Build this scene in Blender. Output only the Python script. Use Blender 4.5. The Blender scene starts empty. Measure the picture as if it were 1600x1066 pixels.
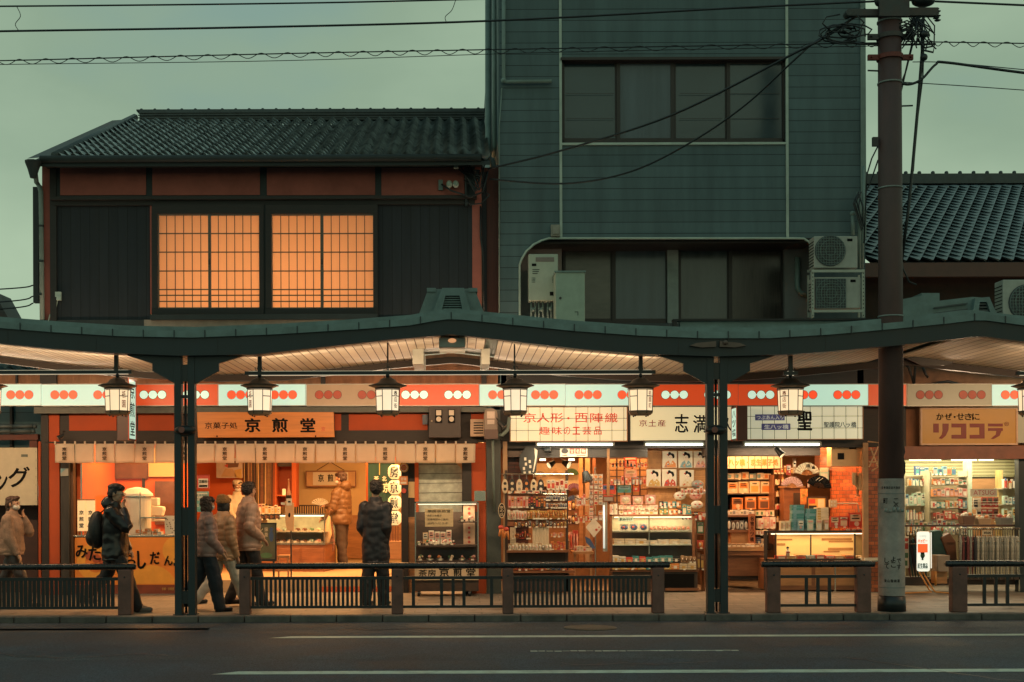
import bpy, bmesh, math, random
from mathutils import Vector, Matrix, noise
random.seed(7)
R = math.radians
SC = bpy.context.scene
COL = SC.collection

# ------------------------------------------------------------------ camera
F, CX, HY, EYE, ROLL = 2000.0, 717.0, 770.0, 1.6, 0.0035
cam_d = bpy.data.cameras.new("camera")
cam = bpy.data.objects.new("camera", cam_d); COL.objects.link(cam)
cam.location = (0, 0, EYE)
cam.rotation_euler = (Matrix.Rotation(R(90), 4, 'X') @ Matrix.Rotation(-ROLL, 4, 'Z')).to_euler()
cam_d.sensor_width = 36.0
cam_d.lens = 45.0
cam_d.shift_x = (800 - CX) / 1600.0
cam_d.shift_y = (HY - 533) / 1600.0
cam_d.clip_end = 2000
SC.camera = cam

# ------------------------------------------------------------------ world, dusk under cloud
SKY_STRENGTH = 0.10
w = bpy.data.worlds.new("World"); SC.world = w; w.use_nodes = True
nt = w.node_tree; nt.nodes.clear()
wo = nt.nodes.new('ShaderNodeOutputWorld'); bg = nt.nodes.new('ShaderNodeBackground')
sky = nt.nodes.new('ShaderNodeTexSky'); sky.sky_type = 'NISHITA'; sky.sun_disc = False
sky.sun_elevation = R(4.0); sky.sun_rotation = R(150); sky.dust_density = 2.0
mixc = nt.nodes.new('ShaderNodeMix'); mixc.data_type = 'RGBA'; mixc.inputs[0].default_value = 0.9
tc = nt.nodes.new('ShaderNodeTexCoord'); sep = nt.nodes.new('ShaderNodeSeparateXYZ')
nz = nt.nodes.new('ShaderNodeTexNoise'); nz.inputs['Scale'].default_value = 3.4; nz.inputs['Detail'].default_value = 5; nz.inputs['Roughness'].default_value = .45
mpn = nt.nodes.new('ShaderNodeMapping'); mpn.inputs['Scale'].default_value = (1, 1, 2.2)
addn = nt.nodes.new('ShaderNodeMath'); addn.operation = 'MULTIPLY_ADD'; addn.inputs[1].default_value = 1.25; 
ramp = nt.nodes.new('ShaderNodeValToRGB')
ramp.color_ramp.elements[0].position = 0.0; ramp.color_ramp.elements[0].color = (4.75, 6.2, 4.3, 1)
ramp.color_ramp.elements[1].position = 0.48; ramp.color_ramp.elements[1].color = (2.85, 4.0, 2.8, 1)
e3 = ramp.color_ramp.elements.new(.85); e3.color = (1.9, 3.3, 3.3, 1)
nt.links.new(tc.outputs['Generated'], sep.inputs[0]); nt.links.new(tc.outputs['Generated'], mpn.inputs[0]); nt.links.new(mpn.outputs[0], nz.inputs['Vector'])
nt.links.new(nz.outputs['Fac'], addn.inputs[0]); nt.links.new(sep.outputs['Z'], addn.inputs[2])
sub = nt.nodes.new('ShaderNodeMath'); sub.operation = 'SUBTRACT'; sub.inputs[1].default_value = 0.56
nt.links.new(addn.outputs[0], sub.inputs[0]); nt.links.new(sub.outputs[0], ramp.inputs[0])
nt.links.new(sky.outputs[0], mixc.inputs[6]); nt.links.new(ramp.outputs[0], mixc.inputs[7])
nt.links.new(mixc.outputs[2], bg.inputs[0]); bg.inputs[1].default_value = SKY_STRENGTH
nt.links.new(bg.outputs[0], wo.inputs[0])
sun_d = bpy.data.lights.new("sun", 'SUN'); sun_d.energy = 0.06; sun_d.angle = R(40); sun_d.color = (.8, 1, .95)
sun = bpy.data.objects.new("sun", sun_d); COL.objects.link(sun); sun.rotation_euler = (R(50), 0, R(-30))
SC.view_settings.view_transform = 'Standard'; SC.view_settings.look = 'None'; SC.view_settings.gamma = 1.0
SC.view_settings.exposure = 0.04
SC.render.engine = 'CYCLES'
SC.cycles.max_bounces = 6; SC.cycles.diffuse_bounces = 3; SC.cycles.transparent_max_bounces = 12
SC.cycles.sample_clamp_indirect = 3.0; SC.cycles.sample_clamp_direct = 20.0
SC.cycles.caustics_reflective = False; SC.cycles.caustics_refractive = False

def lamp(kind, loc, power, col, size=1.0, size_y=None, rot=(0, 0, 0), name="shop_light"):
    d = bpy.data.lights.new(name, kind); d.energy = power; d.color = col
    if kind == 'AREA':
        d.shape = 'RECTANGLE'; d.size = size; d.size_y = size_y or size
    else:
        d.shadow_soft_size = size
    o = bpy.data.objects.new(name, d); COL.objects.link(o); o.location = loc; o.rotation_euler = rot
    return o
WARM = (1.0, .50, .17); WARM2 = (1.0, .46, .165); NEUT = (1.0, .78, .50); COOL = (.80, 1.0, .80)
# ceiling fittings inside the shops (under each ceiling, facing down)
for loc, p, c, sx, sy in [
    ((-4.8, 21.4, 2.70), 95, WARM, 2.2, 1.2), ((-2.6, 22.0, 2.70), 100, WARM, 1.8, 1.8), ((-1.2, 22.6, 2.70), 110, WARM, 1.6, 2.2),
    ((-.1, 21.3, 2.62), 40, NEUT, .9, 1.0),
    ((1.7, 21.2, 2.42), 70, WARM2, 1.6, .9), ((3.2, 21.2, 2.42), 56, WARM2, 1.4, .9),
    ((4.7, 21.4, 2.42), 62, WARM2, 1.3, 1.0), ((5.9, 20.75, 2.42), 40, WARM2, .8, .6),
    ((8.3, 21.6, 2.25), 82, (1, .88, .58), 2.4, 1.4), ((6.2, 20.55, 2.36), 34, WARM, .8, .25)]:  # last one is fill added in front of the tiled wall
    lamp('AREA', loc, p * 1.22, c, sx, sy)

# ------------------------------------------------------------------ pixel <-> place
def P(px, py, Y):
    dx, up = px - CX, HY - py
    a, b = dx + up * ROLL, up - dx * ROLL
    return a / F * Y, EYE + b / F * Y
def RC(x0, y0, x1, y1, Y):
    cx, cy = (x0 + x1) / 2, (y0 + y1) / 2
    X0, _ = P(x0, cy, Y); X1, _ = P(x1, cy, Y); _, Z0 = P(cx, y1, Y); _, Z1 = P(cx, y0, Y)
    return X0, X1, Z0, Z1
def V3(px, py, Y):
    x, z = P(px, py, Y); return Vector((x, Y, z))

# ------------------------------------------------------------------ materials
MATS = {}
def mat(name, rgb, rough=.65, metal=0.0, var=.18, scale=6.0, bump=0.0, bscale=60.0, emit=0.0, ecol=None, spec=.5, stretch=(1, 1, 1), dirt=0.0, dirtcol=(.05, .035, .025)):
    if name in MATS: return MATS[name]
    m = bpy.data.materials.new(name); m.use_nodes = True; n = m.node_tree.nodes; l = m.node_tree.links
    b = n['Principled BSDF']; b.inputs['Roughness'].default_value = rough; b.inputs['Metallic'].default_value = metal
    b.inputs['Specular IOR Level'].default_value = spec
    t = n.new('ShaderNodeTexCoord'); mp = n.new('ShaderNodeMapping'); mp.inputs['Scale'].default_value = stretch
    l.new(t.outputs['Object'], mp.inputs[0])
    if var > 0 or dirt > 0:
        no = n.new('ShaderNodeTexNoise'); no.inputs['Scale'].default_value = scale; no.inputs['Detail'].default_value = 6; no.inputs['Roughness'].default_value = .62
        l.new(mp.outputs[0], no.inputs['Vector'])
        cr = n.new('ShaderNodeValToRGB'); cr.color_ramp.elements[0].position = .3; cr.color_ramp.elements[1].position = .72
        cr.color_ramp.elements[0].color = (*[c * (1 - var) for c in rgb], 1); cr.color_ramp.elements[1].color = (*[min(1, c * (1 + var)) for c in rgb], 1)
        l.new(no.outputs['Fac'], cr.inputs[0]); out = cr.outputs[0]
        if dirt > 0:
            n2 = n.new('ShaderNodeTexNoise'); n2.inputs['Scale'].default_value = scale * .35; n2.inputs['Detail'].default_value = 9; n2.inputs['Roughness'].default_value = .7
            l.new(mp.outputs[0], n2.inputs['Vector'])
            mr = n.new('ShaderNodeMapRange'); mr.inputs[1].default_value = .48; mr.inputs[2].default_value = .75; mr.inputs[4].default_value = dirt
            l.new(n2.outputs['Fac'], mr.inputs[0])
            mx = n.new('ShaderNodeMix'); mx.data_type = 'RGBA'; mx.inputs[7].default_value = (*dirtcol, 1)
            l.new(mr.outputs[0], mx.inputs[0]); l.new(out, mx.inputs[6]); out = mx.outputs[2]
        l.new(out, b.inputs['Base Color'])
        mr2 = n.new('ShaderNodeMapRange'); mr2.inputs[3].default_value = max(.05, rough - .12); mr2.inputs[4].default_value = min(1, rough + .15)
        l.new(no.outputs['Fac'], mr2.inputs[0]); l.new(mr2.outputs[0], b.inputs['Roughness'])
    else:
        b.inputs['Base Color'].default_value = (*rgb, 1)
    if bump > 0:
        nb = n.new('ShaderNodeTexNoise'); nb.inputs['Scale'].default_value = bscale; nb.inputs['Detail'].default_value = 4
        l.new(mp.outputs[0], nb.inputs['Vector'])
        bu = n.new('ShaderNodeBump'); bu.inputs['Strength'].default_value = bump; bu.inputs['Distance'].default_value = .01
        l.new(nb.outputs['Fac'], bu.inputs['Height']); l.new(bu.outputs[0], b.inputs['Normal'])
    if emit > 0:
        b.inputs['Emission Color'].default_value = (*(ecol or rgb), 1); b.inputs['Emission Strength'].default_value = emit
    MATS[name] = m; return m
def lines_mat(name, rgb, line_rgb, axis, period, width, rough=.6, var=.15, scale=3.0, bump=.4, dirt=0.0, stretch=(1, 1, 1), dirtcol=(.05, .035, .025)):
    """painted boards / siding: a groove every `period` metres along `axis`"""
    if name in MATS: return MATS[name]
    m = mat(name, rgb, rough, var=var, scale=scale, dirt=dirt, stretch=stretch, dirtcol=dirtcol); n = m.node_tree.nodes; l = m.node_tree.links
    b = n['Principled BSDF']; src = b.inputs['Base Color'].links[0].from_socket
    t = n.new('ShaderNodeTexCoord'); s = n.new('ShaderNodeSeparateXYZ'); l.new(t.outputs['Object'], s.inputs[0])
    d = n.new('ShaderNodeMath'); d.operation = 'DIVIDE'; d.inputs[1].default_value = period; l.new(s.outputs[axis], d.inputs[0])
    f = n.new('ShaderNodeMath'); f.operation = 'FRACT'; l.new(d.outputs[0], f.inputs[0])
    c = n.new('ShaderNodeMath'); c.operation = 'LESS_THAN'; c.inputs[1].default_value = width / period; l.new(f.outputs[0], c.inputs[0])
    fl = n.new('ShaderNodeMath'); fl.operation = 'FLOOR'; l.new(d.outputs[0], fl.inputs[0])
    wn = n.new('ShaderNodeTexWhiteNoise'); wn.noise_dimensions = '1D'; l.new(fl.outputs[0], wn.inputs['W'])
    mr = n.new('ShaderNodeMapRange'); mr.inputs[3].default_value = .88; mr.inputs[4].default_value = 1.1; l.new(wn.outputs['Value'], mr.inputs[0])
    hs = n.new('ShaderNodeHueSaturation'); l.new(src, hs.inputs['Color']); l.new(mr.outputs[0], hs.inputs['Value'])
    mx = n.new('ShaderNodeMix'); mx.data_type = 'RGBA'; mx.inputs[7].default_value = (*line_rgb, 1)
    l.new(c.outputs[0], mx.inputs[0]); l.new(hs.outputs[0], mx.inputs[6]); l.new(mx.outputs[2], b.inputs['Base Color'])
    inv = n.new('ShaderNodeMath'); inv.operation = 'SUBTRACT'; inv.inputs[0].default_value = 1; l.new(c.outputs[0], inv.inputs[1])
    bu = n.new('ShaderNodeBump'); bu.inputs['Strength'].default_value = bump; bu.inputs['Distance'].default_value = .01
    l.new(inv.outputs[0], bu.inputs['Height']); l.new(bu.outputs[0], b.inputs['Normal'])
    return m
def brick_mat(name, c1, c2, mortar, w, h, msize=.006, rough=.5, plane='xz', offset=.5, var=.3):
    if name in MATS: return MATS[name]
    m = bpy.data.materials.new(name); m.use_nodes = True; n = m.node_tree.nodes; l = m.node_tree.links; b = n['Principled BSDF']
    t = n.new('ShaderNodeTexCoord'); s = n.new('ShaderNodeSeparateXYZ'); c = n.new('ShaderNodeCombineXYZ'); l.new(t.outputs['Object'], s.inputs[0])
    l.new(s.outputs['X'], c.inputs[0]); l.new(s.outputs['Z' if plane == 'xz' else 'Y'], c.inputs[1])
    br = n.new('ShaderNodeTexBrick'); br.inputs['Color1'].default_value = (*c1, 1); br.inputs['Color2'].default_value = (*c2, 1); br.inputs['Mortar'].default_value = (*mortar, 1)
    br.inputs['Scale'].default_value = 1; br.inputs['Brick Width'].default_value = w; br.inputs['Row Height'].default_value = h
    br.inputs['Mortar Size'].default_value = msize; br.offset = offset
    no = n.new('ShaderNodeTexNoise'); no.inputs['Scale'].default_value = 4; no.inputs['Detail'].default_value = 8
    mr = n.new('ShaderNodeMapRange'); mr.inputs[1].default_value = .3; mr.inputs[2].default_value = .7; mr.inputs[3].default_value = 1 - var; mr.inputs[4].default_value = 1 + var
    hs = n.new('ShaderNodeHueSaturation')
    l.new(c.outputs[0], br.inputs['Vector']); l.new(t.outputs['Object'], no.inputs['Vector']); l.new(no.outputs['Fac'], mr.inputs[0]); l.new(mr.outputs[0], hs.inputs['Value'])
    l.new(br.outputs['Color'], hs.inputs['Color']); l.new(hs.outputs[0], b.inputs['Base Color']); b.inputs['Roughness'].default_value = rough
    bu = n.new('ShaderNodeBump'); bu.inputs['Strength'].default_value = .5; bu.inputs['Distance'].default_value = .006; bu.invert = True
    l.new(br.outputs['Fac'], bu.inputs['Height']); l.new(bu.outputs[0], b.inputs['Normal'])
    MATS[name] = m; return m
def glass_mat(name, tint=(1, 1, 1), refl=.12, rough=.02):
    if name in MATS: return MATS[name]
    m = bpy.data.materials.new(name); m.use_nodes = True; n = m.node_tree.nodes; l = m.node_tree.links; n.remove(n['Principled BSDF'])
    o = n['Material Output']; tr = n.new('ShaderNodeBsdfTransparent'); tr.inputs[0].default_value = (*tint, 1)
    g = n.new('ShaderNodeBsdfGlossy'); g.inputs['Roughness'].default_value = rough; g.inputs['Color'].default_value = (.9, 1, .96, 1)
    lw = n.new('ShaderNodeLayerWeight'); lw.inputs['Blend'].default_value = .35; mr = n.new('ShaderNodeMapRange'); mr.inputs[3].default_value = refl * .5; mr.inputs[4].default_value = min(1, refl * 4)
    mx = n.new('ShaderNodeMixShader'); l.new(lw.outputs['Facing'], mr.inputs[0]); l.new(mr.outputs[0], mx.inputs[0])
    l.new(tr.outputs[0], mx.inputs[1]); l.new(g.outputs[0], mx.inputs[2]); l.new(mx.outputs[0], o.inputs[0])
    MATS[name] = m; return m
def emis(name, rgb, s, var=.05, scale=2.0):
    """something that gives off light itself"""
    if name in MATS: return MATS[name]
    m = bpy.data.materials.new(name); m.use_nodes = True; n = m.node_tree.nodes; l = m.node_tree.links
    b = n['Principled BSDF']; b.inputs['Base Color'].default_value = (*[min(.8, c) for c in rgb], 1); b.inputs['Roughness'].default_value = .35
    b.inputs['Emission Color'].default_value = (*rgb, 1)
    t = n.new('ShaderNodeTexCoord'); no = n.new('ShaderNodeTexNoise'); no.inputs['Scale'].default_value = scale; no.inputs['Detail'].default_value = 3
    mr = n.new('ShaderNodeMapRange'); mr.inputs[1].default_value = .25; mr.inputs[2].default_value = .75; mr.inputs[3].default_value = s * (1 - var); mr.inputs[4].default_value = s * (1 + var)
    l.new(t.outputs['Object'], no.inputs['Vector']); l.new(no.outputs['Fac'], mr.inputs[0]); l.new(mr.outputs[0], b.inputs['Emission Strength'])
    MATS[name] = m; return m
def col(name, r, g, b, rough=.5, **k): return mat(name, (r, g, b), rough, **k)

# ------------------------------------------------------------------ mesh builder
_TXT = {}
def text_geo(s, bold=.0, res=2):
    bold = min(bold, .012)
    key = (s, bold, res)
    if key in _TXT: return _TXT[key]
    c = bpy.data.curves.new("t", 'FONT'); c.body = s; c.size = 1; c.extrude = .0; c.offset = bold; c.resolution_u = res
    o = bpy.data.objects.new("t", c)
    me = o.to_mesh()
    vs = [v.co.copy() for v in me.vertices]; fs = [tuple(p.vertices) for p in me.polygons]
    o.to_mesh_clear(); bpy.data.objects.remove(o); bpy.data.curves.remove(c)
    _TXT[key] = (vs, fs); return vs, fs

SPLIT = {'tie_plate', 'upright', 'crossbar', 'leg', 'clamp', 'insulator', 'crossarm', 'step_bolt', 'stud', 'steel_band', 'badge_plate', 'conduit', 'foot', 'caster', 'bracket', 'rivet', 'duct', 'drain_pipe', 'pipe_band', 'vent_cap', 'wall_corner', 'coping_joint', 'fascia_seam', 'cable_tangle', 'reflection_line'}
class MB:
    def __init__(s): s.v = []; s.f = []; s.mi = []; s.mats = []; s.cur = 0; s.pc = []
    def use(s, m):
        if m not in s.mats: s.mats.append(m)
        s.cur = s.mats.index(m); return s
    def add(s, vs, fs):
        b = len(s.v); s.pc.append((b, len(s.f))); s.v += [tuple(v) for v in vs]; s.f += [tuple(i + b for i in f) for f in fs]; s.mi += [s.cur] * len(fs); return s
    def box(s, x0, x1, y0, y1, z0, z1):
        if x0 > x1: x0, x1 = x1, x0
        if y0 > y1: y0, y1 = y1, y0
        if z0 > z1: z0, z1 = z1, z0
        return s.add([(x0, y0, z0), (x1, y0, z0), (x1, y1, z0), (x0, y1, z0), (x0, y0, z1), (x1, y0, z1), (x1, y1, z1), (x0, y1, z1)],
                     [(0, 3, 2, 1), (4, 5, 6, 7), (0, 1, 5, 4), (1, 2, 6, 5), (2, 3, 7, 6), (3, 0, 4, 7)])
    def pbox(s, x0, y0, x1, y1, Y, d=.05):
        """box whose front face covers a pixel rectangle at depth Y"""
        X0, X1, Z0, Z1 = RC(x0, y0, x1, y1, Y); return s.box(X0, X1, Y, Y + d, Z0, Z1)
    def cyl(s, p0, p1, r0, r1=None, n=10, cap=True):
        r1 = r0 if r1 is None else r1; p0 = Vector(p0); p1 = Vector(p1); d = (p1 - p0)
        if d.length < 1e-6: return s
        q = d.normalized(); a = q.orthogonal().normalized(); b = q.cross(a)
        vs = []
        for p, r in ((p0, r0), (p1, r1)):
            for i in range(n):
                t = 2 * math.pi * i / n; vs.append(p + a * (r * math.cos(t)) + b * (r * math.sin(t)))
        fs = [(i, (i + 1) % n, n + (i + 1) % n, n + i) for i in range(n)]
        if cap: fs += [tuple(range(n))[::-1], tuple(range(n, 2 * n))]
        return s.add(vs, fs)
    def tube(s, pts, r, n=8, radii=None, flat=1.0):
        pts = [Vector(p) for p in pts]; m = len(pts); vs = []; fs = []
        up = Vector((0, 0, 1)); t0 = (pts[1] - pts[0]).normalized()
        a = t0.cross(up); a = a.normalized() if a.length > .05 else Vector((1, 0, 0))
        for k, p in enumerate(pts):
            t = (pts[min(k + 1, m - 1)] - pts[max(k - 1, 0)]).normalized()
            a = (a - t * a.dot(t)).normalized(); b = t.cross(a); rr = radii[k] if radii else r
            for i in range(n):
                th = 2 * math.pi * i / n; vs.append(p + a * (rr * math.cos(th)) + b * (rr * flat * math.sin(th)))
        for k in range(m - 1):
            for i in range(n): fs.append((k * n + i, k * n + (i + 1) % n, (k + 1) * n + (i + 1) % n, (k + 1) * n + i))
        fs += [tuple(range(n))[::-1], tuple(range((m - 1) * n, m * n))]
        return s.add(vs, fs)
    def lathe(s, x, y, prof, n=16, a0=0.0):
        vs = []; fs = []
        for r, z in prof:
            for i in range(n):
                t = 2 * math.pi * i / n + a0; vs.append((x + r * math.cos(t), y + r * math.sin(t), z))
        for k in range(len(prof) - 1):
            for i in range(n): fs.append((k * n + i, k * n + (i + 1) % n, (k + 1) * n + (i + 1) % n, (k + 1) * n + i))
        fs += [tuple(range(n))[::-1], tuple(range((len(prof) - 1) * n, len(prof) * n))]
        return s.add(vs, fs)
    def ball(s, c, rx, ry=None, rz=None, n=12, m=8):
        ry = ry or rx; rz = rz or rx; vs = [(c[0], c[1], c[2] - rz)]; fs = []
        for j in range(1, m):
            ph = math.pi * j / m - math.pi / 2
            for i in range(n):
                t = 2 * math.pi * i / n; vs.append((c[0] + rx * math.cos(ph) * math.cos(t), c[1] + ry * math.cos(ph) * math.sin(t), c[2] + rz * math.sin(ph)))
        vs.append((c[0], c[1], c[2] + rz)); L = len(vs) - 1
        for i in range(n): fs.append((0, 1 + (i + 1) % n, 1 + i)); fs.append((L, L - n + i, L - n + (i + 1) % n))
        for j in range(m - 2):
            for i in range(n): fs.append((1 + j * n + i, 1 + j * n + (i + 1) % n, 1 + (j + 1) * n + (i + 1) % n, 1 + (j + 1) * n + i))
        return s.add(vs, fs)
    def poly(s, pts, y0, y1):
        """outline in the x-z plane given thickness from y0 to y1"""
        n = len(pts); vs = [(x, y0, z) for x, z in pts] + [(x, y1, z) for x, z in pts]
        return s.add(vs, [tuple(range(n)), tuple(range(n, 2 * n))[::-1]] + [(i, i + n, (i + 1) % n + n, (i + 1) % n) for i in range(n)])
    def ppoly(s, pts, Y, d=.03): return s.poly([P(x, y, Y) for x, y in pts], Y, Y + d)
    def disc(s, x, z, y, r, d=.004, n=20, rz=None):
        return s.poly([(x + r * math.cos(2 * math.pi * i / n), z + (rz or r) * math.sin(2 * math.pi * i / n)) for i in range(n)], y - d, y)
    def text(s, t, x0, x1, z0, z1, y, bold=.0, brush=0.0, keep=False, res=2, th=.003):
        vs, fs = text_geo(t, 0, res)
        if not vs: return s
        if bold > .004:
            k = bold * .8 * (z1 - z0) if len(t) == 1 else bold * .8 * (z1 - z0); w_ = s
            for j, (a, b) in enumerate(((-1, 0), (1, 0), (0, -.7), (0, .7), (-.7, .5), (.7, -.5))):
                s.text(t, x0 + k + a * k, x1 - k + a * k, z0 + k + b * k, z1 - k + b * k, y - .0004 * (j + 1), 0, brush, keep, res, th)
            return s
        ax, bx = min(v.x for v in vs), max(v.x for v in vs); ay, by = min(v.y for v in vs), max(v.y for v in vs)
        sx = (x1 - x0) / max(bx - ax, 1e-4); sz = (z1 - z0) / max(by - ay, 1e-4)
        if keep:
            sx = sz = min(sx, sz); x0 += ((x1 - x0) - (bx - ax) * sx) / 2; z0 += ((z1 - z0) - (by - ay) * sz) / 2
        o = []
        for v in vs:
            X, Z = x0 + (v.x - ax) * sx, z0 + (v.y - ay) * sz
            if brush:
                q = noise.noise_vector(Vector((X * 9 / max(.05, z1 - z0) * .12, Z * 9 / max(.05, z1 - z0) * .12, 1.3))); X += q.x * brush * (z1 - z0); Z += q.y * brush * (z1 - z0)
            o.append((X, y - th, Z))
        return s.add(o, fs)
    def ptext(s, t, x0, y0, x1, y1, Y, **k):
        X0, X1, Z0, Z1 = RC(x0, y0, x1, y1, Y); return s.text(t, X0, X1, Z0, Z1, Y, **k)
    def vtext(s, t, x0, y0, x1, y1, Y, gap=.15, **k):
        n = len(t); h = (y1 - y0) / n
        for i, ch in enumerate(t): s.ptext(ch, x0, y0 + i * h + h * gap / 2, x1, y0 + (i + 1) * h - h * gap / 2, Y, **k)
        return s
    def build(s, name, m=None, parent=None, smooth=False, bevel=0.0, origin=None):
        if name in SPLIT and parent is not None and len(s.pc) > 1 and not (s.mats and len(s.mats) > 1):
            out = None
            for (va, fa), (vb, fb) in zip(s.pc, s.pc[1:] + [(len(s.v), len(s.f))]):
                t = MB(); t.v = s.v[va:vb]; t.f = [tuple(i - va for i in f) for f in s.f[fa:fb]]; t.mi = [0] * len(t.f); t.mats = list(s.mats); t.pc = [(0, 0)]
                out = t.build(name, m, parent, smooth, bevel) if t.v else out
            return out
        me = bpy.data.meshes.new(name)
        if parent is not None: o0 = Vector(parent['_o'])
        elif origin is not None: o0 = Vector(origin)
        else:
            xs = [v[0] for v in s.v]; ys = [v[1] for v in s.v]; zs = [v[2] for v in s.v]
            o0 = Vector(((min(xs) + max(xs)) / 2, (min(ys) + max(ys)) / 2, min(zs)))
        me.from_pydata([(v[0] - o0.x, v[1] - o0.y, v[2] - o0.z) for v in s.v], [], s.f)
        for mm in (s.mats or [m]): me.materials.append(mm)
        if s.mats: me.polygons.foreach_set('material_index', s.mi)
        if smooth: me.polygons.foreach_set('use_smooth', [True] * len(me.polygons))
        me.update()
        ob = bpy.data.objects.new(name, me); COL.objects.link(ob); ob['_o'] = tuple(o0)
        if parent is not None: ob.parent = parent
        else: ob.location = o0
        if bevel:
            b = ob.modifiers.new('bevel', 'BEVEL'); b.width = bevel; b.segments = 2; b.limit_method = 'ANGLE'; b.angle_limit = R(40)
        return ob
def tag(o, label, cat, group=None, kind=None):
    if label: o['label'] = label
    if cat: o['category'] = cat
    if group: o['group'] = group
    if kind: o['kind'] = kind
    return o
def thing(name, label, cat, loc=(0, 0, 0), rotz=0.0, group=None):
    o = bpy.data.objects.new(name, None); COL.objects.link(o); o.location = loc; o.rotation_euler = (0, 0, rotz); o.empty_display_size = .2
    o['_o'] = tuple(loc); return tag(o, label, cat, group)
def local(name, label, cat, loc, rotz=0.0, group=None):
    """a thing whose parts are modelled round its own origin, then placed"""
    o = thing(name, label, cat, loc, rotz, group); o['_o'] = (0, 0, 0); return o
def setting(o): o['kind'] = 'structure'; return o
def copy_tree(o, loc=None, rotz=None, label=None, dloc=None):
    r = o.copy(); COL.objects.link(r)
    if loc is not None: r.location = loc
    if dloc is not None: r.location = o.location + Vector(dloc)
    if rotz is not None: r.rotation_euler = (0, 0, rotz)
    if label: r['label'] = label
    def rec(a, b):
        for ch in [c for c in bpy.data.objects if c.parent == a]:
            c = ch.copy(); COL.objects.link(c); c.parent = b; rec(ch, c)
    rec(o, r); return r
# ================================================================== palette of the street
M_asphalt = mat('asphalt', (.027, .039, .052), .66, var=.45, scale=1.1, bump=1.0, bscale=95, dirt=.35, dirtcol=(.05, .05, .045))
def speckle(m):
    n = m.node_tree.nodes; l = m.node_tree.links; b = n['Principled BSDF']; src = b.inputs['Base Color'].links[0].from_socket
    t = n.new('ShaderNodeTexCoord'); v = n.new('ShaderNodeTexNoise'); v.inputs['Scale'].default_value = 70; v.inputs['Detail'].default_value = 2; l.new(t.outputs['Object'], v.inputs['Vector'])
    mr = n.new('ShaderNodeMapRange'); mr.inputs[1].default_value = .35; mr.inputs[2].default_value = .8; mr.inputs[3].default_value = .45; mr.inputs[4].default_value = 2.9
    hs = n.new('ShaderNodeHueSaturation'); l.new(v.outputs['Fac'], mr.inputs[0]); l.new(mr.outputs[0], hs.inputs['Value']); l.new(src, hs.inputs['Color']); l.new(hs.outputs[0], b.inputs['Base Color'])
speckle(M_asphalt)
M_line = mat('road_paint', (.58, .62, .50), .6, var=.12, scale=14, dirt=.75, dirtcol=(.10, .11, .10))
M_kerb = mat('kerb_concrete', (.11, .095, .082), .8, var=.4, scale=5, bump=.6, bscale=60, dirt=.5, dirtcol=(.02, .02, .018))
M_pave = brick_mat('pavement_tiles', (.22, .18, .14), (.175, .145, .115), (.10, .085, .07), .6, .3, .008, .6, 'xy', .5, .25)
M_teal = mat('teal_painted_steel', (.014, .024, .028), .45, var=.25, scale=3, dirt=.3, dirtcol=(.012, .018, .018))
M_coping = mat('grey_green_sheet_metal', (.15, .22, .215), .5, var=.25, scale=4, dirt=.55, dirtcol=(.06, .09, .085))
M_black = mat('black_painted_steel', (.012, .016, .018), .4, var=.3, scale=8)
M_rail = mat('dark_rail_steel', (.015, .016, .017), .25, var=.3, scale=9)
M_post = mat('brown_post_steel', (.15, .065, .05), .55, var=.3, scale=6, bump=.2, dirt=.3)
M_board = lines_mat('canopy_soffit_boards', (.60, .55, .44), (.05, .025, .015), 'X', .118, .012, .55, .12, 1.5, .5, dirt=.25)
M_timber = mat('dark_stained_timber', (.020, .016, .014), .6, var=.4, scale=5, stretch=(1, 1, 6), bump=.3, bscale=30)
M_timb2 = mat('black_green_timber', (.018, .026, .027), .6, var=.3, scale=5)
M_boardd = lines_mat('black_vertical_boarding', (.017, .021, .027), (.004, .005, .006), 'X', .15, .008, .75, .35, 3, .5, dirt=.4, stretch=(3, 3, .3), dirtcol=(.03, .032, .035))
M_redpl = mat('oxide_red_plaster', (.42, .12, .09), .85, var=.16, scale=2.5, bump=.2, bscale=90, dirt=.4, dirtcol=(.07, .02, .016))
M_orpl = mat('orange_red_plaster', (.42, .072, .02), .8, var=.12, scale=2.5, bump=.15, bscale=90)
M_rough = mat('stained_brown_render', (.27, .12, .06), .85, var=.4, scale=3.5, stretch=(1.5, 1.5, .5), dirt=.6, dirtcol=(.07, .035, .02), bump=.3, bscale=40)
M_tile = mat('glazed_grey_roof_tile', (.29, .33, .335), .3, var=.55, scale=4.5, spec=.6)
M_ridge = mat('grey_ridge_tile', (.05, .065, .066), .5, var=.35, scale=6)
M_rust = mat('rusty_flashing', (.045, .05, .048), .55, var=.4, scale=3, dirt=.8, dirtcol=(.09, .03, .018))
M_siding = lines_mat('blue_grey_lap_siding', (.094, .142, .150), (.022, .034, .038), 'Z', .178, .010, .7, .20, 1.6, .5, dirt=.6, stretch=(2.2, 2.2, .3), dirtcol=(.045, .06, .062))
M_white = mat('chalky_white_trim', (.45, .52, .45), .6, var=.15, scale=4, dirt=.4, dirtcol=(.15, .17, .14))
M_pipe = mat('grey_plastic_pipe', (.17, .23, .21), .45, var=.2, scale=4)
M_pinkw = mat('grey_pink_render', (.20, .19, .18), .8, var=.2, scale=2, bump=.2)
M_frameb = mat('brown_window_frame', (.035, .026, .023), .5, var=.2)
M_glassd = mat('dark_window_glass', (.028, .052, .062), .07, var=.2, scale=.8, spec=.9)
M_glassd2 = mat('curtained_window_glass', (.075, .088, .090), .16, var=.3, scale=1.5, spec=.6, stretch=(4, 1, .6))
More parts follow.
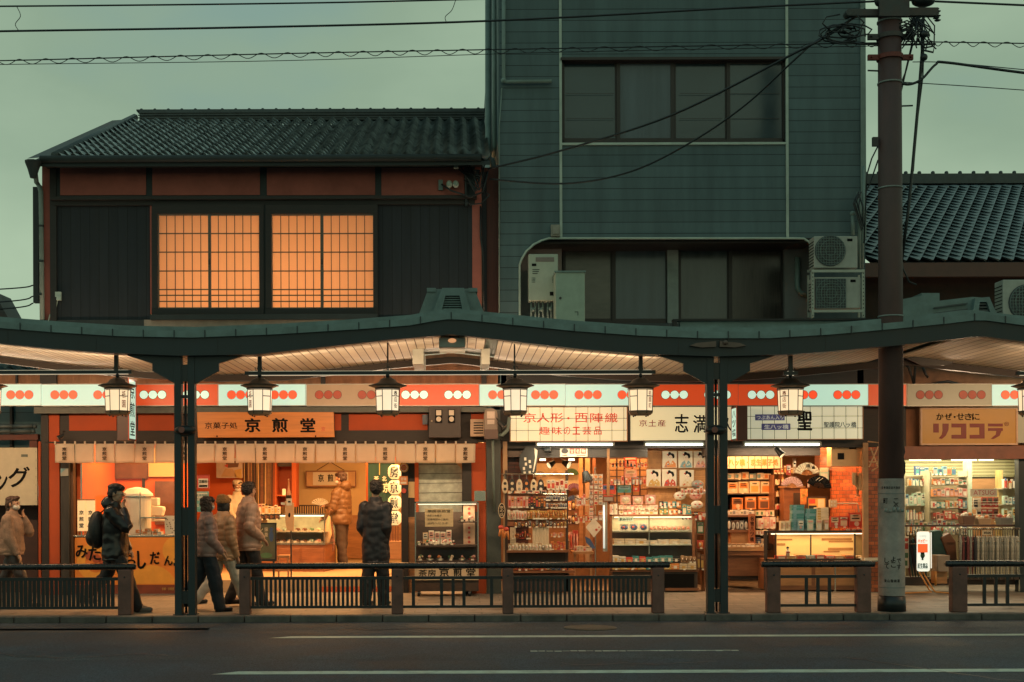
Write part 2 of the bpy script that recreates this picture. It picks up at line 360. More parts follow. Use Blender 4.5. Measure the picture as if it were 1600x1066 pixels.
M_glassd3 = mat('paper_backed_window_glass', (.12, .105, .085), .2, var=.35, scale=1.5, spec=.6, stretch=(1, 1, 3))
M_clear = glass_mat('clear_glass', refl=.045)
M_shopglass = glass_mat('shopfront_glass', refl=.03)
M_shoji = mat('shoji_paper', (.80, .62, .42), .9, var=.10, scale=1.6)
_s = M_shoji.node_tree; _t = _s.nodes.new('ShaderNodeBsdfTranslucent'); _t.inputs[0].default_value = (.85, .62, .42, 1); _m = _s.nodes.new('ShaderNodeMixShader'); _m.inputs[0].default_value = .75
_s.links.new(_s.nodes['Principled BSDF'].outputs[0], _m.inputs[1]); _s.links.new(_t.outputs[0], _m.inputs[2]); _s.links.new(_m.outputs[0], _s.nodes['Material Output'].inputs[0])
M_lwhite = emis('lit_white_acrylic', (.50, .78, .60), .78, .05, 3)
M_lwhite.node_tree.nodes['Principled BSDF'].inputs['Base Color'].default_value = (.25, .30, .26, 1)
M_dull = mat('unlit_cream_acrylic', (.42, .30, .20), .35, var=.1, scale=2, dirt=.2)
M_dullw = mat('unlit_white_acrylic', (.40, .42, .34), .35, var=.1, scale=2, dirt=.2)
M_lred = emis('lit_vermilion_acrylic', (.50, .055, .012), .70, .06, 3)
M_ldisc = emis('lit_red_disc', (.85, .07, .02), .9, .02)
M_ddisc = mat('red_disc', (.42, .05, .02), .4)
M_ldiscw = emis('lit_white_disc', (.50, .72, .58), .85, .02)
M_discrim = mat('grey_disc_outline', (.05, .04, .03), .5)
M_ink = mat('black_ink', (.008, .008, .008), .85, var=0, spec=.15)
M_alu = mat('dull_aluminium', (.30, .30, .27), .4, metal=.6, var=.15)
M_tubeon = emis('lit_fluorescent_tube', (.95, 1.0, .80), 3.0, .02)
M_vent = mat('weathered_vent_metal', (.16, .22, .21), .6, var=.3, scale=3, dirt=.5, dirtcol=(.06, .07, .065))

# ================================================================== ground
def sheet(name, m, x0, x1, y0, y1, z, nx=1):
    b = MB(); b.add([(x0, y0, z), (x1, y0, z), (x1, y1, z), (x0, y1, z)], [(0, 1, 2, 3)])
    return setting(b.build(name, m, origin=(0, 0, 0)))
sheet('ground', M_asphalt, -400, 400, -200, 900, -.090)
sheet('road', M_asphalt, -60, 60, -20, 16.66, -.080)
def road_line(x0, x1, y0, y1, taper=0):
    b = MB(); b.add([(x0, y0, -.076), (x1, y0, -.076), (x1, y1, -.076), (x0 + taper, y1, -.076)], [(0, 1, 2, 3)])
    setting(b.build('road_marking', M_line, origin=(0, 0, 0)))
road_line(-2.22, 40, 14.82, 15.0, .25)
road_line(-2.30, 40, 11.86, 12.06, .22)
wl = MB()
for k in range(26):
    x = .75 + k * .085; wl.box(x, x + random.uniform(.07, .084), 13.51 + random.uniform(-.02, .02), 13.56 + random.uniform(-.02, .02), -.078, -.0765)
setting(wl.build('road_marking', M_line, origin=(0, 0, 0)))
ck = MB(); px, py = 3.9, 12.9
for k in range(16):
    nx, ny = px + random.uniform(.06, .16), py - random.uniform(.0, .26)
    ck.add([(px, py, -.0755), (nx, ny, -.0755), (nx + .012, ny + .03, -.0755), (px + .012, py + .03, -.0755)], [(0, 1, 2, 3)]); px, py = nx, ny
setting(ck.build('road_crack', M_black, origin=(0, 0, 0)))
M_patch = mat('asphalt_patch', (.023, .032, .041), .6, var=.4, scale=2, bump=1.0, bscale=95); speckle(M_patch); M_worn = mat('worn_asphalt', (.040, .050, .058), .7, var=.4, scale=1.5, bump=1.0, bscale=95); speckle(M_worn)
for x0, x1, y0, y1, m_ in ((-6.2, -3.1, 15.5, 16.3, M_patch), (3.3, 5.6, 13.9, 14.7, M_patch), (-30, 30, 12.9, 13.3, M_worn), (-30, 30, 15.75, 15.95, M_worn), (-1.0, .4, 12.2, 12.8, M_patch)):
    b = MB(); n = 24; q = [(x0 + (x1 - x0) * k / n, y0 + random.uniform(-.03, .03)) for k in range(n + 1)] + [(x1 - (x1 - x0) * k / n, y1 + random.uniform(-.03, .03)) for k in range(n + 1)]; b.add([(a, c, -.0785) for a, c in q], [tuple(range(len(q)))]); setting(b.build('road_patch', m_, origin=(0, 0, 0)))
for sx, sy, n in ((-5.5, 13.9, 22), (-1.5, 15.6, 14), (1.0, 12.6, 12)):
    b = MB(); px, py = sx, sy
    for k in range(n): nx, ny = px + random.uniform(.05, .2), py + random.uniform(-.12, .12); b.add([(px, py, -.0752), (nx, ny, -.0752), (nx, ny + .022, -.0752), (px, py + .022, -.0752)], [(0, 1, 2, 3)]); px, py = nx, ny
    setting(b.build('road_crack', M_black, origin=(0, 0, 0)))
mh = MB(); mh.lathe(1.62, 15.85, [(.33, -.079), (.33, -.074), (.30, -.074), (.30, -.072), (.05, -.072)], 28)
tag(mh.build('manhole_cover', mat('cast_iron', (.08, .085, .07), .45, metal=.4, var=.3, scale=20, bump=.8, bscale=30)), 'round iron manhole cover in the asphalt by the kerb', 'manhole cover')
M_leaf = mat('road_litter', (.35, .25, .15), .8)
k0 = MB()
x = -22.0
while x < 22:
    L = .60; k0.box(x + .006, x + L - .006, 16.66 + random.uniform(-.004, .004), 16.80, -.085, .004); x += L
setting(k0.build('kerb', M_kerb, bevel=.012))
sheet('pavement', M_pave, -60, 60, 16.79, 34, 0.0)
for i in range(18):
    px, py = random.uniform(-7, 8), random.uniform(16.9, 20.1)
    b = MB(); n = 7; b.add([(px + random.uniform(.05, .16) * 1.8 * math.cos(6.28 * k / n), py + random.uniform(.05, .14) * math.sin(6.28 * k / n), .003) for k in range(n)], [tuple(range(n))])
    setting(b.build('pavement_stain', mat('pavement_stain', (.12, .085, .06), .5, var=.3)))

# ================================================================== arcade canopy
def interp(pts, x):
    if x <= pts[0][0]: return pts[0][1]
    for (a, b), (c, d) in zip(pts, pts[1:]):
        if x <= c:
            t = (x - a) / (c - a); return b + (d - b) * t
    return pts[-1][1]
YC = 16.75
TOP = [(-760, 497), (-560, 500), (-300, 517), (-120, 492), (0, 503), (90, 510), (190, 516), (300, 518), (430, 513), (560, 505), (640, 499), (690, 490), (705, 489), (722, 490), (800, 498), (900, 508), (1000, 515), (1100, 519), (1200, 519), (1300, 513), (1400, 504), (1480, 496), (1530, 490), (1600, 499), (1750, 512), (1950, 520), (2200, 512), (2360, 492)]
BOT = [(-760, 530), (-540, 553), (-300, 556), (-120, 522), (0, 537), (80, 545), (160, 551), (275, 556), (400, 554), (520, 541), (610, 531), (690, 524), (705, 522), (722, 524), (800, 533), (900, 545), (1000, 553), (1120, 557), (1230, 554), (1300, 549), (1400, 540), (1480, 531), (1530, 525), (1600, 534), (1750, 550), (1950, 556), (2200, 545), (2360, 525)]
def prof(T, dz=0.0, step=20, lo=-740, hi=2340):
    out = []
    x = lo
    while x <= hi:
        X, Z = P(x, interp(T, x), YC); out.append((X, Z + dz)); x += step
    return out
canopy = thing('arcade_canopy', 'long wavy teal steel canopy over the pavement on paired posts', 'canopy', (0, YC, 0))
def ribbon(top, bot, y0, y1, mb):
    """solid strip between two outlines in x-z, from y0 to y1"""
    n = len(top); vs = [(x, y0, z) for x, z in top] + [(x, y0, z) for x, z in bot] + [(x, y1, z) for x, z in top] + [(x, y1, z) for x, z in bot]
    fs = []
    for i in range(n - 1):
        fs += [(i, n + i, n + i + 1, i + 1), (2 * n + i, 2 * n + i + 1, 3 * n + i + 1, 3 * n + i), (i, i + 1, 2 * n + i + 1, 2 * n + i), (n + i, 3 * n + i, 3 * n + i + 1, n + i + 1)]
    fs += [(0, 2 * n, 3 * n, n), (n - 1, 2 * n - 1, 4 * n - 1, 3 * n - 1)]
    mb.add(vs, fs); return mb
tp = prof(TOP); bt = prof(BOT)
cop_b = [(x, z - .085) for x, z in tp]
ribbon([(x, z - .087) for x, z in tp], bt, YC, YC + .12, MB()).build('fascia_beam', M_teal, canopy)
ribbon(tp, cop_b, YC - .035, YC + .30, MB()).build('coping', M_coping, canopy)
jm = MB()                                         # overlapping joints of the coping sheets
x = -735
while x < 2330:
    X, Z = P(x, interp(TOP, x), YC); jm.box(X - .006, X + .006, YC - .045, YC - .036, Z - .10, Z + .006); x += 48
jm.build('coping_joint', M_teal, canopy)
jm = MB()
for x in (-190, 12, 150, 340, 548, 893, 1060, 1220, 1290, 1740):
    X, Z = P(x, interp(TOP, x), YC); X2, Z2 = P(x, interp(BOT, x), YC); jm.box(X - .004, X + .004, YC - .004, YC - .0005, Z2 + .01, Z - .09)
jm.build('fascia_seam', M_black, canopy)
# roof sheet and soffit boards, running from the fascia back towards the shops
sf_t = [(x, z + .03) for x, z in bt]; sf_b = [(x, z + .008) for x, z in bt]
def seg(pr, X0, X1): return [q for q in pr if X0 <= q[0] <= X1]
gapL, gapR = P(648, 540, YC)[0], P(762, 540, YC)[0]
YR = 19.55
for X0, X1 in ((-12.3, gapL), (gapR, P(1480, 540, YC)[0]), (P(1480, 540, YC)[0] + .02, 13.6)):
    a = seg(sf_t, X0, X1); b_ = seg(sf_b, X0, X1)
    ribbon(a, b_, YC + .121, YR, MB()).build('soffit_boards', M_board, canopy)
ag = seg(sf_t, gapL - .12, gapR + .12); bg_ = seg(sf_b, gapL - .12, gapR + .12)
ribbon(ag, [(x, z + .001) for x, z in bg_], YC + .122, YR - 1.35, MB()).build('soffit_boards', M_board, canopy)
ribbon([(x, z + .10) for x, z in tp if True], [(x, z + .04) for x, z in sf_t], YC + .31, YR + .1, MB()).build('roof_sheet', M_coping, canopy)
gl = mat('light_hood_metal', (.30, .33, .30), .5, var=.15)
g = MB(); X0, X1, Z0, Z1 = RC(686, 524, 727, 540, YC + .2); g.box(X0, X1, YC + .16, YC + .9, Z0 - .03, Z0 + .10)
hood = g.build('lamp_hood', gl, canopy, bevel=.01)
g = MB(); g.ball(((X0 + X1) / 2, YC + .155, Z0 + .06), .055, .03, .03); g.build('lamp_glass', emis('dim_lamp_glass', (1, .45, .2), .6), hood)
for px0, px1 in ((645, 662), (752, 765)):
    g = MB(); X0, X1, Z0, Z1 = RC(px0, 546, px1, 570, YR - 1.3); g.box(X0, X1, YR - 1.4, YR - .2, Z0, Z1); g.build('opening_trim', gl, canopy)
# rear purlin under the soffit
ribbon([(x, z - .002) for x, z in bt], [(x, z - .10) for x, z in bt], YR - .1, YR, MB()).build('rear_purlin', M_timber, canopy)
# paired columns
YCO = 16.90
def column_pair(x0a, x1a, x0b, x1b, base):
    for a, b in ((x0a, x1a), (x0b, x1b)):
        g = MB(); X0, _ = P(a, 800, YCO); X1, _ = P(b, 800, YCO); _, Zt = P(a, 556, YC); g.box(X0, X1, YCO - .06, YCO + .08, 0, Zt + .02)
        g.box(X0 - .02, X1 + .02, YCO - .08, YCO + .10, .0, .015); g.build('post', M_teal, canopy, bevel=.006)
    Xi, _ = P((x1a + x0b) / 2, 800, YCO)
    g = MB(); g.cyl((Xi, YCO + .02, 0.02), (Xi, YCO + .02, 3.3), .016, n=12); g.build('drain_pipe', M_black, canopy, smooth=True)
    Xa, Xb = P(x0a, 800, YCO)[0] + .05, P(x1b, 800, YCO)[0] - .05
    g = MB()
    for z0, z1 in ((.15, .32), (1.05, 1.42), (2.35, 2.48), (2.86, 2.90), (3.08, 3.30)): g.box(Xa, Xb, YCO - .045, YCO + .02, z0, z1)
    g.build('tie_plate', M_black, canopy)
    # splayed bracket plates under the beam
    cx = (x0a + x1b) / 2
    for s in (-1, 1):
        xe = x0a if s < 0 else x1b
        g = MB(); g.ppoly([(cx + s * 5, 551), (xe + s * 75, 550), (xe + s * 75, 556), (xe + s * 36, 568), (xe + s * 36, 580), (xe, 600), (cx + s * 5, 600)], YCO - .05, .05)
        g.build('bracket', M_teal, canopy)
    # oval lamp housing half way up
    Xc, Zc = P(cx - 1, 672, YCO - .12)
    g = MB(); g.ball((Xc, YCO - .1, Zc), .145, .09, .062, 16, 8); h = g.build('loudspeaker', M_black, canopy, smooth=True)
    g = MB(); g.disc(Xc - .03, Zc, YCO - .175, .04, .02); g.build('speaker_disc', mat('worn_copper_disc', (.22, .07, .05), .5), h)
column_pair(274, 285, 295, 306, 962)
column_pair(1104, 1115, 1124, 1136, 958)
column_pair(-560, -549, -539, -528, 962); column_pair(1930, 1941, 1951, 1962, 962)
g = MB()
for s in (-1, 1): g.ppoly([(1122 + s * 3, 533), (1122 + s * 34, 536), (1122 + s * 44, 540), (1122 + s * 26, 543), (1122 + s * 3, 542)], YC - .05, .045)
X, Z = P(1134, 535, YC - .08); g.ball((X, YC - .06, Z), .035, .03, .03, 10, 6)
g.build('badge', mat('worn_brown_badge', (.14, .09, .07), .5), canopy)
# ridge ventilators on the roof over each crest
def ridge_vent(pxs, Y, mirror=1):
    g = MB(); g.ppoly([(pxs - 50, 490), (pxs - 36, 452), (pxs + 36, 451), (pxs + 52, 490)], Y + .12, .5); hh = g.build('ridge_vent', M_vent, canopy)
    g = MB(); g.ppoly([(pxs - 28, 486), (pxs - 14, 450), (pxs + 20, 450), (pxs + 30, 486), (pxs + 18, 486), (pxs + 13, 462), (pxs - 9, 462), (pxs - 15, 486)], Y + .02, .12); g.build('vent_frame', M_coping, hh)
    g = MB()
    for k in range(6): g.pbox(pxs - 14, 464 + k * 3.6, pxs + 17, 465.6 + k * 3.6, Y + .05, .05)
    g.build('louvre', M_coping, hh)
    g = MB(); g.pbox(pxs - 38, 450, pxs - 24, 456, Y + .1, .3); g.pbox(pxs + 27, 450, pxs + 41, 456, Y + .1, .3); g.build('vent_cap', M_vent, hh)
ridge_vent(705, 17.2)
# the second crest is seen more from the side, longer vent
g = MB(); g.ppoly([(1392, 515), (1408, 468), (1440, 462), (1440, 458), (1468, 458), (1468, 470), (1520, 464), (1545, 466), (1562, 497), (1562, 505)], 18.3, .6); hh = g.build('ridge_vent', M_vent, canopy)
g = MB(); g.ppoly([(1519, 496), (1524, 466), (1546, 464), (1560, 497), (1551, 497), (1542, 472), (1531, 472), (1528, 497)], 18.2, .1); g.build('vent_frame', M_coping, hh)
g = MB()
for k in range(5): g.pbox(1528, 474 + k * 5, 1549, 476.5 + k * 5, 18.23, .05)
for k in range(3): g.ppoly([(1460, 480 + k * 9), (1512, 473 + k * 9), (1512, 475 + k * 9), (1460, 482 + k * 9)], 18.26, .03)
g.build('louvre', M_ridge, hh)
# low grey upstand of the canopy roof behind the coping
g = MB(); g.pbox(1062, 500, 1375, 520, 17.6, .08); g.build('roof_upstand', M_coping, canopy, bevel=.01)
g = MB(); g.pbox(1052, 498, 1376, 501, 17.55, .15); g.pbox(1052, 501, 1058, 516, 17.56, .1); g.build('upstand_cap', M_timber, canopy)
# hanging rails for the lanterns
LY = 17.12
def hang_rail(x0, x1, drops):
    r = MB(); X0, Z0 = P(x0, 583, LY); X1, _ = P(x1, 583, LY); r.box(X0, X1, LY - .03, LY + .03, Z0 - .028, Z0 + .018); rr = r.build('lantern_rail', M_black, canopy)
    s = MB(); s.box(X0 + .05, X1 - .05, LY - .012, LY + .020, Z0 - .036, Z0 - .0285); s.build('rail_glow_strip', emis('added_rail_glow', (1, .84, .60), .45), rr)  # bright lower edge of the rail, built as an added glowing strip
    s = MB(); s.box(X0 + .05, X1 - .05, LY - .012, LY + .012, Z0 + .0185, Z0 + .024); s.build('added_top_strip', emis('added_rail_glow', (1, .84, .60), .45), rr)  # made-up glowing strip on the rail, goes with the soffit fill
    L = X1 - X0
    if L > 1:
        lamp('AREA', ((X0 + X1) / 2, LY + .05, Z0 + .05), 3.5 * L, (1, .68, .42), L, .06, (R(130), 0, 0), 'soffit_front_fill'); lamp('AREA', ((X0 + X1) / 2, 19.75, 3.36), 6.5 * L, (1, .70, .45), L, .06, (R(205), 0, 0), 'soffit_rear_fill')  # unseen fill lights, added front and rear to brighten the soffit
        lamp('AREA', ((X0 + X1) / 2, LY + .05, Z0 - .06), 22 * L, (1, .60, .32), L, .06, (R(46), 0, 0), 'shopfront_fill')  # unseen warm fill, added to light the shopfronts
    for d, wdt in drops:
        s = MB(); X, _ = P(d, 583, LY); Zt = P(d, interp(BOT, d), YC)[1]; s.box(X - wdt, X + wdt, LY - wdt, LY + wdt, Z0 + .018, Zt + .05); s.build('drop_bar', M_black, rr)
hang_rail(-420, 206, [(182, .026), (-300, .026), (-160, .012)])
hang_rail(383, 1024, [(406, .026), (606, .010), (804, .010), (1001, .026)])
hang_rail(1224, 1246, [(1235, .026)])
hang_rail(1588, 1980, [(1620, .026)])

# ================================================================== lanterns
M_lant = emis('lit_lantern_paper', (1.0, .74, .43), 1.0, .08, 5)
M_lant2 = emis('lit_lantern_paper_cool', (1.0, .80, .52), 1.0, .08, 5)
for _q in (M_lant, M_lant2): _q.node_tree.nodes['Principled BSDF'].inputs['Base Color'].default_value = (.22, .17, .10, 1)
M_lmetal = mat('dark_bronze_lantern', (.035, .024, .018), .45, var=.3)
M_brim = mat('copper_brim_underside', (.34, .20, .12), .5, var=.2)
M_redink = mat('red_ink', (.55, .08, .03), .6, var=0)
def make_lantern(px, cool, words, label):
    X, Z0 = P(px, 648, LY); Zc = EYE + (HY - 583) / F * LY + (CX - px) * ROLL / F * LY * 0
    Z0 = P(px, 649, LY)[1]
    o = thing('hanging_lantern', label, 'lantern', (X, LY, Z0), 0, 'lanterns hanging along the arcade')
    s = LY / F
    g = MB(); g.lathe(X, LY, [(.155, Z0 + .05), (.165, Z0 + .33)], 8, math.pi / 8); g.build('paper_body', M_lant2 if cool else M_lant, o)
    g = MB()
    for k in range(8):
        a = math.pi / 8 + k * math.pi / 4
        g.cyl((X + .158 * math.cos(a), LY + .158 * math.sin(a), Z0 + .02), (X + .168 * math.cos(a), LY + .168 * math.sin(a), Z0 + .34), .0055, n=5)
    for z, r in ((Z0 + .345, .18), (Z0 + .045, .170)):
        g.lathe(X, LY, [(r, z), (r, z + .014)], 8, math.pi / 8)
    for k in range(8):
        a = math.pi / 8 + k * math.pi / 4; b = a + math.pi / 4
        if k % 2 == 0:
            g.cyl((X + .165 * math.cos(a), LY + .165 * math.sin(a), Z0 + .25), (X + .165 * math.cos(b), LY + .165 * math.sin(b), Z0 + .25), .006, n=5)
    g.build('frame', M_lmetal, o)
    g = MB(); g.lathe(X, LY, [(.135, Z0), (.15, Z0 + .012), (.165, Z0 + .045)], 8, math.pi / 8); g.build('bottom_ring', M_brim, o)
    g = MB()
    for k in range(4):
        a = math.pi / 4 + k * math.pi / 2; g.ball((X + .12 * math.cos(a), LY + .12 * math.sin(a), Z0 - .01), .012, n=8, m=5)
    g.build('stud', M_lmetal, o)
    g = MB(); g.lathe(X, LY, [(.05, Z0 + .50), (.10, Z0 + .478), (.135, Z0 + .432), (.255, Z0 + .398), (.257, Z0 + .392), (.175, Z0 + .372), (.17, Z0 + .36)], 24); g.build('brim', M_lmetal, o, smooth=True)
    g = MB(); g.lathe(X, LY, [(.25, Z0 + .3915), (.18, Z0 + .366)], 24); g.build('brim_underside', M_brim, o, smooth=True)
    top = P(px, 585, LY)[1]
    g = MB(); g.cyl((X, LY, Z0 + .49), (X, LY, top), .014, n=8); g.ball((X, LY, Z0 + .53), .03, n=10, m=6)
    for sx in (-1, 1):
        g.tube([(X + sx * .012, LY, Z0 + .60), (X + sx * .055, LY, Z0 + .57), (X + sx * .06, LY, Z0 + .63), (X + sx * .02, LY, Z0 + .66), (X + sx * .06, LY, top)], .005, 5)
        g.ball((X + sx * .045, LY, Z0 + .51), .009, n=6, m=4)
    g.build('hanger', M_black, o, smooth=True)
    g = MB(); g.use(M_redink if words[0] else M_ink)
    for a, t, red in ((-math.pi / 2 + math.pi / 4 * words[2], words[1], words[0]),):
        n = len(t)
        for i, ch in enumerate(t):
            vs, fs = text_geo(ch, .01, 1)
            if not vs: continue
            z1 = Z0 + .32 - i * (.25 / n); z0 = z1 - .25 / n * .8; hw = .028
            ax, bx = min(v.x for v in vs), max(v.x for v in vs); ay, by = min(v.y for v in vs), max(v.y for v in vs); o3 = []
            for v in vs:
                u = (v.x - ax) / (bx - ax) * 2 - 1; Zz = z0 + (v.y - ay) / max(by - ay, .01) * (z1 - z0)
                rr = .1555; o3.append((X + math.cos(a) * rr + -math.sin(a) * u * hw, LY + math.sin(a) * rr + math.cos(a) * u * hw, Zz))
            g.add(o3, fs)
    if g.v: g.build('lettering', M_ink, o)
    return o
make_lantern(-19, 0, (0, '商店街', 0), 'lit paper lantern cut by the left edge of the view, over the parking board')
make_lantern(184, 0, (1, '祇園', 1), 'lit lantern with two red characters above the man in the black jacket')
make_lantern(406, 1, (1, '祇園', -1), 'lit lantern hanging before the wooden confectioner signboard')
make_lantern(606, 1, (0, '商店街', 1), 'lit lantern hanging between unlit cream and red fascia boxes')
make_lantern(805, 1, (0, '', 0), 'lit lantern with bare cool white panes beside the electricity meter box')
make_lantern(1001, 0, (1, '祇園町', 1), 'lit lantern between the red lettered tile sign and the cream sign')
make_lantern(1235, 0, (1, '商店街', -1), 'lit lantern on its own short bracket before the grid sign with blue labels')
make_lantern(1612, 0, (0, '商店街', 0), 'lit lantern cut by the right edge of the view beside the yellow drugstore sign')

# ================================================================== fascia light boxes with three linked discs
YB = 20.0
boxes = [(-71, 65, 'L', 2, 'cut by the left edge of the view'), (65, 204, 'L', 2, 'over the end post of the confectioner'), (204, 341, 'R', 2, 'behind the left pair of canopy posts'),
         (341, 478, 'L', 2, 'behind the lantern by the wooden signboard'), (478, 613, 'D', 2, 'unlit, in the middle of the confectioner front'), (613, 749, 'R', 2, 'above the black meter cupboard'),
         (749, 884, 'L', 2, 'over the left half of the red lettered sign'), (884, 1019, 'L', 2, 'over the right half of the red lettered sign'), (1019, 1154, 'R', 2, 'behind the right pair of canopy posts'),
         (1154, 1221, 'R', 1, 'short, with one trio of discs'), (1221, 1357, 'L', 2, 'above the grid sign with blue labels'), (1357, 1417, 'r', 0, 'short and plain, behind the utility pole'),
         (1417, 1550, 'W', 2, 'unlit, above the yellow drugstore sign'), (1550, 1686, 'L', 2, 'cut by the right edge of the view')]
for x0, x1, k, n, wh in boxes:
    X0, X1, Z0, Z1 = RC(x0 + .6, 601, x1 - .6, 633.5, YB)
    cname = {'L': 'white lit', 'R': 'red lit', 'D': 'cream', 'W': 'grey white', 'r': 'red lit'}[k]
    o = thing('fascia_light_box', f'{cname} fascia box with discs, {wh}' if n else f'red fascia box, {wh}', 'light box', ((X0 + X1) / 2, YB, Z0), 0, 'fascia boxes along the shopfronts')
    g = MB(); g.box(X0, X1, YB, YB + .16, Z0, Z1); g.build('acrylic_panel', {'L': M_lwhite, 'R': M_lred, 'D': M_dull, 'W': M_dullw, 'r': M_lred}[k], o)
    g = MB(); t = .012
    g.box(X0 - .002, X1 + .002, YB - .008, YB + .165, Z1 + .0005, Z1 + t); g.box(X0 - .002, X1 + .002, YB - .008, YB + .165, Z0 - t, Z0 - .0005); g.box(X1 - .003, X1 + .003, YB - .006, YB - .001, Z0, Z1)
    g.build('frame', M_alu, o)
    for q in range(n):
        cx = x0 + 35 + q * 67
        X, Z = P(cx, 617, YB); r = .064; dm = {'L': M_ldisc, 'R': M_ldiscw, 'D': M_ddisc, 'W': M_ddisc}[k]
        g = MB()
        g.use(M_discrim)
        for s in (-1, 0, 1): g.disc(X + s * .142, Z, YB - .002, r + .006, .002, 24)
        g.use(dm); g.box(X - .142, X + .142, YB - .0055, YB - .0045, Z - .006, Z + .006)
        for s in (-1, 0, 1): g.disc(X + s * .142, Z, YB - .005, r, .003, 24)
        g.build('disc_trio', dm, o)
# ================================================================== roof tile field
def tile_field(x0, x1, yf, zf, slope, length, tw, rowd, jag=0.0, amp=.042, diamond=False):
    """rows of wavy pantiles climbing away from the eave: real relief, each course stepping over the next"""
    vs = []; fs = []; cs = math.cos(math.atan(slope)); sn = math.sin(math.atan(slope))
    nr = int(length / rowd); sub = 6; nc = int((x1 - x0) / tw); w = (x1 - x0) / nc
    for r in range(nr):
        off = (tw * .5 if (diamond and r % 2) else 0)
        base = len(vs); jit = [random.uniform(-.004, .004) for _ in range(nc + 1)]
        for e in (0, 1, 2):
            d = r * rowd + (0 if e < 2 else rowd * 1.04)
            lift = ({0: .0, 1: .06, 2: .0} if not diamond else {0: .0, 1: .035, 2: .0})[e]
            for i in range(nc * sub + 1):
                u = i / sub; ph = (u % 1.0)
                if diamond: wv = amp * .3 * (abs(ph - .5) * 2 - .5); dd = d + rowd * .5 - (0 if e == 2 else (0.5 - abs(ph - .5)) * rowd * 1.9) + (.05 if e == 0 else 0)
                else: wv = amp * math.cos(2 * math.pi * (ph - .18)) + (amp * .55 if ph > .86 else 0); dd = d + (0 if e == 2 else .03 * math.cos(2 * math.pi * ph)) + (.05 if e == 0 else 0)
                h = wv + lift + jit[min(int(u), nc)]
                vs.append((x0 + u * w + off, yf + dd * cs - h * sn, zf + dd * sn + h * cs))
        m_ = nc * sub + 1
        for e in (0, 1):
            for i in range(m_ - 1):
                a = base + e * m_ + i; fs.append((a, a + 1, a + m_ + 1, a + m_))
    return vs, fs
# ================================================================== confectioner's house
YA = 20.30
house = thing('traditional_shop_house', 'two storey timber house with grey tiled roof and red plaster frieze, lit shoji upstairs', 'house', (-3, YA, 0))
def part(name, m, parent=None, **k): return lambda g: g.build(name, m, parent or house, **k)
RX0, RX1 = -6.22, .50; ZE = P(420, 249, YA - .45)[1]; YE = YA - .45; SL = .413; RL = 5.28
vs, fs = tile_field(RX0, RX1, YE, ZE + .01, SL, RL, .222, .285)
g = MB(); g.add(vs, fs); roof = g.build('roof', M_tile, house, smooth=False)
cs, sn = math.cos(math.atan(SL)), math.sin(math.atan(SL))
yr, zr = YE + RL * cs, ZE + RL * sn
g = MB(); g.add([(RX0 - .45, YE, ZE - .04), (RX1, YE, ZE - .04), (RX1, yr + .2, zr - .04), (RX0 - .45, yr + .2, zr - .04), (RX0 - .45, YE, ZE - .10), (RX1, YE, ZE - .10), (RX1, yr + .2, zr - .14), (RX0 - .45, yr + .2, zr - .14)],
               [(0, 1, 2, 3), (7, 6, 5, 4), (0, 4, 5, 1), (1, 5, 6, 2), (0, 3, 7, 4)]); g.build('roof_deck', M_timb2, roof)
g = MB(); yb = yr + 6
g.add([(RX0 - .45, yr + .1, zr - .05), (RX1, yr + .1, zr - .05), (RX1, yb, zr - 2.7), (RX0 - .45, yb, zr - 2.7)], [(0, 3, 2, 1)]); g.build('rear_slope', M_tile, roof)
g = MB(); g.add([(RX0 - .45, YE - .02, ZE + .02), (RX0 + .02, YE - .02, ZE + .05), (RX0 + .02, yr, zr + .05), (RX0 - .45, yr, zr + .02)], [(0, 1, 2, 3)])
g.build('verge_flashing', M_rust, roof)
g = MB(); g.tube([(RX0 - .02, YE, ZE + .06), (RX0 - .02, yr, zr + .07)], .075, 8); g.build('verge_roll', M_ridge, roof, smooth=True)
g = MB(); g.box(RX0 + .1, RX1 + .02, yr - .12, yr + .14, zr - .02, zr + .17)
ridge = g.build('ridge', M_ridge, roof, bevel=.01)
g = MB()
for k in range(3): g.box(RX0 + .08, RX1 + .03, yr - .14 - .01 * (k % 2), yr - .12, zr + .02 + k * .05, zr + .035 + k * .05)
g.box(RX0 + .04, RX1 + .03, yr - .10, yr + .1, zr + .171, zr + .20)
x = RX0 + .12
while x < RX1: g.ball((x, yr - .03, zr + .205), .035, n=8, m=6); x += .26
g.build('ridge_cap', M_ridge, ridge)
# eave: gutter board, fascia and beams
def hb(name, m, px0, py0, px1, py1, Y, d=.08, parent=house, bevel=0):
    g = MB(); g.pbox(px0, py0, px1, py1, Y, d); return g.build(name, m, parent, bevel=bevel)
hb('eave_board', M_timb2, 88, 248, 742, 259, YA - .12, .1)
g = MB(); X0, Z = P(64, 246, YE); X1, _ = P(752, 248, YE); g.tube([(X0, YE - .03, Z - .035), (X1, YE - .03, Z - .035)], .055, 10); g.build('gutter', M_timb2, house, smooth=True)
hb('soffit', M_timber, 60, 249, 755, 251.5, YA - .4, .5)
Xw0, Xw1 = P(80, 400, YA)[0], P(737, 400, YA)[0]
g = MB(); g.box(Xw0 - .1, .46, YA + 2.6, YA + 5.4, 3.0, ZE - .06); g.build('wall', M_boardd, house)
for a, b in ((Xw0 - .1, Xw0), (.38, .46)): g = MB(); g.box(a, b, YA + .12, YA + 2.6, 3.0, ZE - .06); g.build('wall', M_boardd, house)
g = MB(); g.box(Xw0, .38, YA + 2.5, YA + 2.59, 3.05, ZE - .1); g.build('room_wall', mat('upstairs_room_wall', (.6, .45, .3), .9), house)
g = MB(); g.box(Xw0, .38, YA + .12, YA + 2.5, 3.0, 3.05); g.build('room_floor', MATS['upstairs_room_wall'], house)
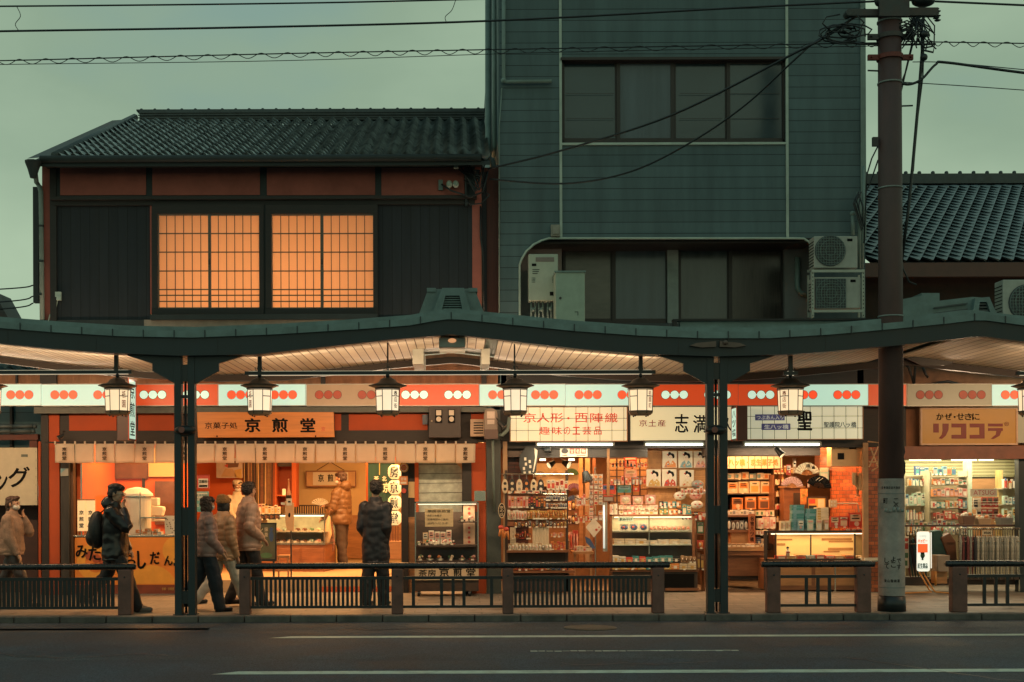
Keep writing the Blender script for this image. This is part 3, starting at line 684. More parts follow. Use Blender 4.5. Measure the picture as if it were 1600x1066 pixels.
for x in (-4.0, -2.1): lamp('POINT', (x, YA + 1.7, 4.75), 120, (1, .60, .31), .25, name='upstairs_lamp')
g = MB(); g.add([(Xw0 - .1, YA + .12, ZE - .06), (Xw0 - .1, YA + 5.6, ZE - .06), (Xw0 - .1, YA + 4.9, zr - .15)], [(0, 1, 2)]); g.build('gable', M_rust, house)
hb('frieze_backing', M_timb2, 86, 255, 742, 316, YA, .1)
for a, b in ((94, 228), (238, 406), (417, 586), (596, 727)): hb('frieze_panel', M_redpl, a, 262, b, 305, YA - .012, .011)
hb('beam', M_timber, 78, 306, 745, 311, YA - .10, .12)
hb('beam', M_timber, 82, 311, 742, 320, YA - .03, .06)
g = MB(); g.pbox(82, 320, 234, 503, YA + .02, .09); g.build('boarding', M_boardd, house)
g = MB(); g.pbox(588, 320, 738, 500, YA + .02, .09); g.build('boarding', M_boardd, house)
hb('corner_post', M_timber, 78, 255, 88, 505, YA - .02, .12)
hb('sill_band', M_timb2, 234, 491, 590, 499, YA - .10, .14)
hb('plaster_band', mat('dusty_cream_plaster', (.25, .22, .18), .85), 225, 499, 640, 510, YA - .02, .1)
hb('boarding_foot', M_timb2, 60, 500, 242, 516, YA - .01, .12); hb('reveal', M_redpl, 234.5, 322, 237.5, 490, YA - .01, .12)
def upstairs_window(x0, x1, panes):
    fr = MB()
    for a in ((x0, 320, x1, 334), (x0, 482, x1, 491), (x0, 334, x0 + 9, 482), (x1 - 7, 334, x1, 482)): fr.pbox(*a, YA - .05, .15)
    wnd = fr.build('window', M_timber, house)
    (a0, a1), (b0, b1) = panes
    for q, (p0, p1) in enumerate(panes):
        Y = YA + (.03 if q == 0 else .0)
        s = MB(); s.pbox(p0, 335, p1, 482, Y + .05, .01); s.build('shoji_paper', M_shoji, wnd)
        s = MB(); n = 6 if p1 - p0 > 70 else 6
        for k in range(1, n):
            x = p0 + (p1 - p0) * k / n; s.pbox(x - .55, 335, x + .55, 482, Y + .035, .014)
        for y in (365, 394, 423.5, 452.5, 461.5, 471): s.pbox(p0, y - .8, p1, y + .8, Y + .030, .014)
        for a in ((p0 - 1, 334, p1 + 1, 336.5), (p0 - 1, 480.5, p1 + 1, 483)): s.pbox(*a, Y + .02, .05)
        s.build('muntins', M_timber, wnd)
    s = MB(); s.pbox(a1 - 1.8, 335, b0 + .5, 482, YA - .02, .06); s.build('meeting_stile', M_timber, wnd)
    s = MB(); s.pbox(a1 - 1.2, 405, b0 + .8, 414, YA - .05, .03); s.build('catch', M_black, wnd)
    s = MB(); s.pbox(x0 + 9, 335, x1 - 7, 482, YA - .035, .004); s.build('glass', M_clear, wnd)
upstairs_window(237, 412, ((247, 327), (328.5, 405)))
upstairs_window(415, 590, ((426, 502.5), (504.5, 583)))
hb('mullion_post', M_timb2, 411.5, 320, 415.5, 491, YA - .02, .1)
# red side posts, side wall and pipes
hb('side_post', M_redpl, 66, 250, 78, 505, YA + .05, .12); hb('side_post', M_redpl, 738, 250, 752, 500, YA + .02, .1)
hb('side_panel', mat('dark_oxide_corrugated', (.10, .03, .022), .7, var=.3, stretch=(8, 1, .3)), 752.5, 262, 780, 500, YA + .16, .1)
hb('wing_board', M_timb2, 51.5, 292, 60, 473, YA + .2, .1)
dp = MB(); a = [V3(49, 252, YE - .02), V3(54, 262, YE), V3(57, 285, YA + .02), V3(62, 292, YA), V3(64, 300, YA), V3(66, 500, YA)]
dp.tube(a, .038, 10); dpo = dp.build('downpipe', M_pipe, house, smooth=True)
dp = MB(); q = V3(54, 262, YE - .05); dp.lathe(q.x - .02, q.y, [(.05, q.z - .16), (.09, q.z - .02), (.13, q.z + .08), (.13, q.z + .10)], 10); dp.build('hopper', M_timb2, dpo)
dp = MB()
for y in (355, 410, 462): X, Z = P(64.6, y, YA); dp.lathe(X, YA, [(.044, Z), (.044, Z + .03)], 10)
dp.build('pipe_band', M_timb2, dpo)
ob = MB(); ob.pbox(86, 456, 95, 464, YA - .03, .05); ob.pbox(88, 463, 95, 469, YA - .04, .05); ob.tube([V3(90, 469, YA), V3(88, 480, YA - .01), V3(78, 492, YA - .01), V3(75, 505, YA - .01)], .008, 5)
ob.build('outlet_box', M_white, house)
# lower storey
hb('upper_render', M_rough, 60, 540, 778, 602, YA + .10, .1)
for a, b in ((62, 88), (186, 193), (501, 508), (752, 760)): hb('upper_post', M_timber, a, 545, b, 604, YA + .04, .08)
hb('lintel', mat('grey_green_flashing', (.085, .10, .085), .5, var=.3, dirt=.4), 53, 633.5, 762, 645, YA - .20, .2)
hb('beam', M_timber, 64, 645, 762, 692, YA + .02, .14)
for a, b in ((108, 182), (216, 273), (300, 307), (523, 533), (545, 668), (736, 757)): hb('frieze_panel', M_orpl, a, 646.5, b, 673, YA + .008, .011)
hb('beam', M_timber, 97, 673, 745, 694, YA - .015, .035)
hb('shop_post', M_timber, 65, 640, 76, 931, YA - .02, .15); hb('red_pilaster', M_orpl, 76, 640, 93, 931, YA + .0, .15)
hb('shop_post', mat('worn_timber_post', (.030, .026, .022), .6, var=.5, stretch=(3, 3, .4), scale=6), 95, 692, 108, 931, YA - .06, .2)
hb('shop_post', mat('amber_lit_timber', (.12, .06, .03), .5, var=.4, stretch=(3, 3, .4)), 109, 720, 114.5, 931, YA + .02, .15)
hb('shop_post', M_timber, 116, 694, 126, 838, YA + .3, .12)
hb('red_pilaster', M_orpl, 737, 692, 759, 931, YA + .0, .16); hb('shop_post', M_timber, 722, 694, 737, 931, YA - .03, .2)
hb('end_pillar', mat('grey_green_steel_pillar', (.045, .055, .050), .5, var=.3), 760, 640, 783, 932, YA - .05, .25, bevel=.01)
hb('side_wall', M_orpl, 60, 690, 64, 931, YA + .1, 5)
# left neighbour alley: blue siding, little tiled pent roof, parking board
nb = thing('neighbour_building', 'blue sided building in the gap at the left, with a small tiled pent roof', 'building', (-9, 23, 0))
g = MB(); g.pbox(-420, 556, 66, 760, 22.0, .2); g.build('wall', lines_mat('teal_siding_far', (.055, .12, .135), (.02, .045, .05), 'Z', .2, .012), nb)
vs, fs = tile_field(P(-420, 560, 22)[0], P(62, 560, 22)[0], 21.6, P(0, 585, 21.6)[1], .35, 3.0, .24, .24)
g = MB(); g.add(vs, fs); g.build('roof', mat('blue_roof_tile', (.05, .11, .13), .35, var=.4), nb)
hb('render_strip', M_rough, -420, 585, 66, 604, 20.9, .1, nb); hb('post', M_timber, 24, 585, 27, 604, 20.85, .04, nb)
hb('window_bar', M_timber, 15, 634, 19, 700, 21.9, .08, nb)
for k in range(2): 
    g = MB(); X0, Z = P(-300, 668 + 8 * k, 20.6); X1, _ = P(58 - 0 * k, 668, 20.6)
    xx = X0
    while xx < X1: g.tube([(xx, 20.6 - .08 * k, Z), (min(xx + .33, X1) - .01, 20.6 - .08 * k, Z + .004)], .035, 8); xx += .33
    g.build('pent_roof_tile', M_ridge, nb, smooth=True)
hb('pent_fascia', mat('dark_red_timber', (.10, .025, .015), .6), -300, 679, 59, 688, 20.6, .12, nb)
hb('post', mat('dark_red_timber', (.1, .02, .01)), 46, 688, 58, 700, 20.65, .1, nb)
hb('lower_wall', mat('dark_maroon_board', (.05, .018, .012), .6, var=.3), -420, 790, 59, 932, 20.85, .2, nb)
hb('alley_frame', M_black, 60, 690, 66, 932, 20.5, .2, nb)
pb = thing('parking_board', 'big cream parking board with black lettering behind the woman in the fleece', 'sign', (P(0, 790, 20.4)[0], 20.4, 1.3))
hb('board', mat('cream_enamel_board', (.52, .46, .33), .5, var=.08, dirt=.15), -190, 700, 58, 790, 20.4, .05, pb)
g = MB(); g.ptext('ン', -6, 738, 12, 768, 20.4, bold=.03); g.ptext('グ', 13, 729, 47, 762, 20.4, bold=.03); g.ptext('パーキ', -150, 732, -16, 764, 20.4, bold=.03); g.build('lettering', M_ink, pb)
g = MB(); g.pbox(33, 710, 43, 714, 20.39, .01); g.build('sticker', mat('grey_sticker', (.12, .14, .12)), pb)
g = MB()
for k in range(7): X, Z = P(56, 706 + k * 13, 20.39); g.ball((X, 20.395, Z), .008, n=6, m=4)
g.build('rivet', M_alu, pb)
# dark gable of a far house at the left edge
fg = thing('far_gable', 'dark gable tip of a distant roof at the left edge', 'roof', (-9.5, 30, 0))
g = MB(); g.ppoly([(-120, 560), (-10, 455), (17, 505), (20, 560)], 26, 1.0); g.build('gable', M_rust, fg)

# ================================================================== blue-grey three storey building
YB3 = 20.30
bb = thing('blue_sided_building', 'three storey building in blue grey lap siding with wide dark windows', 'building', (3.5, YB3, 0))
X0 = P(781, 400, YB3)[0]; X1 = P(1352, 300, YB3)[0]
def wall_box(px0, py0, px1, py1, Y=YB3, d=.12, m=M_siding): hb('wall', m, px0, py0, px1, py1, Y, d, bb)
wall_box(781, -60, 876, 372); wall_box(1228, -60, 1352, 372); wall_box(876, -60, 1228, 92); wall_box(876, 224, 1228, 372)
# lower storey: recessed balcony with a rounded corner in the siding
g = MB(); g.ppoly([(781, 372), (858, 372), (838, 380), (820, 395), (812, 412), (812, 520), (781, 520)], YB3, .12); g.build('wall', M_siding, bb)
wall_box(1268, 372, 1352, 520)
g = MB(); g.box(X0 + .1, X1 - .1, YB3 + .9, YB3 + 14.9, 2.9, 11.2); g.build('core', M_pinkw, bb)
g = MB(); g.box(X0 - .001, X0 + .1, YB3 + .12, YB3 + 15, 2.9, 11.2); g.build('side_wall', lines_mat('blue_grey_side', (.075, .12, .13), (.03, .05, .05), 'Y', .5, .01), bb)
g = MB(); g.box(X1 - .1, X1 + .001, YB3 + .12, YB3 + 15, 2.9, 11.2); g.build('side_wall', M_siding, bb)
tr = MB(); a = [V3(p, q, YB3 - .01) for p, q in ((812, 520), (812, 414), (815, 405), (822, 393), (834, 382), (846, 376), (858, 372.5), (1240, 372.5), (1256, 373), (1264, 378), (1268, 386), (1268, 500))]
tr.tube(a, .018, 6); tr.build('opening_trim', M_white, bb)
for x in (876, 1230): hb('trim_strip', M_white, x - 2, -60, x + 2, 372, YB3 - .025, .03, bb)
hb('trim_strip', M_white, 878, 222.5, 1228, 226, YB3 - .03, .05, bb); hb('window_hood', M_frameb, 876, 89, 1228, 93, YB3 - .05, .1, bb)
hb('corner_trim', M_pipe, 1345, -60, 1353, 372, YB3 - .03, .03, bb)
def big_window(x0, x1, y0, y1, cuts, mats, Y, name='window'):
    fr = MB()
    for a in ((x0, y0, x1, y0 + 4), (x0, y1 - 4, x1, y1), (x0, y0, x0 + 3, y1), (x1 - 3, y0, x1, y1)): fr.pbox(*a, Y - .02, .1)
    wnd = fr.build(name, M_frameb, bb)
    e = [x0] + cuts + [x1]
    for i in range(len(e) - 1):
        Yi = Y + (.02 if i % 2 else .045)
        s = MB(); s.pbox(e[i] + 1, y0 + 3, e[i + 1] - 1, y1 - 3, Yi, .008); s.build('pane', mats[i], wnd)
        s = MB(); s.pbox(e[i] - 1.5, y0 + 3.5, e[i] + 4, y1 - 3.5, Yi - .015, .03); s.pbox(e[i + 1] - 4, y0 + 3.5, e[i + 1] + 1.5, y1 - 3.5, Yi - .014, .03)
        s.pbox(e[i] + 4, y0 + 3.5, e[i + 1] - 4, y0 + 7, Yi - .012, .03); s.pbox(e[i] + 4, y1 - 7, e[i + 1] - 4, y1 - 3.5, Yi - .012, .03); s.build('sash', M_frameb, wnd)
    return wnd
M_gl4 = mat('grey_curtain_glass', (.075, .10, .118), .18, var=.25, scale=1.0, spec=.6, stretch=(5, 1, .4))
wn = big_window(878, 1226, 93, 223, [965, 1052, 1137], [M_glassd, M_gl4, M_glassd, M_glassd], YB3 + .08)
s = MB()
for y in (146, 185):
    for a, b in ((884, 960), (1062, 1128), (1142, 1218)): s.pbox(a, y, b, y + .6, YB3 + .075, .004)  # reflected lines in the panes, built as thin dark strips
s.build('reflection_line', M_frameb, wn)
hb('balcony_floor', M_teal, 812, 505, 1268, 525, YB3 + .02, .9, bb)
big_window(880, 1044, 383, 505, [958], [M_glassd3, M_gl4], YB3 + .78, 'patio_window'); big_window(1060, 1226, 381, 505, [1140], [M_glassd2, mat('brown_curtain_glass', (.035, .026, .022), .2, var=.4, stretch=(6, 1, .4), spec=.6)], YB3 + .78, 'patio_window')
hb('ceiling_shade', M_frameb, 812, 368, 1268, 380, YB3 + .13, .75, bb)
hb('balcony_post', mat('pale_grey_post', (.27, .30, .28), .7, var=.15), 1043, 377, 1060, 510, YB3 + .70, .1, bb)
hb('balcony_post', M_pinkw, 1226, 377, 1266, 510, YB3 + .66, .1, bb); hb('balcony_post', M_pinkw, 813, 377, 878, 510, YB3 + .6, .1, bb)
pp = MB(); pp.tube([V3(763, -60, YB3 + 1.5), V3(763, 240, YB3 + 1.5), V3(768, 250, YB3 + 1.2), V3(771, 262, YB3 + 1), V3(771, 290, YB3 + 1)], .055, 10); pp.tube([V3(772, -60, YB3 + .5), V3(773, 230, YB3 + .5), V3(771, 244, YB3 + .7)], .035, 10)
pp.build('drain_pipe', M_pipe, bb, smooth=True)
pp = MB(); pp.tube([V3(787, -60, YB3 - .07), V3(787, 122, YB3 - .07), V3(790, 128, YB3 - .07), V3(862, 127, YB3 - .07)], .03, 10); pp.ball(tuple(V3(787, 126, YB3 - .07)), .045, n=10, m=6)
pp.tube([V3(783, 150, YB3 - .03), V3(784, 138, YB3 - .03), V3(780, 200, YB3 - .03), V3(780, 500, YB3 - .03)], .012, 6); pp.build('vent_pipe', M_pipe, bb, smooth=True)
pp = MB(); pp.tube([V3(1246, 402, YB3 + .6), V3(1246, 450, YB3 + .6), V3(1252, 458, YB3 + .6), V3(1262, 461, YB3 + .6)], .045, 10); pp.build('duct', M_pipe, bb, smooth=True)
pp = MB(); pp.pbox(861, 351, 875, 369, YB3 - .07, .07); pp.pbox(864, 354, 873, 366, YB3 - .09, .02); pp.build('junction_box', mat('beige_plastic', (.30, .27, .22), .5), bb, bevel=.006)
# ground floor of the building: pillars and shop lintels
hb('shop_soffit', M_timber, 783, 540, 1408, 602, YB3 + .12, .1, bb); SH = mat('grey_shutter_case', (.14, .10, .08), .5, var=.2); hb('shop_soffit', SH, 793, 691, 1010, 714, YB3 + .12, .5, bb); hb('shop_soffit', SH, 1010, 691, 1104, 697, YB3 + .12, .5, bb); hb('shop_soffit', SH, 1104, 691, 1282, 712, YB3 + .12, .5, bb)
hb('sign_backing', M_timber, 783, 632, 1416, 700, YB3 + .0, .1, bb)
M_brick = brick_mat('brown_wall_tile', (.16, .05, .028), (.09, .028, .018), (.05, .03, .02), .20, .06, .006, .28)
M_brick2 = brick_mat('orange_brown_wall_tile', (.46, .12, .04), (.28, .07, .03), (.14, .07, .04), .105, .062, .005, .25, var=.4)
hb('tiled_pier', M_brick, 792, 692, 826, 930, YB3 + .35, .3, bb)
hb('tiled_pier', M_brick, 1281, 692, 1300, 735, YB3 + .7, .3, bb)
hb('tiled_wall', M_brick2, 1300, 690, 1385, 940, YB3 + 1.0, .1, bb)
hb('tiled_pier', M_brick2, 1356, 700, 1378, 935, YB3 + .02, .2, bb)
hb('wood_post', mat('pale_pine_post', (.38, .22, .11), .5, var=.2), 1349, 692, 1357, 905, YB3 - .02, .07, bb)
hb('wood_post', mat('pale_pine_post', (.38, .22, .11)), 786, 690, 793, 900, YB3 - .02, .07, bb)

# ================================================================== right neighbour with tiled roof
rb = thing('right_tiled_house', 'low house with dark tiled roof behind the utility pole, drugstore below', 'house', (9, 21.5, 0))
YD = 21.6
ZD = P(1480, 412, YD)[1]; xr0, xr1 = P(1352, 412, YD)[0], 15.5
vs, fs = tile_field(xr0, xr1, YD - .3, ZD, .455, 6.45, .22, .24, diamond=True, amp=.02)
g = MB(); g.add(vs, fs); rf = g.build('roof', mat('slate_tile_right', (.115, .15, .155), .36, var=.45, scale=5), rb)
c2, s2 = math.cos(math.atan(.455)), math.sin(math.atan(.455)); yr2, zr2 = YD - .3 + 6.7 * c2, ZD + 6.7 * s2
g = MB(); g.box(xr0, xr1, yr2 - .1, yr2 + .2, zr2 - .05, zr2 + .16); x = xr0 + .1
while x < xr1: g.ball((x, yr2 - .02, zr2 + .19), .045, n=8, m=5); x += .29
g.build('ridge', M_ridge, rf)
g = MB(); g.add([(xr0, YD - .3, ZD - .05), (xr1, YD - .3, ZD - .05), (xr1, yr2 + .2, zr2 - .06), (xr0, yr2 + .2, zr2 - .06)], [(0, 1, 2, 3)]); g.build('roof_deck', M_timb2, rf)
hb('gutter', mat('brown_gutter', (.07, .032, .024), .5), 1352, 410, 1800, 432, YD - .35, .12, rb)
hb('upper_wall', mat('dark_brown_render', (.045, .025, .018), .8, var=.3), 1352, 420, 1800, 600, YD + .2, .2, rb)
hb('lower_render', mat('brown_render_right', (.20, .105, .06), .85, var=.35, dirt=.4), 1400, 540, 1800, 602, 20.42, .1, rb)
hb('sign_wall', M_rough, 1410, 633, 1800, 710, 20.36, .12, rb)
hb('shutter_case', mat('rust_red_shutter_case', (.20, .07, .04), .5, var=.25), 1408, 697, 1800, 717, 20.10, .3, rb)
hb('shop_post', M_teal, 1592, 717, 1606, 932, 20.2, .15, rb); hb('shop_post', mat('pale_pine_post', (.38, .22, .11)), 1409, 717, 1413, 930, 20.2, .1, rb)
dr = MB(); dr.ppoly([(1415, 560), (1470, 541), (1520, 541), (1535, 551), (1478, 571), (1440, 571)], 19.3, .02); dr.build('rear_opening', M_black, canopy)
for q, pts in enumerate([[(1408, 560), (1420, 575), (1428, 600)], [(1424, 556), (1430, 572), (1428, 600)], [(1440, 570), (1446, 585), (1450, 590)], [(1450, 603), (1480, 596), (1510, 603)]]):
    g = MB(); g.tube([V3(a, b, 20.3) for a, b in pts], .022, 6); g.build('cable_conduit', M_black, rb, smooth=True)
# ================================================================== pavement railings
YF = 16.95
def railing(x0, x1, posts, bays, label, zr=883.5):
    xm = (x0 + x1) / 2; o = thing('street_railing', label, 'railing', (P(xm, 900, YF)[0], YF, 0), 0, 'low steel railings along the kerb')
    X0, Z = P(x0, 883.5, YF - .04); X1, _ = P(x1, 883.5, YF); Z = .637
    g = MB(); g.tube([(X0, YF - .02, Z), (X0 + .015, YF - .02, Z), (X1 - .015, YF - .02, Z), (X1, YF - .02, Z)], .042, 12, radii=[.03, .042, .042, .03]); g.build('handrail', M_rail, o, smooth=True)
    for a, b in posts:
        g = MB(); A, B = P(a, 930, YF)[0], P(b, 930, YF)[0]; g.box(A, B, YF - .07, YF + .07, .0, .60); g.box(A + .02, B - .02, YF - .05, YF + .05, .60, .625); p = g.build('railing_post', M_post, o, bevel=.012)
        g = MB(); g.ball(((A + B) / 2, YF - .072, .50), .012, n=8, m=5); g.build('bolt', M_black, p)
    for a, b, kind in bays:
        A, B = P(a, 930, YF)[0], P(b, 930, YF)[0]
        g = MB(); g.box(A, B, YF - .02, YF + .02, .455, .495); g.box(A, B, YF - .02, YF + .02, .075, .11); g.build('rail_bar', M_black, o)
        if kind == 'dense': xs = []; x = A + .03
        if kind == 'dense':
            while x < B - .03: xs.append((x, .017)); x += .0595
        elif kind == 'heavy':
            xs = []; x = A + .02
            while x < B - .03: xs.append((x, .0225)); x += .0575
        else: xs = [(P(q, 930, YF)[0], .021) for q in kind]
        for q, wd in xs:
            g = MB(); g.box(q - wd, q + wd, YF - .012, YF + .012, .11, .455); g.build('baluster', M_black, o)
railing(-260, 213, [(186, 207)], [(-240, 186, 'heavy')], 'long railing at the left with close set balusters, ending before the canopy posts')
railing(368, 1046, [(375, 392), (612, 630), (785, 802), (1018, 1037)], [(392, 612, 'dense'), (630, 785, (646, 690, 708, 725, 768)), (802, 1018, 'dense')], 'longest railing, in the middle, three bays, the centre bay nearly open')
railing(1190, 1366, [(1197, 1218), (1337, 1359)], [(1218, 1337, (1260, 1278, 1296))], 'short railing with three balusters between canopy posts and utility pole')
railing(1478, 1800, [(1485, 1509)], [(1509, 1790, (1538, 1556, 1574, 1640, 1660))], 'railing at the right edge of the view in front of the umbrellas')

# ================================================================== utility pole
YP = 17.12
M_pole = mat('red_brown_pole_sheath', (.082, .040, .036), .55, var=.3, scale=3, stretch=(1, 1, .4), dirt=.35, dirtcol=(.03, .022, .02), bump=.15)
pole = thing('utility_pole', 'thick red brown utility pole rising through the canopy at the right', 'utility pole', (P(1393, 900, YP)[0], YP, 0))
Xp = P(1393, 900, YP)[0]
g = MB(); g.cyl((Xp, YP, 0), (Xp, YP, 9.4), .165, .148, 28); g.build('shaft', M_pole, pole, smooth=True)
g = MB(); zz = lambda y: P(1390, y, YP)[1]
g.cyl((Xp, YP, zz(930)), (Xp, YP, zz(748)), .172, .170, 28, cap=False); pl_ = g.build('wrap', mat('grey_anti_poster_sheet', (.36, .31, .28), .75, var=.25, scale=5, dirt=.5, dirtcol=(.05, .05, .05), bump=.4, bscale=160), pole, smooth=True)
g = MB(); g.cyl((Xp, YP, 0), (Xp, YP, zz(931)), .185, .178, 28); g.build('base_collar', M_black, pole, smooth=True)
def on_pole(mb, t, px, py, h, r=.1745, vertical=False, bold=.02, wscale=1.0):
    """characters wrapped round the pole's face"""
    n = len(t); step = h * 1.08
    for i, ch in enumerate(t):
        vs_, fs_ = text_geo(ch, bold, 2)
        if not vs_: continue
        ax, bx = min(v.x for v in vs_), max(v.x for v in vs_); ay, by = min(v.y for v in vs_), max(v.y for v in vs_)
        X = P(px, py, YP - r)[0] - Xp + (0 if vertical else (i - (n - 1) / 2) * step * wscale); Z = P(px, py, YP - r)[1] - (i * step if vertical else 0)
        o = []
        for v in vs_:
            u = X + ((v.x - ax) / (bx - ax) - .5) * h * .9 * wscale; w_ = Z + ((v.y - ay) / max(by - ay, .01) - .5) * h
            a = max(-1.4, min(1.4, u / r)); o.append((Xp + r * math.sin(a), YP - r * math.cos(a), w_))
        mb.add(o, fs_)
g = MB(); on_pole(g, '駐車違反追放路線', 1392, 762, .035, wscale=.85); on_pole(g, 'この', 1400, 783, .07, vertical=True); on_pole(g, '町', 1384, 783, .07, vertical=True)
on_pole(g, 'よこ', 1396, 874, .07, vertical=True); on_pole(g, 'です', 1405, 877, .07, vertical=True); on_pole(g, 'して', 1386, 876, .07, vertical=True); on_pole(g, '東山警察署', 1394, 908, .04)
g.build('lettering', M_ink, pl_)
g = MB()
for y in (772, 918): g.cyl((Xp, YP, zz(y)), (Xp, YP, zz(y) + .012), .1735, n=28)
g.build('strap', mat('dull_strap', (.2, .2, .19), .5), pl_)
g = MB()
for a in range(5):
    g.box(Xp - .15 + a * .055, Xp - .11 + a * .055, YP - .175, YP - .17, zz(800) , zz(792) - random.uniform(0, .04))
for y, r in ((132, .162), (296, .164), (496, .166), (22, .165), (36, .165)): g.cyl((Xp, YP, zz(y)), (Xp, YP, zz(y) + .02), r, n=24)
g.build('steel_band', mat('pale_worn_band', (.24, .26, .24), .5, dirt=.6), pole, smooth=True)
g = MB()
for y, c in ((62, 0), (94, 1)):
    g.use(M_rust if not c else mat('rust_red_clamp', (.16, .03, .02), .6)); z = zz(y)
    g.cyl((Xp, YP, z), (Xp, YP, z + .06), .172, n=24); g.box(Xp - .30, Xp - .14, YP - .05, YP + .0, z - .01, z + .06); g.box(Xp + .14, Xp + .30, YP - .05, YP + .0, z - .01, z + .06)
    for s in (-.26, .26): g.cyl((Xp + s, YP - .09, z + .025), (Xp + s, YP + .04, z + .025), .014, n=6)
g.build('clamp', M_rust, pole)
g = MB(); g.box(Xp - .58, Xp - .14, YP - .10, YP - .02, zz(29), zz(18)); g.box(Xp + .14, Xp + .62, YP - .10, YP - .02, zz(29), zz(16)); g.box(Xp - .20, Xp + .20, YP - .20, YP - .165, zz(34), zz(8))
g.cyl((Xp - .57, YP - .12, zz(24)), (Xp - .57, YP + .02, zz(24)), .05, n=10); g.build('crossarm', M_rust, pole, bevel=.006)
g = MB()
for k in range(6): g.lathe(Xp + .60 + .02 * (k % 2), YP - .06, [(.03, zz(16) - .03 * k - .02), (.045, zz(16) - .03 * k - .01), (.02, zz(16) - .03 * k)], 8)
g.ball((Xp + .45, YP, zz(2)), .16, .1, .08, 12, 8); g.ball((Xp - .17, YP - .05, zz(2)), .05, .05, .09); g.ball((Xp + .42, YP - .1, zz(58)), .06, .05, .05); g.ball((Xp + .42, YP - .1, zz(94)), .05)
g.build('insulator', M_black, pole, smooth=True)
g = MB()
for y, s in ((92 + 19, -1), (166, 1)): g.cyl((Xp + s * .14, YP, zz(y)), (Xp + s * .30, YP - .02, zz(y)), .011, n=6)
g.pbox(1364, 214, 1372, 228, YP - .06, .05); g.build('step_bolt', M_black, pole)
# loops and tails of cable round the head of the pole
g = MB(); rnd = random.Random(3)
for k in range(9):
    c = V3(1322 + rnd.uniform(-14, 16), 48 + rnd.uniform(-12, 12), YP - .1); rr = rnd.uniform(.10, .24)
    g.tube([c + Vector((rr * 1.3 * math.cos(t / 8 * 6.28 + k), -.05 * math.sin(t), rr * .55 * math.sin(t / 8 * 6.28 + k))) for t in range(8)], .011, 5)
for k in range(26):
    a = V3(1441 + rnd.uniform(-26, 8), 18 + rnd.uniform(0, 12), YP - .08); e = V3(1425 + rnd.uniform(-18, 40), 48 + rnd.uniform(0, 32), YP - .1 + rnd.uniform(-.1, .1)); mid = (a + e) / 2 + Vector((rnd.uniform(-.1, .1), 0, rnd.uniform(-.12, .05)))
    g.tube([a, mid, e], .009, 5)
for k in range(8):
    b = V3(1402 + rnd.uniform(0, 10), 36 + k * 2.2, YP - .12); g.tube([b, b + Vector((.08, 0, .03)), b + Vector((.17, 0, -.01))], .010, 5)
g.tube([V3(1432, 60, YP - .05), V3(1445, 75, YP - .05), V3(1460, 72, YP - .05), V3(1458, 82, YP - .05), V3(1440, 78, YP - .05)], .013, 6)
g.build('cable_tangle', M_black, pole, smooth=True)
for pts, r in (([(1440, 30), (1441, 80), (1434, 170), (1426, 260), (1419, 330), (1409, 405)], .022), ([(1444, 50), (1442, 120), (1432, 200), (1427, 268)], .010), ([(1432, 40), (1420, 90), (1411, 130), (1403, 162)], .012), ([(1426, 70), (1416, 110), (1404, 140), (1402, 158)], .010),
               ([(1372, 228), (1362, 248), (1354, 275), (1352, 330)], .010), ([(1372, 250), (1360, 285), (1353, 300), (1350, 380)], .010), ([(1408, 400), (1411, 420), (1420, 440), (1432, 445)], .010), ([(1402, 160), (1402, 250), (1403, 330)], .006)):
    g = MB(); g.tube([V3(a, b, YP + .15) for a, b in pts], r, 6); g.build('drop_cable', M_black, pole, smooth=True)
g = MB(); rnd = random.Random(5)
for k in range(10):
    pts = [V3(1405 + rnd.uniform(-2, 9), 700 + i * 22 + rnd.uniform(-6, 6), YP - .02) for i in range(3)]; g.tube(pts, .012, 5)
g.tube([V3(1411, 636, YP), V3(1409, 680, YP), V3(1412, 705, YP), V3(1408, 716, YP)], .02, 6)
g.build('cable_bundle', M_black, pole, smooth=True)

# ================================================================== overhead wires
def wire(pts, r, label, wavy=None, n=8):
    V = [V3(*p) for p in pts]; out = []
    for i in range(len(V) - 1):                     # Catmull-Rom through the points
        p0, p1, p2, p3 = V[max(i - 1, 0)], V[i], V[i + 1], V[min(i + 2, len(V) - 1)]
        for k in range(n):
            t = k / n; out.append(.5 * ((2 * p1) + (-p0 + p2) * t + (2 * p0 - 5 * p1 + 4 * p2 - p3) * t * t + (-p0 + 3 * p1 - 3 * p2 + p3) * t ** 3))
    out.append(V[-1]); o = thing('overhead_cable', label, 'cable', tuple(out[0]), 0, 'cables strung over the street')
    g = MB(); g.tube(out, r, 6); g.build('cable', M_black, o, smooth=True)
    if wavy:
        per, amp, thick = wavy; L = sum((out[i + 1] - out[i]).length for i in range(len(out) - 1)); m = int(L / per * 10); pts2 = []
        for k in range(m + 1):
            s = k / m * (len(out) - 1); i = min(int(s), len(out) - 2); q = out[i].lerp(out[i + 1], s - i); a = 2 * math.pi * k / 10
            pts2.append(q + Vector((0, amp * .5 * math.cos(a), -amp * .6 + amp * math.sin(a))))
        g = MB(); g.tube(pts2, thick, 5); g.build('lashing_wire', M_black, o, smooth=True)
    return o
wire([(-400, 56, YP), (0, 49, YP), (380, 43, YP), (760, 33, YP), (1160, 12, YP), (1372, 2, YP)], .014, 'plain thick black cable crossing the sky above the tiled roof')
wire([(-400, 12, YP), (0, 10, YP), (400, 6, YP), (700, 0, YP), (1372, -18, YP)], .011, 'topmost cable leaving the upper edge of the view above the tiled roof')
wire([(26, 10, YP), (32, 25, YP), (24, 38, YP), (30, 49, YP)], .005, 'short hanging wire joining two cables at the upper left')
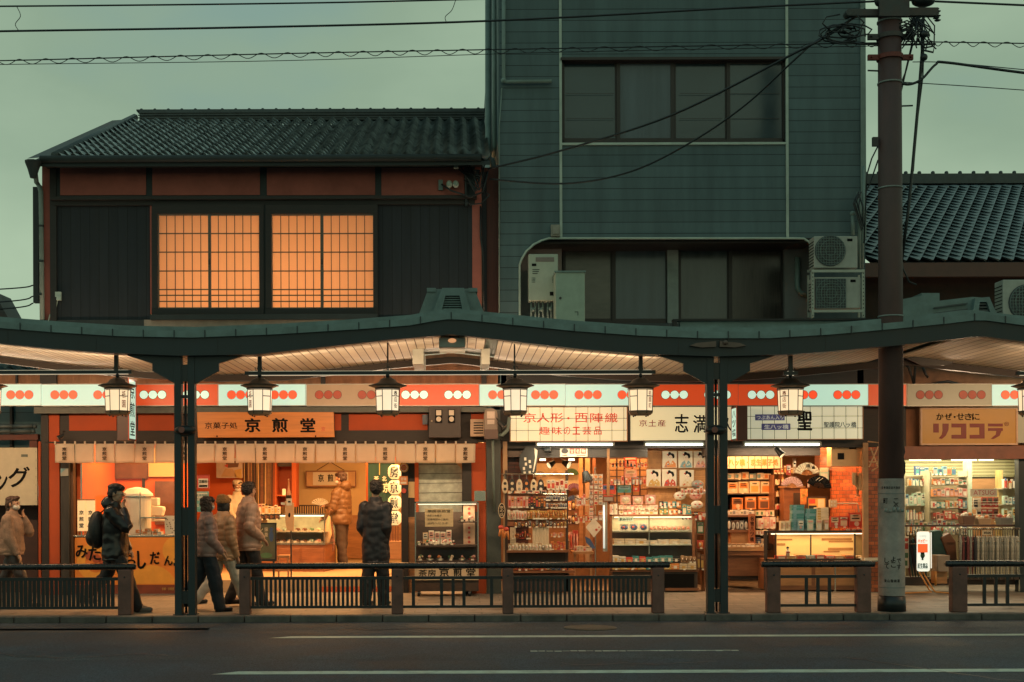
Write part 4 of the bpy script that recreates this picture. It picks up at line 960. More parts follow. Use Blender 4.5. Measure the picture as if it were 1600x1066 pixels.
wire([(712, 0, YP), (706, 16, YP), (696, 26, YP), (697, 34, YP)], .005, 'short curled wire dropping onto the thick cable beside the tall building')
wire([(-400, 108, YP), (0, 101, YP), (440, 95, YP), (860, 82, YP), (1372, 72, YP)], .005, 'thin wire just under the wavy lashing, left of the pole')
wire([(-400, 103, YP), (0, 95, YP), (440, 84, YP), (860, 76, YP), (1372, 67, YP)], .008, 'messenger wire with a wavy lashing wound round it, left of the pole', wavy=(.36, .034, .0055))
wire([(1415, 65, YP), (1600, 68, YP), (2000, 74, YP)], .008, 'messenger wire with a wavy lashing, right of the pole', wavy=(.36, .034, .0055))
wire([(1352, 14, YP), (1300, 52, YP), (1240, 84, YP), (1050, 180, YP + 1.4), (875, 236, YP + 2.6), (762, 264, YA - .2)], .017, 'upper service cable sagging from the pole to the tiled house')
wire([(1345, 22, YP), (1275, 65, YP), (1240, 95, YP), (1160, 168, YP + .8), (1070, 228, YP + 1.4), (980, 270, YP + 1.9), (880, 287, YP + 2.5), (765, 280, YA - .2)], .015, 'lower service cable sagging from the pole past the wide windows')
wire([(1410, 0, YP), (1500, 4, YP), (1800, 17, YP)], .014, 'top cable right of the pole')
wire([(1402, 128, YP), (1420, 132, YP), (1440, 124, YP), (1462, 101, YP), (1480, 98, YP), (1600, 114, YP), (1900, 150, YP)], .018, 'fat cable that dips in a hook beside the pole before running right')
wire([(1426, 97, YP), (1480, 98, YP), (1600, 109, YP), (1900, 138, YP)], .006, 'thin steel wire above the hooked cable right of the pole')
wire([(1403, 128, YP), (1500, 134, YP), (1600, 141, YP), (1900, 162, YP)], .006, 'lowest thin cable crossing the sky at the right')
wire([(1320, 66, YP), (1350, 69, YP), (1400, 70, YP), (1462, 69, YP)], .014, 'short thick cable passing across the face of the pole')
for k, (a, b) in enumerate(((452, 446), (472, 463), (483, 474))):
    wire([(-300, a + 14, 26), (0, a, 26), (52, b, 26)], .014, ('upper', 'middle', 'lower')[k] + ' of three distant cables left of the tiled house')
# cable entry on the corner of the tiled house
ce = thing('cable_entry', 'insulators and coiled service cables on the right corner of the tiled house', 'cable entry', tuple(V3(730, 290, YA - .1)))
g = MB()
for x in (702, 712): q = V3(x, 288, YA - .08); g.ball(tuple(q), .05, .05, .06, 10, 6)
g.build('insulator', M_white, ce, smooth=True)
g = MB(); g.pbox(685, 281, 692, 297, YA - .05, .05); g.pbox(709, 252, 716, 262, YA - .3, .08); g.build('bracket', M_pipe, ce)
g = MB(); rnd = random.Random(9)
for k in range(7):
    g.tube([V3(735 + rnd.uniform(-20, 0), 270 + rnd.uniform(-14, 14), YA - .15), V3(745 + rnd.uniform(-5, 10), 280 + rnd.uniform(-10, 25), YA - .25), V3(758 + rnd.uniform(-8, 8), 266 + rnd.uniform(-12, 30), YA - .2)], .013, 6)
g.tube([V3(690, 288, YA - .1), V3(705, 298, YA - .15), V3(735, 308, YA - .15), V3(755, 300, YA - .2), V3(762, 268, YA - .2)], .016, 6)
g.tube([V3(756, 298, YA - .15), V3(765, 305, YA - .15), V3(752, 318, YA - .15), V3(735, 320, YA - .15), V3(728, 314, YA - .15)], .012, 6)
g.tube([V3(751, 322, YA), V3(751, 370, YA), V3(755, 400, YA), V3(756, 500, YA)], .014, 6)
for k in range(5): X, Z = P(745, 268 + k * 3, YA - .2); g.lathe(X, YA - .2, [(.045, Z), (.055, Z + .012), (.045, Z + .02)], 8)
g.build('cable_coil', M_black, ce, smooth=True)
g = MB(); g.cyl(tuple(V3(728, 262, YA - .05)), tuple(V3(729, 322, YA - .05)), .028, n=8); g.build('stand_off_pole', M_black, ce)

# ================================================================== equipment on the balcony
def fan_unit(px0, py0, px1, py1, Y, fx, fy, fr, label, rect=False):
    X0, X1, Z0, Z1 = RC(px0, py0, px1, py1, Y); o = thing('air_conditioner', label, 'air conditioner', ((X0 + X1) / 2, Y, Z0), 0, 'outdoor air conditioner units')
    g = MB(); g.box(X0, X1, Y, Y + .30, Z0, Z1); g.build('casing', mat('aged_beige_casing', (.40, .40, .35), .55, var=.12, dirt=.3), o, bevel=.012)
    X, Z = P(fx, fy, Y); r = fr / F * Y
    g = MB()
    if rect: g.pbox(fx - fr * 1.05, fy - fr, fx + fr * 1.05, fy + fr, Y - .012, .008)
    else: g.disc(X, Z, Y - .003, r * 1.06, .009, 24)
    g.build('fan_opening', mat('grey_fan_back', (.06, .065, .07), .6), o)
    g = MB()
    for k in range(12):
        q = -r + 2 * r * k / 11; h = math.sqrt(max(0, r * r - q * q)) if not rect else r
        g.box(X + q - .003, X + q + .003, Y - .024, Y - .019, Z - h, Z + h); g.box(X - h, X + h, Y - .030, Y - .025, Z + q - .003, Z + q + .003)
    for rr in (.35, .7, 1): g.tube([(X + r * rr * math.cos(t / 20 * 6.2832), Y - .028, Z + r * rr * math.sin(t / 20 * 6.2832)) for t in range(21)], .004, 4)
    g.build('grille', M_pipe, o)
    g = MB()
    for k in range(5):
        a = k * 2 * math.pi / 5; g.poly([(X, Z), (X + r * .85 * math.cos(a), Z + r * .85 * math.sin(a)), (X + r * .85 * math.cos(a + .7), Z + r * .85 * math.sin(a + .7))], Y - .018, Y - .014)
    g.build('fan_blades', M_black, o)
    g = MB(); g.pbox(px1 - 16, py0 + 4, px1 - 8, py0 + 8, Y - .006, .005); g.build('badge', M_ink, o)
    g = MB()
    for k in range(9): g.box(X0 - .006, X0 - .0005, Y + .02, Y + .28, Z0 + .04 + k * (Z1 - Z0 - .08) / 9, Z0 + .052 + k * (Z1 - Z0 - .08) / 9)
    g.build('side_louvre', M_ink, o); return o
YAC = 19.6
fan_unit(1272, 369, 1340, 419, YAC, 1297, 392, 23, 'upper air conditioner unit in the rack beside the pole')
fan_unit(1272, 433, 1345, 482, YAC, 1298, 459, 23, 'lower air conditioner unit in the rack, square grille', True)
rk = thing('equipment_rack', 'galvanised slotted angle rack carrying two air conditioner units', 'rack', (P(1305, 495, YAC)[0], YAC, P(1305, 497, YAC)[1]))
g = MB()
for x in (1268, 1347): g.pbox(x, 421, x + 4, 496, YAC - .04, .03); g.pbox(x - 6, 430, x - 3, 496, YAC + .45, .03)
g.build('upright', mat('galvanised_angle', (.40, .42, .36), .5, metal=.3, var=.15), rk)
g = MB()
for y in (421.5, 484): g.pbox(1268, y, 1351, y + 4, YAC - .045, .03); g.pbox(1262, y, 1345, y + 4, YAC + .45, .03)
g.build('crossbar', MATS['galvanised_angle'], rk)
g = MB()
for y in range(426, 494, 6): g.pbox(1269.5, y, 1270.7, y + 2, YAC - .043, .002); g.pbox(1348.5, y, 1349.7, y + 2, YAC - .043, .002)
g.build('slot', M_ink, rk)
fan_unit(1567, 437, 1660, 496, 18.9, 1604, 473, 27, 'air conditioner unit on the canopy roof at the right edge')
cp = thing('conduit_bundle', 'white conduits and cables climbing the building corner above the rack', 'pipe', tuple(V3(1347, 420, 20.1)))
g = MB()
for pts, r in (([(1332, 335), (1333, 368)], .03), ([(1341, 300), (1343, 330), (1343, 420)], .03), ([(1349, 260), (1349, 330), (1347, 420)], .022), ([(1338, 318), (1345, 330), (1350, 338)], .015)): g.tube([V3(a, b, 20.12) for a, b in pts], r, 8)
q = V3(1332, 334, 20.12); g.ball(tuple(q), .045, n=8, m=5); g.build('conduit', M_pipe, cp, smooth=True)
g = MB(); rnd = random.Random(11)
for k in range(6): g.tube([V3(1344 + rnd.uniform(-4, 6), 300, 20.05), V3(1342 + rnd.uniform(-9, 7), 318 + rnd.uniform(-6, 6), 20.0), V3(1347 + rnd.uniform(-6, 6), 345 + rnd.uniform(-10, 20), 20.05)], .011, 5)
g.build('loose_cable', M_black, cp)
Yh = 20.1
wh_ = thing('water_heater', 'cream gas water heater with pipes below on the balcony', 'water heater', (P(849, 470, Yh)[0], Yh, P(849, 497, Yh)[1]))
g = MB(); g.pbox(826, 397, 872, 470, Yh, .22); g.build('casing', mat('cream_heater_casing', (.42, .45, .36), .45, var=.08, dirt=.15), wh_, bevel=.012)
g = MB(); g.pbox(837, 402, 866, 409, Yh - .006, .006); g.build('exhaust_slot', mat('pinkish_slot', (.2, .16, .14), .5), wh_, bevel=.003)
g = MB(); g.pbox(831, 412, 838, 416, Yh - .004, .003); g.pbox(859, 456, 866, 462, Yh - .004, .003)
for r_ in range(4):
    for c_ in range(3): g.pbox(831 + c_ * 2, 434 + r_ * 2.2, 832 + c_ * 2, 435 + r_ * 2.2, Yh - .003, .002); g.pbox(863 + c_ * 2, 434 + r_ * 2.2, 864 + c_ * 2, 435 + r_ * 2.2, Yh - .003, .002)
g.pbox(832, 421, 843, 422, Yh - .003, .002); g.pbox(832, 424, 842, 425, Yh - .003, .002); g.pbox(832, 427, 840, 428, Yh - .003, .002); g.build('label', M_ink, wh_)
g = MB()
for x in (830, 836, 842, 848, 856, 862): g.cyl(tuple(V3(x, 470, Yh + .1)), tuple(V3(x + rnd.uniform(-2, 2), 498, Yh + .1)), .016, n=6)
for x in (833, 846, 860): g.ball(tuple(V3(x, 478 + rnd.uniform(-3, 6), Yh + .05)), .035, n=8, m=5)
g.build('pipework', M_pipe, wh_, smooth=True)
Yc = 19.7
cb = thing('metal_cabinet', 'pale metal cabinet standing on the canopy roof beside the heater', 'cabinet', (P(891, 505, Yc)[0], Yc, P(891, 506, Yc)[1]))
g = MB(); g.pbox(868, 425, 914, 506, Yc, .45); g.build('casing', mat('pale_green_cabinet', (.36, .42, .33), .5, var=.1, dirt=.25), cb, bevel=.01)
g = MB(); g.pbox(866.5, 423, 915.5, 425.5, Yc - .02, .5); g.build('lid', M_pipe, cb)
g = MB(); X, Z = P(875.5, 466, Yc); g.disc(X, Z, Yc - .001, .02, .012, 12); g.pbox(898, 487, 903, 488, Yc - .004, .003); g.pbox(902.5, 487, 903.5, 493, Yc - .004, .003); g.build('lock', M_rust, cb)

# ================================================================== wall boxes between the shops
mc = thing('meter_cupboard', 'black wooden meter cupboard with two little glass windows', 'cupboard', (P(695, 684, 20.0)[0], 20.0, P(695, 684, 20.0)[1]))
g = MB(); g.pbox(670, 635, 720, 684, 20.02, .25); g.build('box', mat('soft_black_wood', (.035, .024, .02), .5, var=.3), mc, bevel=.006)
for a in (680, 700):
    g = MB(); g.pbox(a, 640, a + 11, 661, 20.005, .012); gg = g.build('window', M_ink, mc)
    g = MB(); X, Z = P(a + 5.5, 655, 20.0); g.disc(X, Z, 20.004, .04, .006, 14); g.pbox(a + 1.5, 641, a + 9.5, 649, 20.0, .004); g.build('meter_dial', mat('meter_dial', (.5, .42, .32), .3), gg)
g = MB(); g.ball(tuple(V3(674.5, 658, 20.0)), .014, n=8, m=6); g.build('knob', MATS['meter_dial'], mc)
sbx = thing('switch_box', 'small blue grey switch box beside the meter cupboard', 'box', tuple(V3(664, 663, 20.2)))
g = MB(); g.pbox(660, 648, 668, 663, 20.18, .06); g.build('box', mat('blue_grey_plastic', (.03, .05, .08), .4), sbx)
lv = thing('louvred_vent', 'cream louvred vent on the end pillar of the confectioner', 'vent', tuple(V3(746, 682, 20.0)))
g = MB(); g.pbox(735, 655, 757, 682, 20.1, .12); g.build('box', mat('cream_painted_metal', (.48, .33, .22), .5, var=.1), lv, bevel=.005)
g = MB()
for k in range(5): g.pbox(740, 660 + k * 4, 755, 661.6 + k * 4, 20.094, .006)
g.build('slot', M_ink, lv)
em = thing('electricity_meter', 'grey electricity meter with rounded top above the end pillar', 'meter', tuple(V3(768, 686, 19.8)))
g = MB(); g.ppoly([(757, 686), (756, 648), (758, 641), (763, 638), (771, 638), (776, 642), (778, 648), (778, 686)], 19.82, .16); g.build('casing', mat('grey_meter_casing', (.20, .15, .115), .45, var=.1), em, bevel=.008)
g = MB(); g.pbox(761, 643, 773, 654, 19.805, .014); g.pbox(761.5, 656, 772.5, 663, 19.80, .018); g.build('dial_window', mat('pinkish_dial', (.5, .40, .33), .3), em)
g = MB(); g.pbox(757, 671, 778, 686, 19.80, .03); g.build('terminal_cover', mat('dark_meter_cover', (.09, .05, .04), .5), em)
g = MB(); g.tube([V3(796, 652, 19.9), V3(793, 672, 19.9), V3(785, 680, 19.9), V3(778, 680, 19.9)], .028, 8); g.tube([V3(770, 686, 19.95), V3(770, 690, 19.95), V3(772, 800, 20.2)], .02, 8); g.build('conduit', M_pipe, em, smooth=True)
def spot(px, py, Y, label, d=(.10, 0, -.03), r=.045, on=False):
    q = V3(px, py, Y); o = thing('clip_spotlight', label, 'spotlight', tuple(q), 0, 'small spotlights on the shopfronts')
    D = Vector(d); g = MB(); g.cyl(tuple(q), tuple(q + D), r * .55, r, 12); g.build('shade', M_black, o)
    g = MB(); g.cyl(tuple(q + D * .93), tuple(q + D * 1.0), r * .9, n=12); g.build('bulb', emis('lit_spot_bulb', (1, .75, .4), 1.6) if on else mat('unlit_bulb_face', (.45, .35, .25), .4), o)
    g = MB(); g.tube([q, q + Vector((-.03, .04, .06)), q + Vector((-.02, .12, .06))], .008, 5); g.build('bracket', M_black, o)
spot(779, 659, 19.75, 'small spotlight beside the electricity meter', (.09, -.03, -.09), .05)
spot(100, 680, 20.1, 'small spotlight above the left end of the shop curtain', (-.08, -.05, -.05), .04)
spot(1212, 700, 20.0, 'spotlight on the grey soffit above the folding fans', (.09, -.06, -.12), .06, True)
spot(851, 704, 20.25, 'dark spotlight pointing right under the red lettered tile sign', (.10, -.02, .01), .055)
# ================================================================== goods helpers
PAL = {'white': (.62, .56, .46), 'cream': (.60, .48, .32), 'pink': (.60, .30, .24), 'red': (.48, .06, .035), 'orange': (.58, .20, .05), 'gold': (.50, .30, .08), 'teal': (.05, .20, .20), 'blue': (.05, .09, .20),
       'green': (.08, .17, .08), 'black': (.018, .016, .016), 'brown': (.14, .06, .03), 'grey': (.25, .23, .20), 'mint': (.38, .52, .42), 'wood': (.26, .12, .05), 'purple': (.20, .10, .18), 'tan': (.42, .26, .14), 'lblue': (.16, .30, .34)}
def pm(k): return col('goods_' + k, *PAL[k], rough=.42, var=.12, scale=14)
rg = random.Random(21)
def packet(g, X0, X1, Z0, Z1, Y, d, c, style='card'):
    """small packed article: body, printed panel, header or band"""
    w, h = X1 - X0, Z1 - Z0; c1, c2, c3 = c
    g.use(pm(c1)); g.box(X0, X1, Y, Y + d, Z0, Z1)
    if style == 'card' and rg.random() < .35:
        g.use(pm(c2)); g.box(X0 + w * .1, X1 - w * .1, Y - .003, Y - .0005, Z0 + h * .45, Z0 + h * .9); g.use(pm(c3)); g.disc(X0 + w * rg.uniform(.35, .65), Z0 + h * .28, Y - .001, min(w, h) * .2, .004, 8); g.use(M_ink); g.box(X0 + w * .2, X1 - w * .2, Y - .0045, Y - .003, Z0 + h * .6, Z0 + h * .68)
    elif style == 'card':
        g.use(pm(c2)); g.box(X0 + w * .14, X1 - w * .14, Y - .003, Y - .0005, Z0 + h * .12, Z0 + h * .62)
        g.use(pm(c3)); g.box(X0 + w * .1, X1 - w * .1, Y - .0035, Y - .0005, Z0 + h * .74, Z0 + h * .9)
    elif style == 'stack':
        n = max(2, int(h / .028)); g.use(pm(c2))
        for k in range(1, n): g.box(X0 - .001, X1 + .001, Y - .002, Y + d * .9, Z0 + h * k / n - .002, Z0 + h * k / n + .002)
        g.use(pm(c3)); g.box(X0 + w * .3, X1 - w * .3, Y - .004, Y - .001, Z0 + h * .15, Z0 + h * .6)
    elif style == 'bag':
        g.use(pm(c2)); g.ball(((X0 + X1) / 2, Y, Z0 + h * .45), w * .42, .03, h * .4, 8, 6)
        g.use(pm(c3)); g.ball(((X0 + X1) / 2 - w * .1, Y - .012, Z0 + h * .5), w * .2, .025, h * .2, 8, 5)
    elif style == 'box':
        g.use(pm(c2)); g.box(X0 + w * .08, X0 + w * .55, Y - .003, Y - .0005, Z0 + h * .2, Z1 - h * .2)
        g.use(pm(c3)); g.disc(X0 + w * .75, Z0 + h * .5, Y - .001, min(w, h) * .18, .003, 10)
    elif style == 'bottle':
        g.use(pm(c2)); g.cyl(((X0 + X1) / 2, Y, Z0), ((X0 + X1) / 2, Y, Z0 + h * .8), w * .38, n=10); g.use(pm(c3)); g.cyl(((X0 + X1) / 2, Y, Z0 + h * .8), ((X0 + X1) / 2, Y, Z1 + h * .1), w * .2, n=8)
CN = {'white': 'white', 'cream': 'cream', 'pink': 'pink', 'red': 'red', 'orange': 'orange', 'gold': 'gold', 'teal': 'teal', 'blue': 'dark blue', 'green': 'green', 'black': 'black', 'brown': 'brown', 'grey': 'grey', 'mint': 'mint', 'wood': 'wooden', 'purple': 'purple', 'tan': 'tan', 'lblue': 'pale blue'}
ORD = ['first', 'second', 'third', 'fourth', 'fifth', 'sixth', 'seventh', 'eighth', 'ninth', 'tenth', 'eleventh', 'twelfth', 'thirteenth', 'fourteenth', 'fifteenth', 'sixteenth']
def which(i, n): return 'leftmost' if i == 0 else ('rightmost' if i == n - 1 else ORD[i] + ' from left')
def row(n, px0, py0, px1, py1, Y, name, where, cat, group, cols, style='card', d=.04, fill=.88, jit=.2):
    """a row of countable articles; where = words that name the row"""
    w = (px1 - px0) / n; out = []; last = None
    for i in range(n):
        a = px0 + i * w + w * (1 - fill) / 2; b = a + w * fill; t = py0 + (py1 - py0) * rg.uniform(0, jit)
        X0, X1, Z0, Z1 = RC(a, t, b, py1, Y + rg.uniform(0, .012)); c = rg.choice(cols)
        g = MB(); packet(g, X0, X1, Z0, Z1, Y + rg.uniform(0, .012), d, c, style)
        if style == 'card' and h_ok(X1 - X0, Z1 - Z0): g.use(M_ink); g.box(X0 + (X1 - X0) * .25, X1 - (X1 - X0) * .3, Y - .006, Y - .0045, Z0 + (Z1 - Z0) * .79, Z0 + (Z1 - Z0) * .85)
        if rg.random() < .45: g.use(M_paper); m_ = X0 + (X1 - X0) * rg.uniform(.3, .7); g.box(m_ - .018, m_ + .018, Y - .022, Y - .019, Z0 - .008, Z0 + .016)
        o = g.build(name); tag(o, f"{CN[c[0]]} {cat} {which(i, n)} in {where}", cat, group); out.append(o)
    return out
def h_ok(w, h): return w > .06 and h > .06
def board(parent, m, px0, py0, px1, py1, Y, d, name='shelf_board', **k): return hb(name, m, px0, py0, px1, py1, Y, d, parent, **k)
M_wood = mat('red_brown_counter_wood', (.20, .075, .030), .4, var=.3, scale=3, stretch=(1, 1, 7), spec=.5)
M_wood2 = mat('honey_wood', (.36, .17, .065), .45, var=.25, scale=3, stretch=(1, 1, 6))
M_dwood = mat('dark_counter_wood', (.05, .028, .018), .5, var=.3, scale=4)
M_cream = mat('warm_cream_wall', (.62, .44, .22), .85, var=.08, scale=1.5)
M_orw = mat('vermilion_interior_wall', (.58, .115, .025), .7, var=.1, scale=1.2)
M_floorin = mat('warm_interior_floor', (.50, .32, .17), .45, var=.15, scale=2)
M_paper = mat('paper', (.66, .60, .48), .8, var=.06)
M_chrome = mat('chrome', (.5, .47, .4), .2, metal=.9, var=.05)
M_casel = emis('lit_case_tube', (1.0, .86, .55), 2.2, .02)

# ================================================================== shop interiors (shells)
inA = house
g = MB(); g.box(-6.05, .44, 20.55, 25.6, 2.75, 2.80); g.build('shop_ceiling', M_cream, house)
g = MB(); g.box(-6.05, .44, 25.5, 25.6, 0, 2.75); g.build('shop_back_wall', M_cream, house)
g = MB(); g.box(.40, .46, 20.6, 25.5, 0, 2.75); g.build('shop_side_wall', M_cream, house)
g = MB(); g.box(-6.12, -6.06, 20.5, 25.5, 0, 2.75); g.build('shop_side_wall', M_orw, house)
Xs0, Xs1 = P(285, 900, 20.7)[0], P(640, 900, 20.7)[0]
g = MB(); g.use(M_floorin); g.box(Xs0, Xs1, 20.7, 25.5, .001, .2); g.use(M_orw); g.box(P(500, 920, 20.7)[0], Xs1 - .01, 20.694, 20.6995, .002, .09); g.build('raised_shop_floor', M_floorin, house)
hb('inner_wall', M_orw, 100, 690, 304, 900, 22.6, .1); hb('inner_wall', M_orw, 304, 690, 380, 900, 24.6, .1)
hb('cream_panel', M_cream, 232, 700, 275, 745, 22.55, .04); hb('timber_strip', M_timber, 222, 746, 226, 790, 22.56, .03); hb('timber_strip', mat('brown_smoked_board', (.14, .06, .035), .5, var=.3), 180, 700, 231, 748, 22.55, .03)
hb('timber_strip', M_timber, 144, 700, 149, 785, 22.54, .04); hb('brown_panel', mat('brown_smoked_board', (.14, .06, .03)), 242, 752, 275, 820, 22.54, .04)
hb('wainscot', M_wood2, 540, 805, 632, 872, 25.44, .05); hb('orange_frame', M_orw, 572, 716, 578, 880, 24.0, .1); hb('orange_frame', M_orw, 572, 714, 640, 720, 24.0, .12)
hb('dark_post', M_timber, 627, 692, 638, 932, 20.5, .16); hb('wood_panel', M_wood2, 637, 808, 652, 932, 20.55, .1); hb('dark_post', M_timber, 637, 778, 648, 808, 20.56, .08)
hb('cream_panel', M_cream, 637, 753, 648, 778, 20.56, .08); hb('dark_post', M_timber, 637, 692, 650, 753, 20.57, .08); hb('red_frame', M_orw, 648, 692, 654, 806, 20.54, .1)
# frosted window, light from behind put into the film's pale colour
fw = MB(); fw.ppoly([(654, 716), (722, 716), (722, 806), (652, 806)], 20.62, .02); fwo = fw.build('frosted_window', mat('frosted_film', (.50, .56, .48), .5, var=.3, scale=9, bump=.3), house)
g = MB()
for y in (726, 740, 755, 770, 786): g.ppoly([(654, y), (722, y - 1), (722, y), (654, y + 1)], 20.612, .006)
g.build('film_line', mat('film_line', (.16, .17, .13), .5), fwo)
g = MB(); g.ppoly([(704, 716), (722, 716), (722, 735), (719, 730)], 20.605, .006); g.build('wall_corner', M_cream, fwo)

# ================================================================== confectioner's signboard, curtain and projecting signs
YS = 20.08
sg = thing('wooden_signboard', 'orange wooden signboard with big black brush characters over the curtain', 'signboard', tuple(V3(415, 684, YS)))
g = MB(); g.ppoly([(307.5, 644), (521.5, 644), (522.5, 683), (309, 684)], YS, .05); g.build('board', mat('orange_varnished_board', (.62, .22, .045), .42, var=.16, scale=2.5, stretch=(.6, 1, 9), spec=.5), sg, bevel=.006)
g = MB()
for ch, a, b in (('京', 382, 407), ('煎', 425, 450), ('堂', 469, 493)): g.ptext(ch, a, 653, b, 676, YS, bold=.05, brush=.03, res=4)
g.ptext('京菓子処', 320, 660, 371, 670, YS, bold=.012, brush=.03)
for x in (339, 493): g.pbox(x - 1, 680.5, x + 1, 683, YS - .012, .01)
g.build('lettering', M_ink, sg)
g = MB(); g.ptext('京', 502, 667, 508, 674, YS, bold=.02); g.build('seal', M_redink, sg)
no = thing('shop_curtain', 'short cream split curtain with vertical black characters across the confectioner front', 'curtain', tuple(V3(415, 723, 19.95)))
g = MB(); g.cyl(tuple(V3(70, 691.5, 19.98)), tuple(V3(747, 691.5, 19.98)), .013, n=8); g.build('curtain_pole', M_timber, no)
M_cloth = mat('cream_noren_cloth', (.76, .68, .54), .9, var=.08, scale=5, bump=.2, bscale=120)
sh = M_cloth.node_tree; pbn = sh.nodes['Principled BSDF']
trn = sh.nodes.new('ShaderNodeBsdfTranslucent'); trn.inputs[0].default_value = (.75, .52, .30, 1); mxs = sh.nodes.new('ShaderNodeMixShader'); mxs.inputs[0].default_value = .45
sh.links.new(pbn.outputs[0], mxs.inputs[1]); sh.links.new(trn.outputs[0], mxs.inputs[2]); sh.links.new(mxs.outputs[0], sh.nodes['Material Output'].inputs[0])
for k in range(21):
    a = 85.5 + 31.33 * k; b = a + 31.33; Y = 19.97
    X0, X1, Z0, Z1 = RC(a + .5, 693.5, b - .5, 723.5, Y); ph = rg.uniform(0, 6); sw = rg.uniform(-.010, .010)
    vs = []; nx, nz = 8, 6
    for j in range(nz + 1):
        for i in range(nx + 1):
            u, v = i / nx, j / nz; vs.append((X0 + (X1 - X0) * u + sw * v, Y - .012 * v * math.sin(ph + u * 5) - .01 * v * abs(u - .5), Z1 + (Z0 - Z1) * v + .004 * v * math.sin(ph + 3 * u)))
    g = MB(); g.add(vs, [(j * (nx + 1) + i, j * (nx + 1) + i + 1, (j + 1) * (nx + 1) + i + 1, (j + 1) * (nx + 1) + i) for j in range(nz) for i in range(nx)])
    cl = g.build('cloth_panel', M_cloth, no, smooth=True); cl.modifiers.new('thickness', 'SOLIDIFY').thickness = .003
    g = MB()
    for x in (a + .3, a + 15.7): g.pbox(x - 1.4, 689.5, x + 1.4, 694.5, Y - .022, .01)
    g.build('loop', M_cloth, cl)
    if k % 2 == 0:
        g = MB(); g.vtext('京煎堂', a + 11.5, 698.5, a + 18.5, 719.5, Y - .022, bold=.035, gap=.12); g.build('lettering', M_ink, cl)
def side_sign(pts, Y0, Y1, px_f0, px_f1, label, white_side, words, py0, py1):
    """narrow box sign standing out from the wall over the pavement"""
    X0, _ = P(px_f0, 640, Y0); X1, _ = P(px_f1, 640, Y0); Z1 = P(px_f0, py0, Y0)[1]; Z0 = P(px_f0, py1, Y0)[1]
    o = thing('projecting_sign', label, 'sign', ((X0 + X1) / 2, Y0, Z0))
    g = MB(); g.box(X0, X1, Y0, Y1, Z0, Z1); g.build('box', mat('dark_maroon_sign_edge', (.06, .03, .025), .5), o, bevel=.004)
    s = 1 if white_side > 0 else -1; xf = X1 if s > 0 else X0
    g = MB(); g.box(xf + s * .001, xf + s * .008, Y0 + .03, Y1 - .03, Z0 + .03, Z1 - .03); fc = g.build('lit_face', M_lwhite, o)
    g = MB(); g.box(xf + s * .0005, xf + s * .012, Y0, Y0 + .03, Z0, Z1); g.box(xf + s * .0005, xf + s * .012, Y1 - .03, Y1, Z0, Z1); g.build('red_edge', mat('red_sign_edge', (.4, .06, .02), .5), o)
    g = MB(); n = len(words); h = (Z1 - Z0 - .1) / n
    for i, ch in enumerate(words):
        vs_, fs_ = text_geo(ch, .03, 2); ax, bx = min(v.x for v in vs_), max(v.x for v in vs_); ay, by = min(v.y for v in vs_), max(v.y for v in vs_)
        yc = (Y0 + Y1) / 2; hw = (Y1 - Y0) * .3; z0 = Z1 - .05 - (i + .9) * h
        g.add([(xf + s * .0105, yc + (-s if s < 0 else 1) * 0 + ((v.x - ax) / (bx - ax) - .5) * 2 * hw * (1 if s > 0 else -1), z0 + (v.y - ay) / max(.01, by - ay) * h * .8) for v in vs_], fs_)
    g.build('lettering', M_ink, fc)
side_sign(None, 19.25, 19.70, 183, 200, 'dark box sign with a lit white face beside the leftmost full lantern', 1, '京煎堂', 590, 688)
side_sign(None, 19.6, 20.0, 1152, 1168, 'dark box sign with a lit white face just right of the canopy posts', -1, '八ッ橋', 634, 688)

# ================================================================== take-away counter
tk = thing('takeaway_counter', 'take-away counter with an orange printed front panel about dumplings', 'counter', tuple(V3(196, 930, 20.3)))
g = MB(); X0, X1, Z0, Z1 = RC(117, 839, 286, 926, 20.36); g.box(X0, X1, 20.36, 21.0, 0.02, Z1); g.build('body', M_dwood, tk)
g = MB(); g.box(X0 - .01, X1 + .01, 20.33, 21.05, Z1, Z1 + .03); g.build('counter_top', M_chrome, tk, bevel=.005)
M_pan = mat('orange_print', (.74, .23, .03), .5, var=.15, scale=1.2)
g = MB(); g.pbox(117, 840, 286, 914, 20.345, .012); pn = g.build('printed_panel', M_pan, tk)
g = MB(); yl = mat('yellow_print', (.74, .33, .045), .5, var=.1); rd = mat('rust_print', (.36, .07, .02), .5); 
g.use(yl)
for (cx_, cy_, r_) in ((150, 878, 30), (236, 925, 42), (276, 860, 22)):
    X, Z = P(cx_, cy_, 20.345); rr = r_ / F * 20.345; pts = [(X + rr * math.cos(t), Z + rr * math.sin(t)) for t in [k * .2618 for k in range(24)]]
    zlo = P(0, 913, 20.345)[1]; zhi = P(0, 841, 20.345)[1]; xlo, xhi = P(118, 880, 20.345)[0], P(285, 880, 20.345)[0]
    g.poly([(min(max(a, xlo), xhi), min(max(b, zlo), zhi)) for a, b in pts], 20.341, 20.344)
g.use(mat('orange_print_deep', (.60, .17, .025), .5))
X, Z = P(150, 878, 20.34); g.disc(X, Z, 20.341, .17, .003, 24)
g.use(rd); g.pbox(118, 905, 162, 913, 20.336, .004)
for k in range(3): X, Z = P(140 + 11 * k, 868 + 5 * k, 20.34); g.disc(X, Z, 20.337, .07, .004, 16)
g.build('print', yl, pn)
g = MB()
for ch, a, b, t, u in (('み', 118, 137, 852, 872), ('た', 138, 158, 854, 876), ('ら', 196, 212, 866, 886), ('し', 214, 228, 860, 890), ('だ', 234, 250, 862, 882), ('ん', 256, 270, 868, 884), ('ご', 271, 284, 870, 886)): g.ptext(ch, a, t, b, u, 20.334, bold=.04, brush=.035, res=3)
g.build('lettering', M_ink, pn)
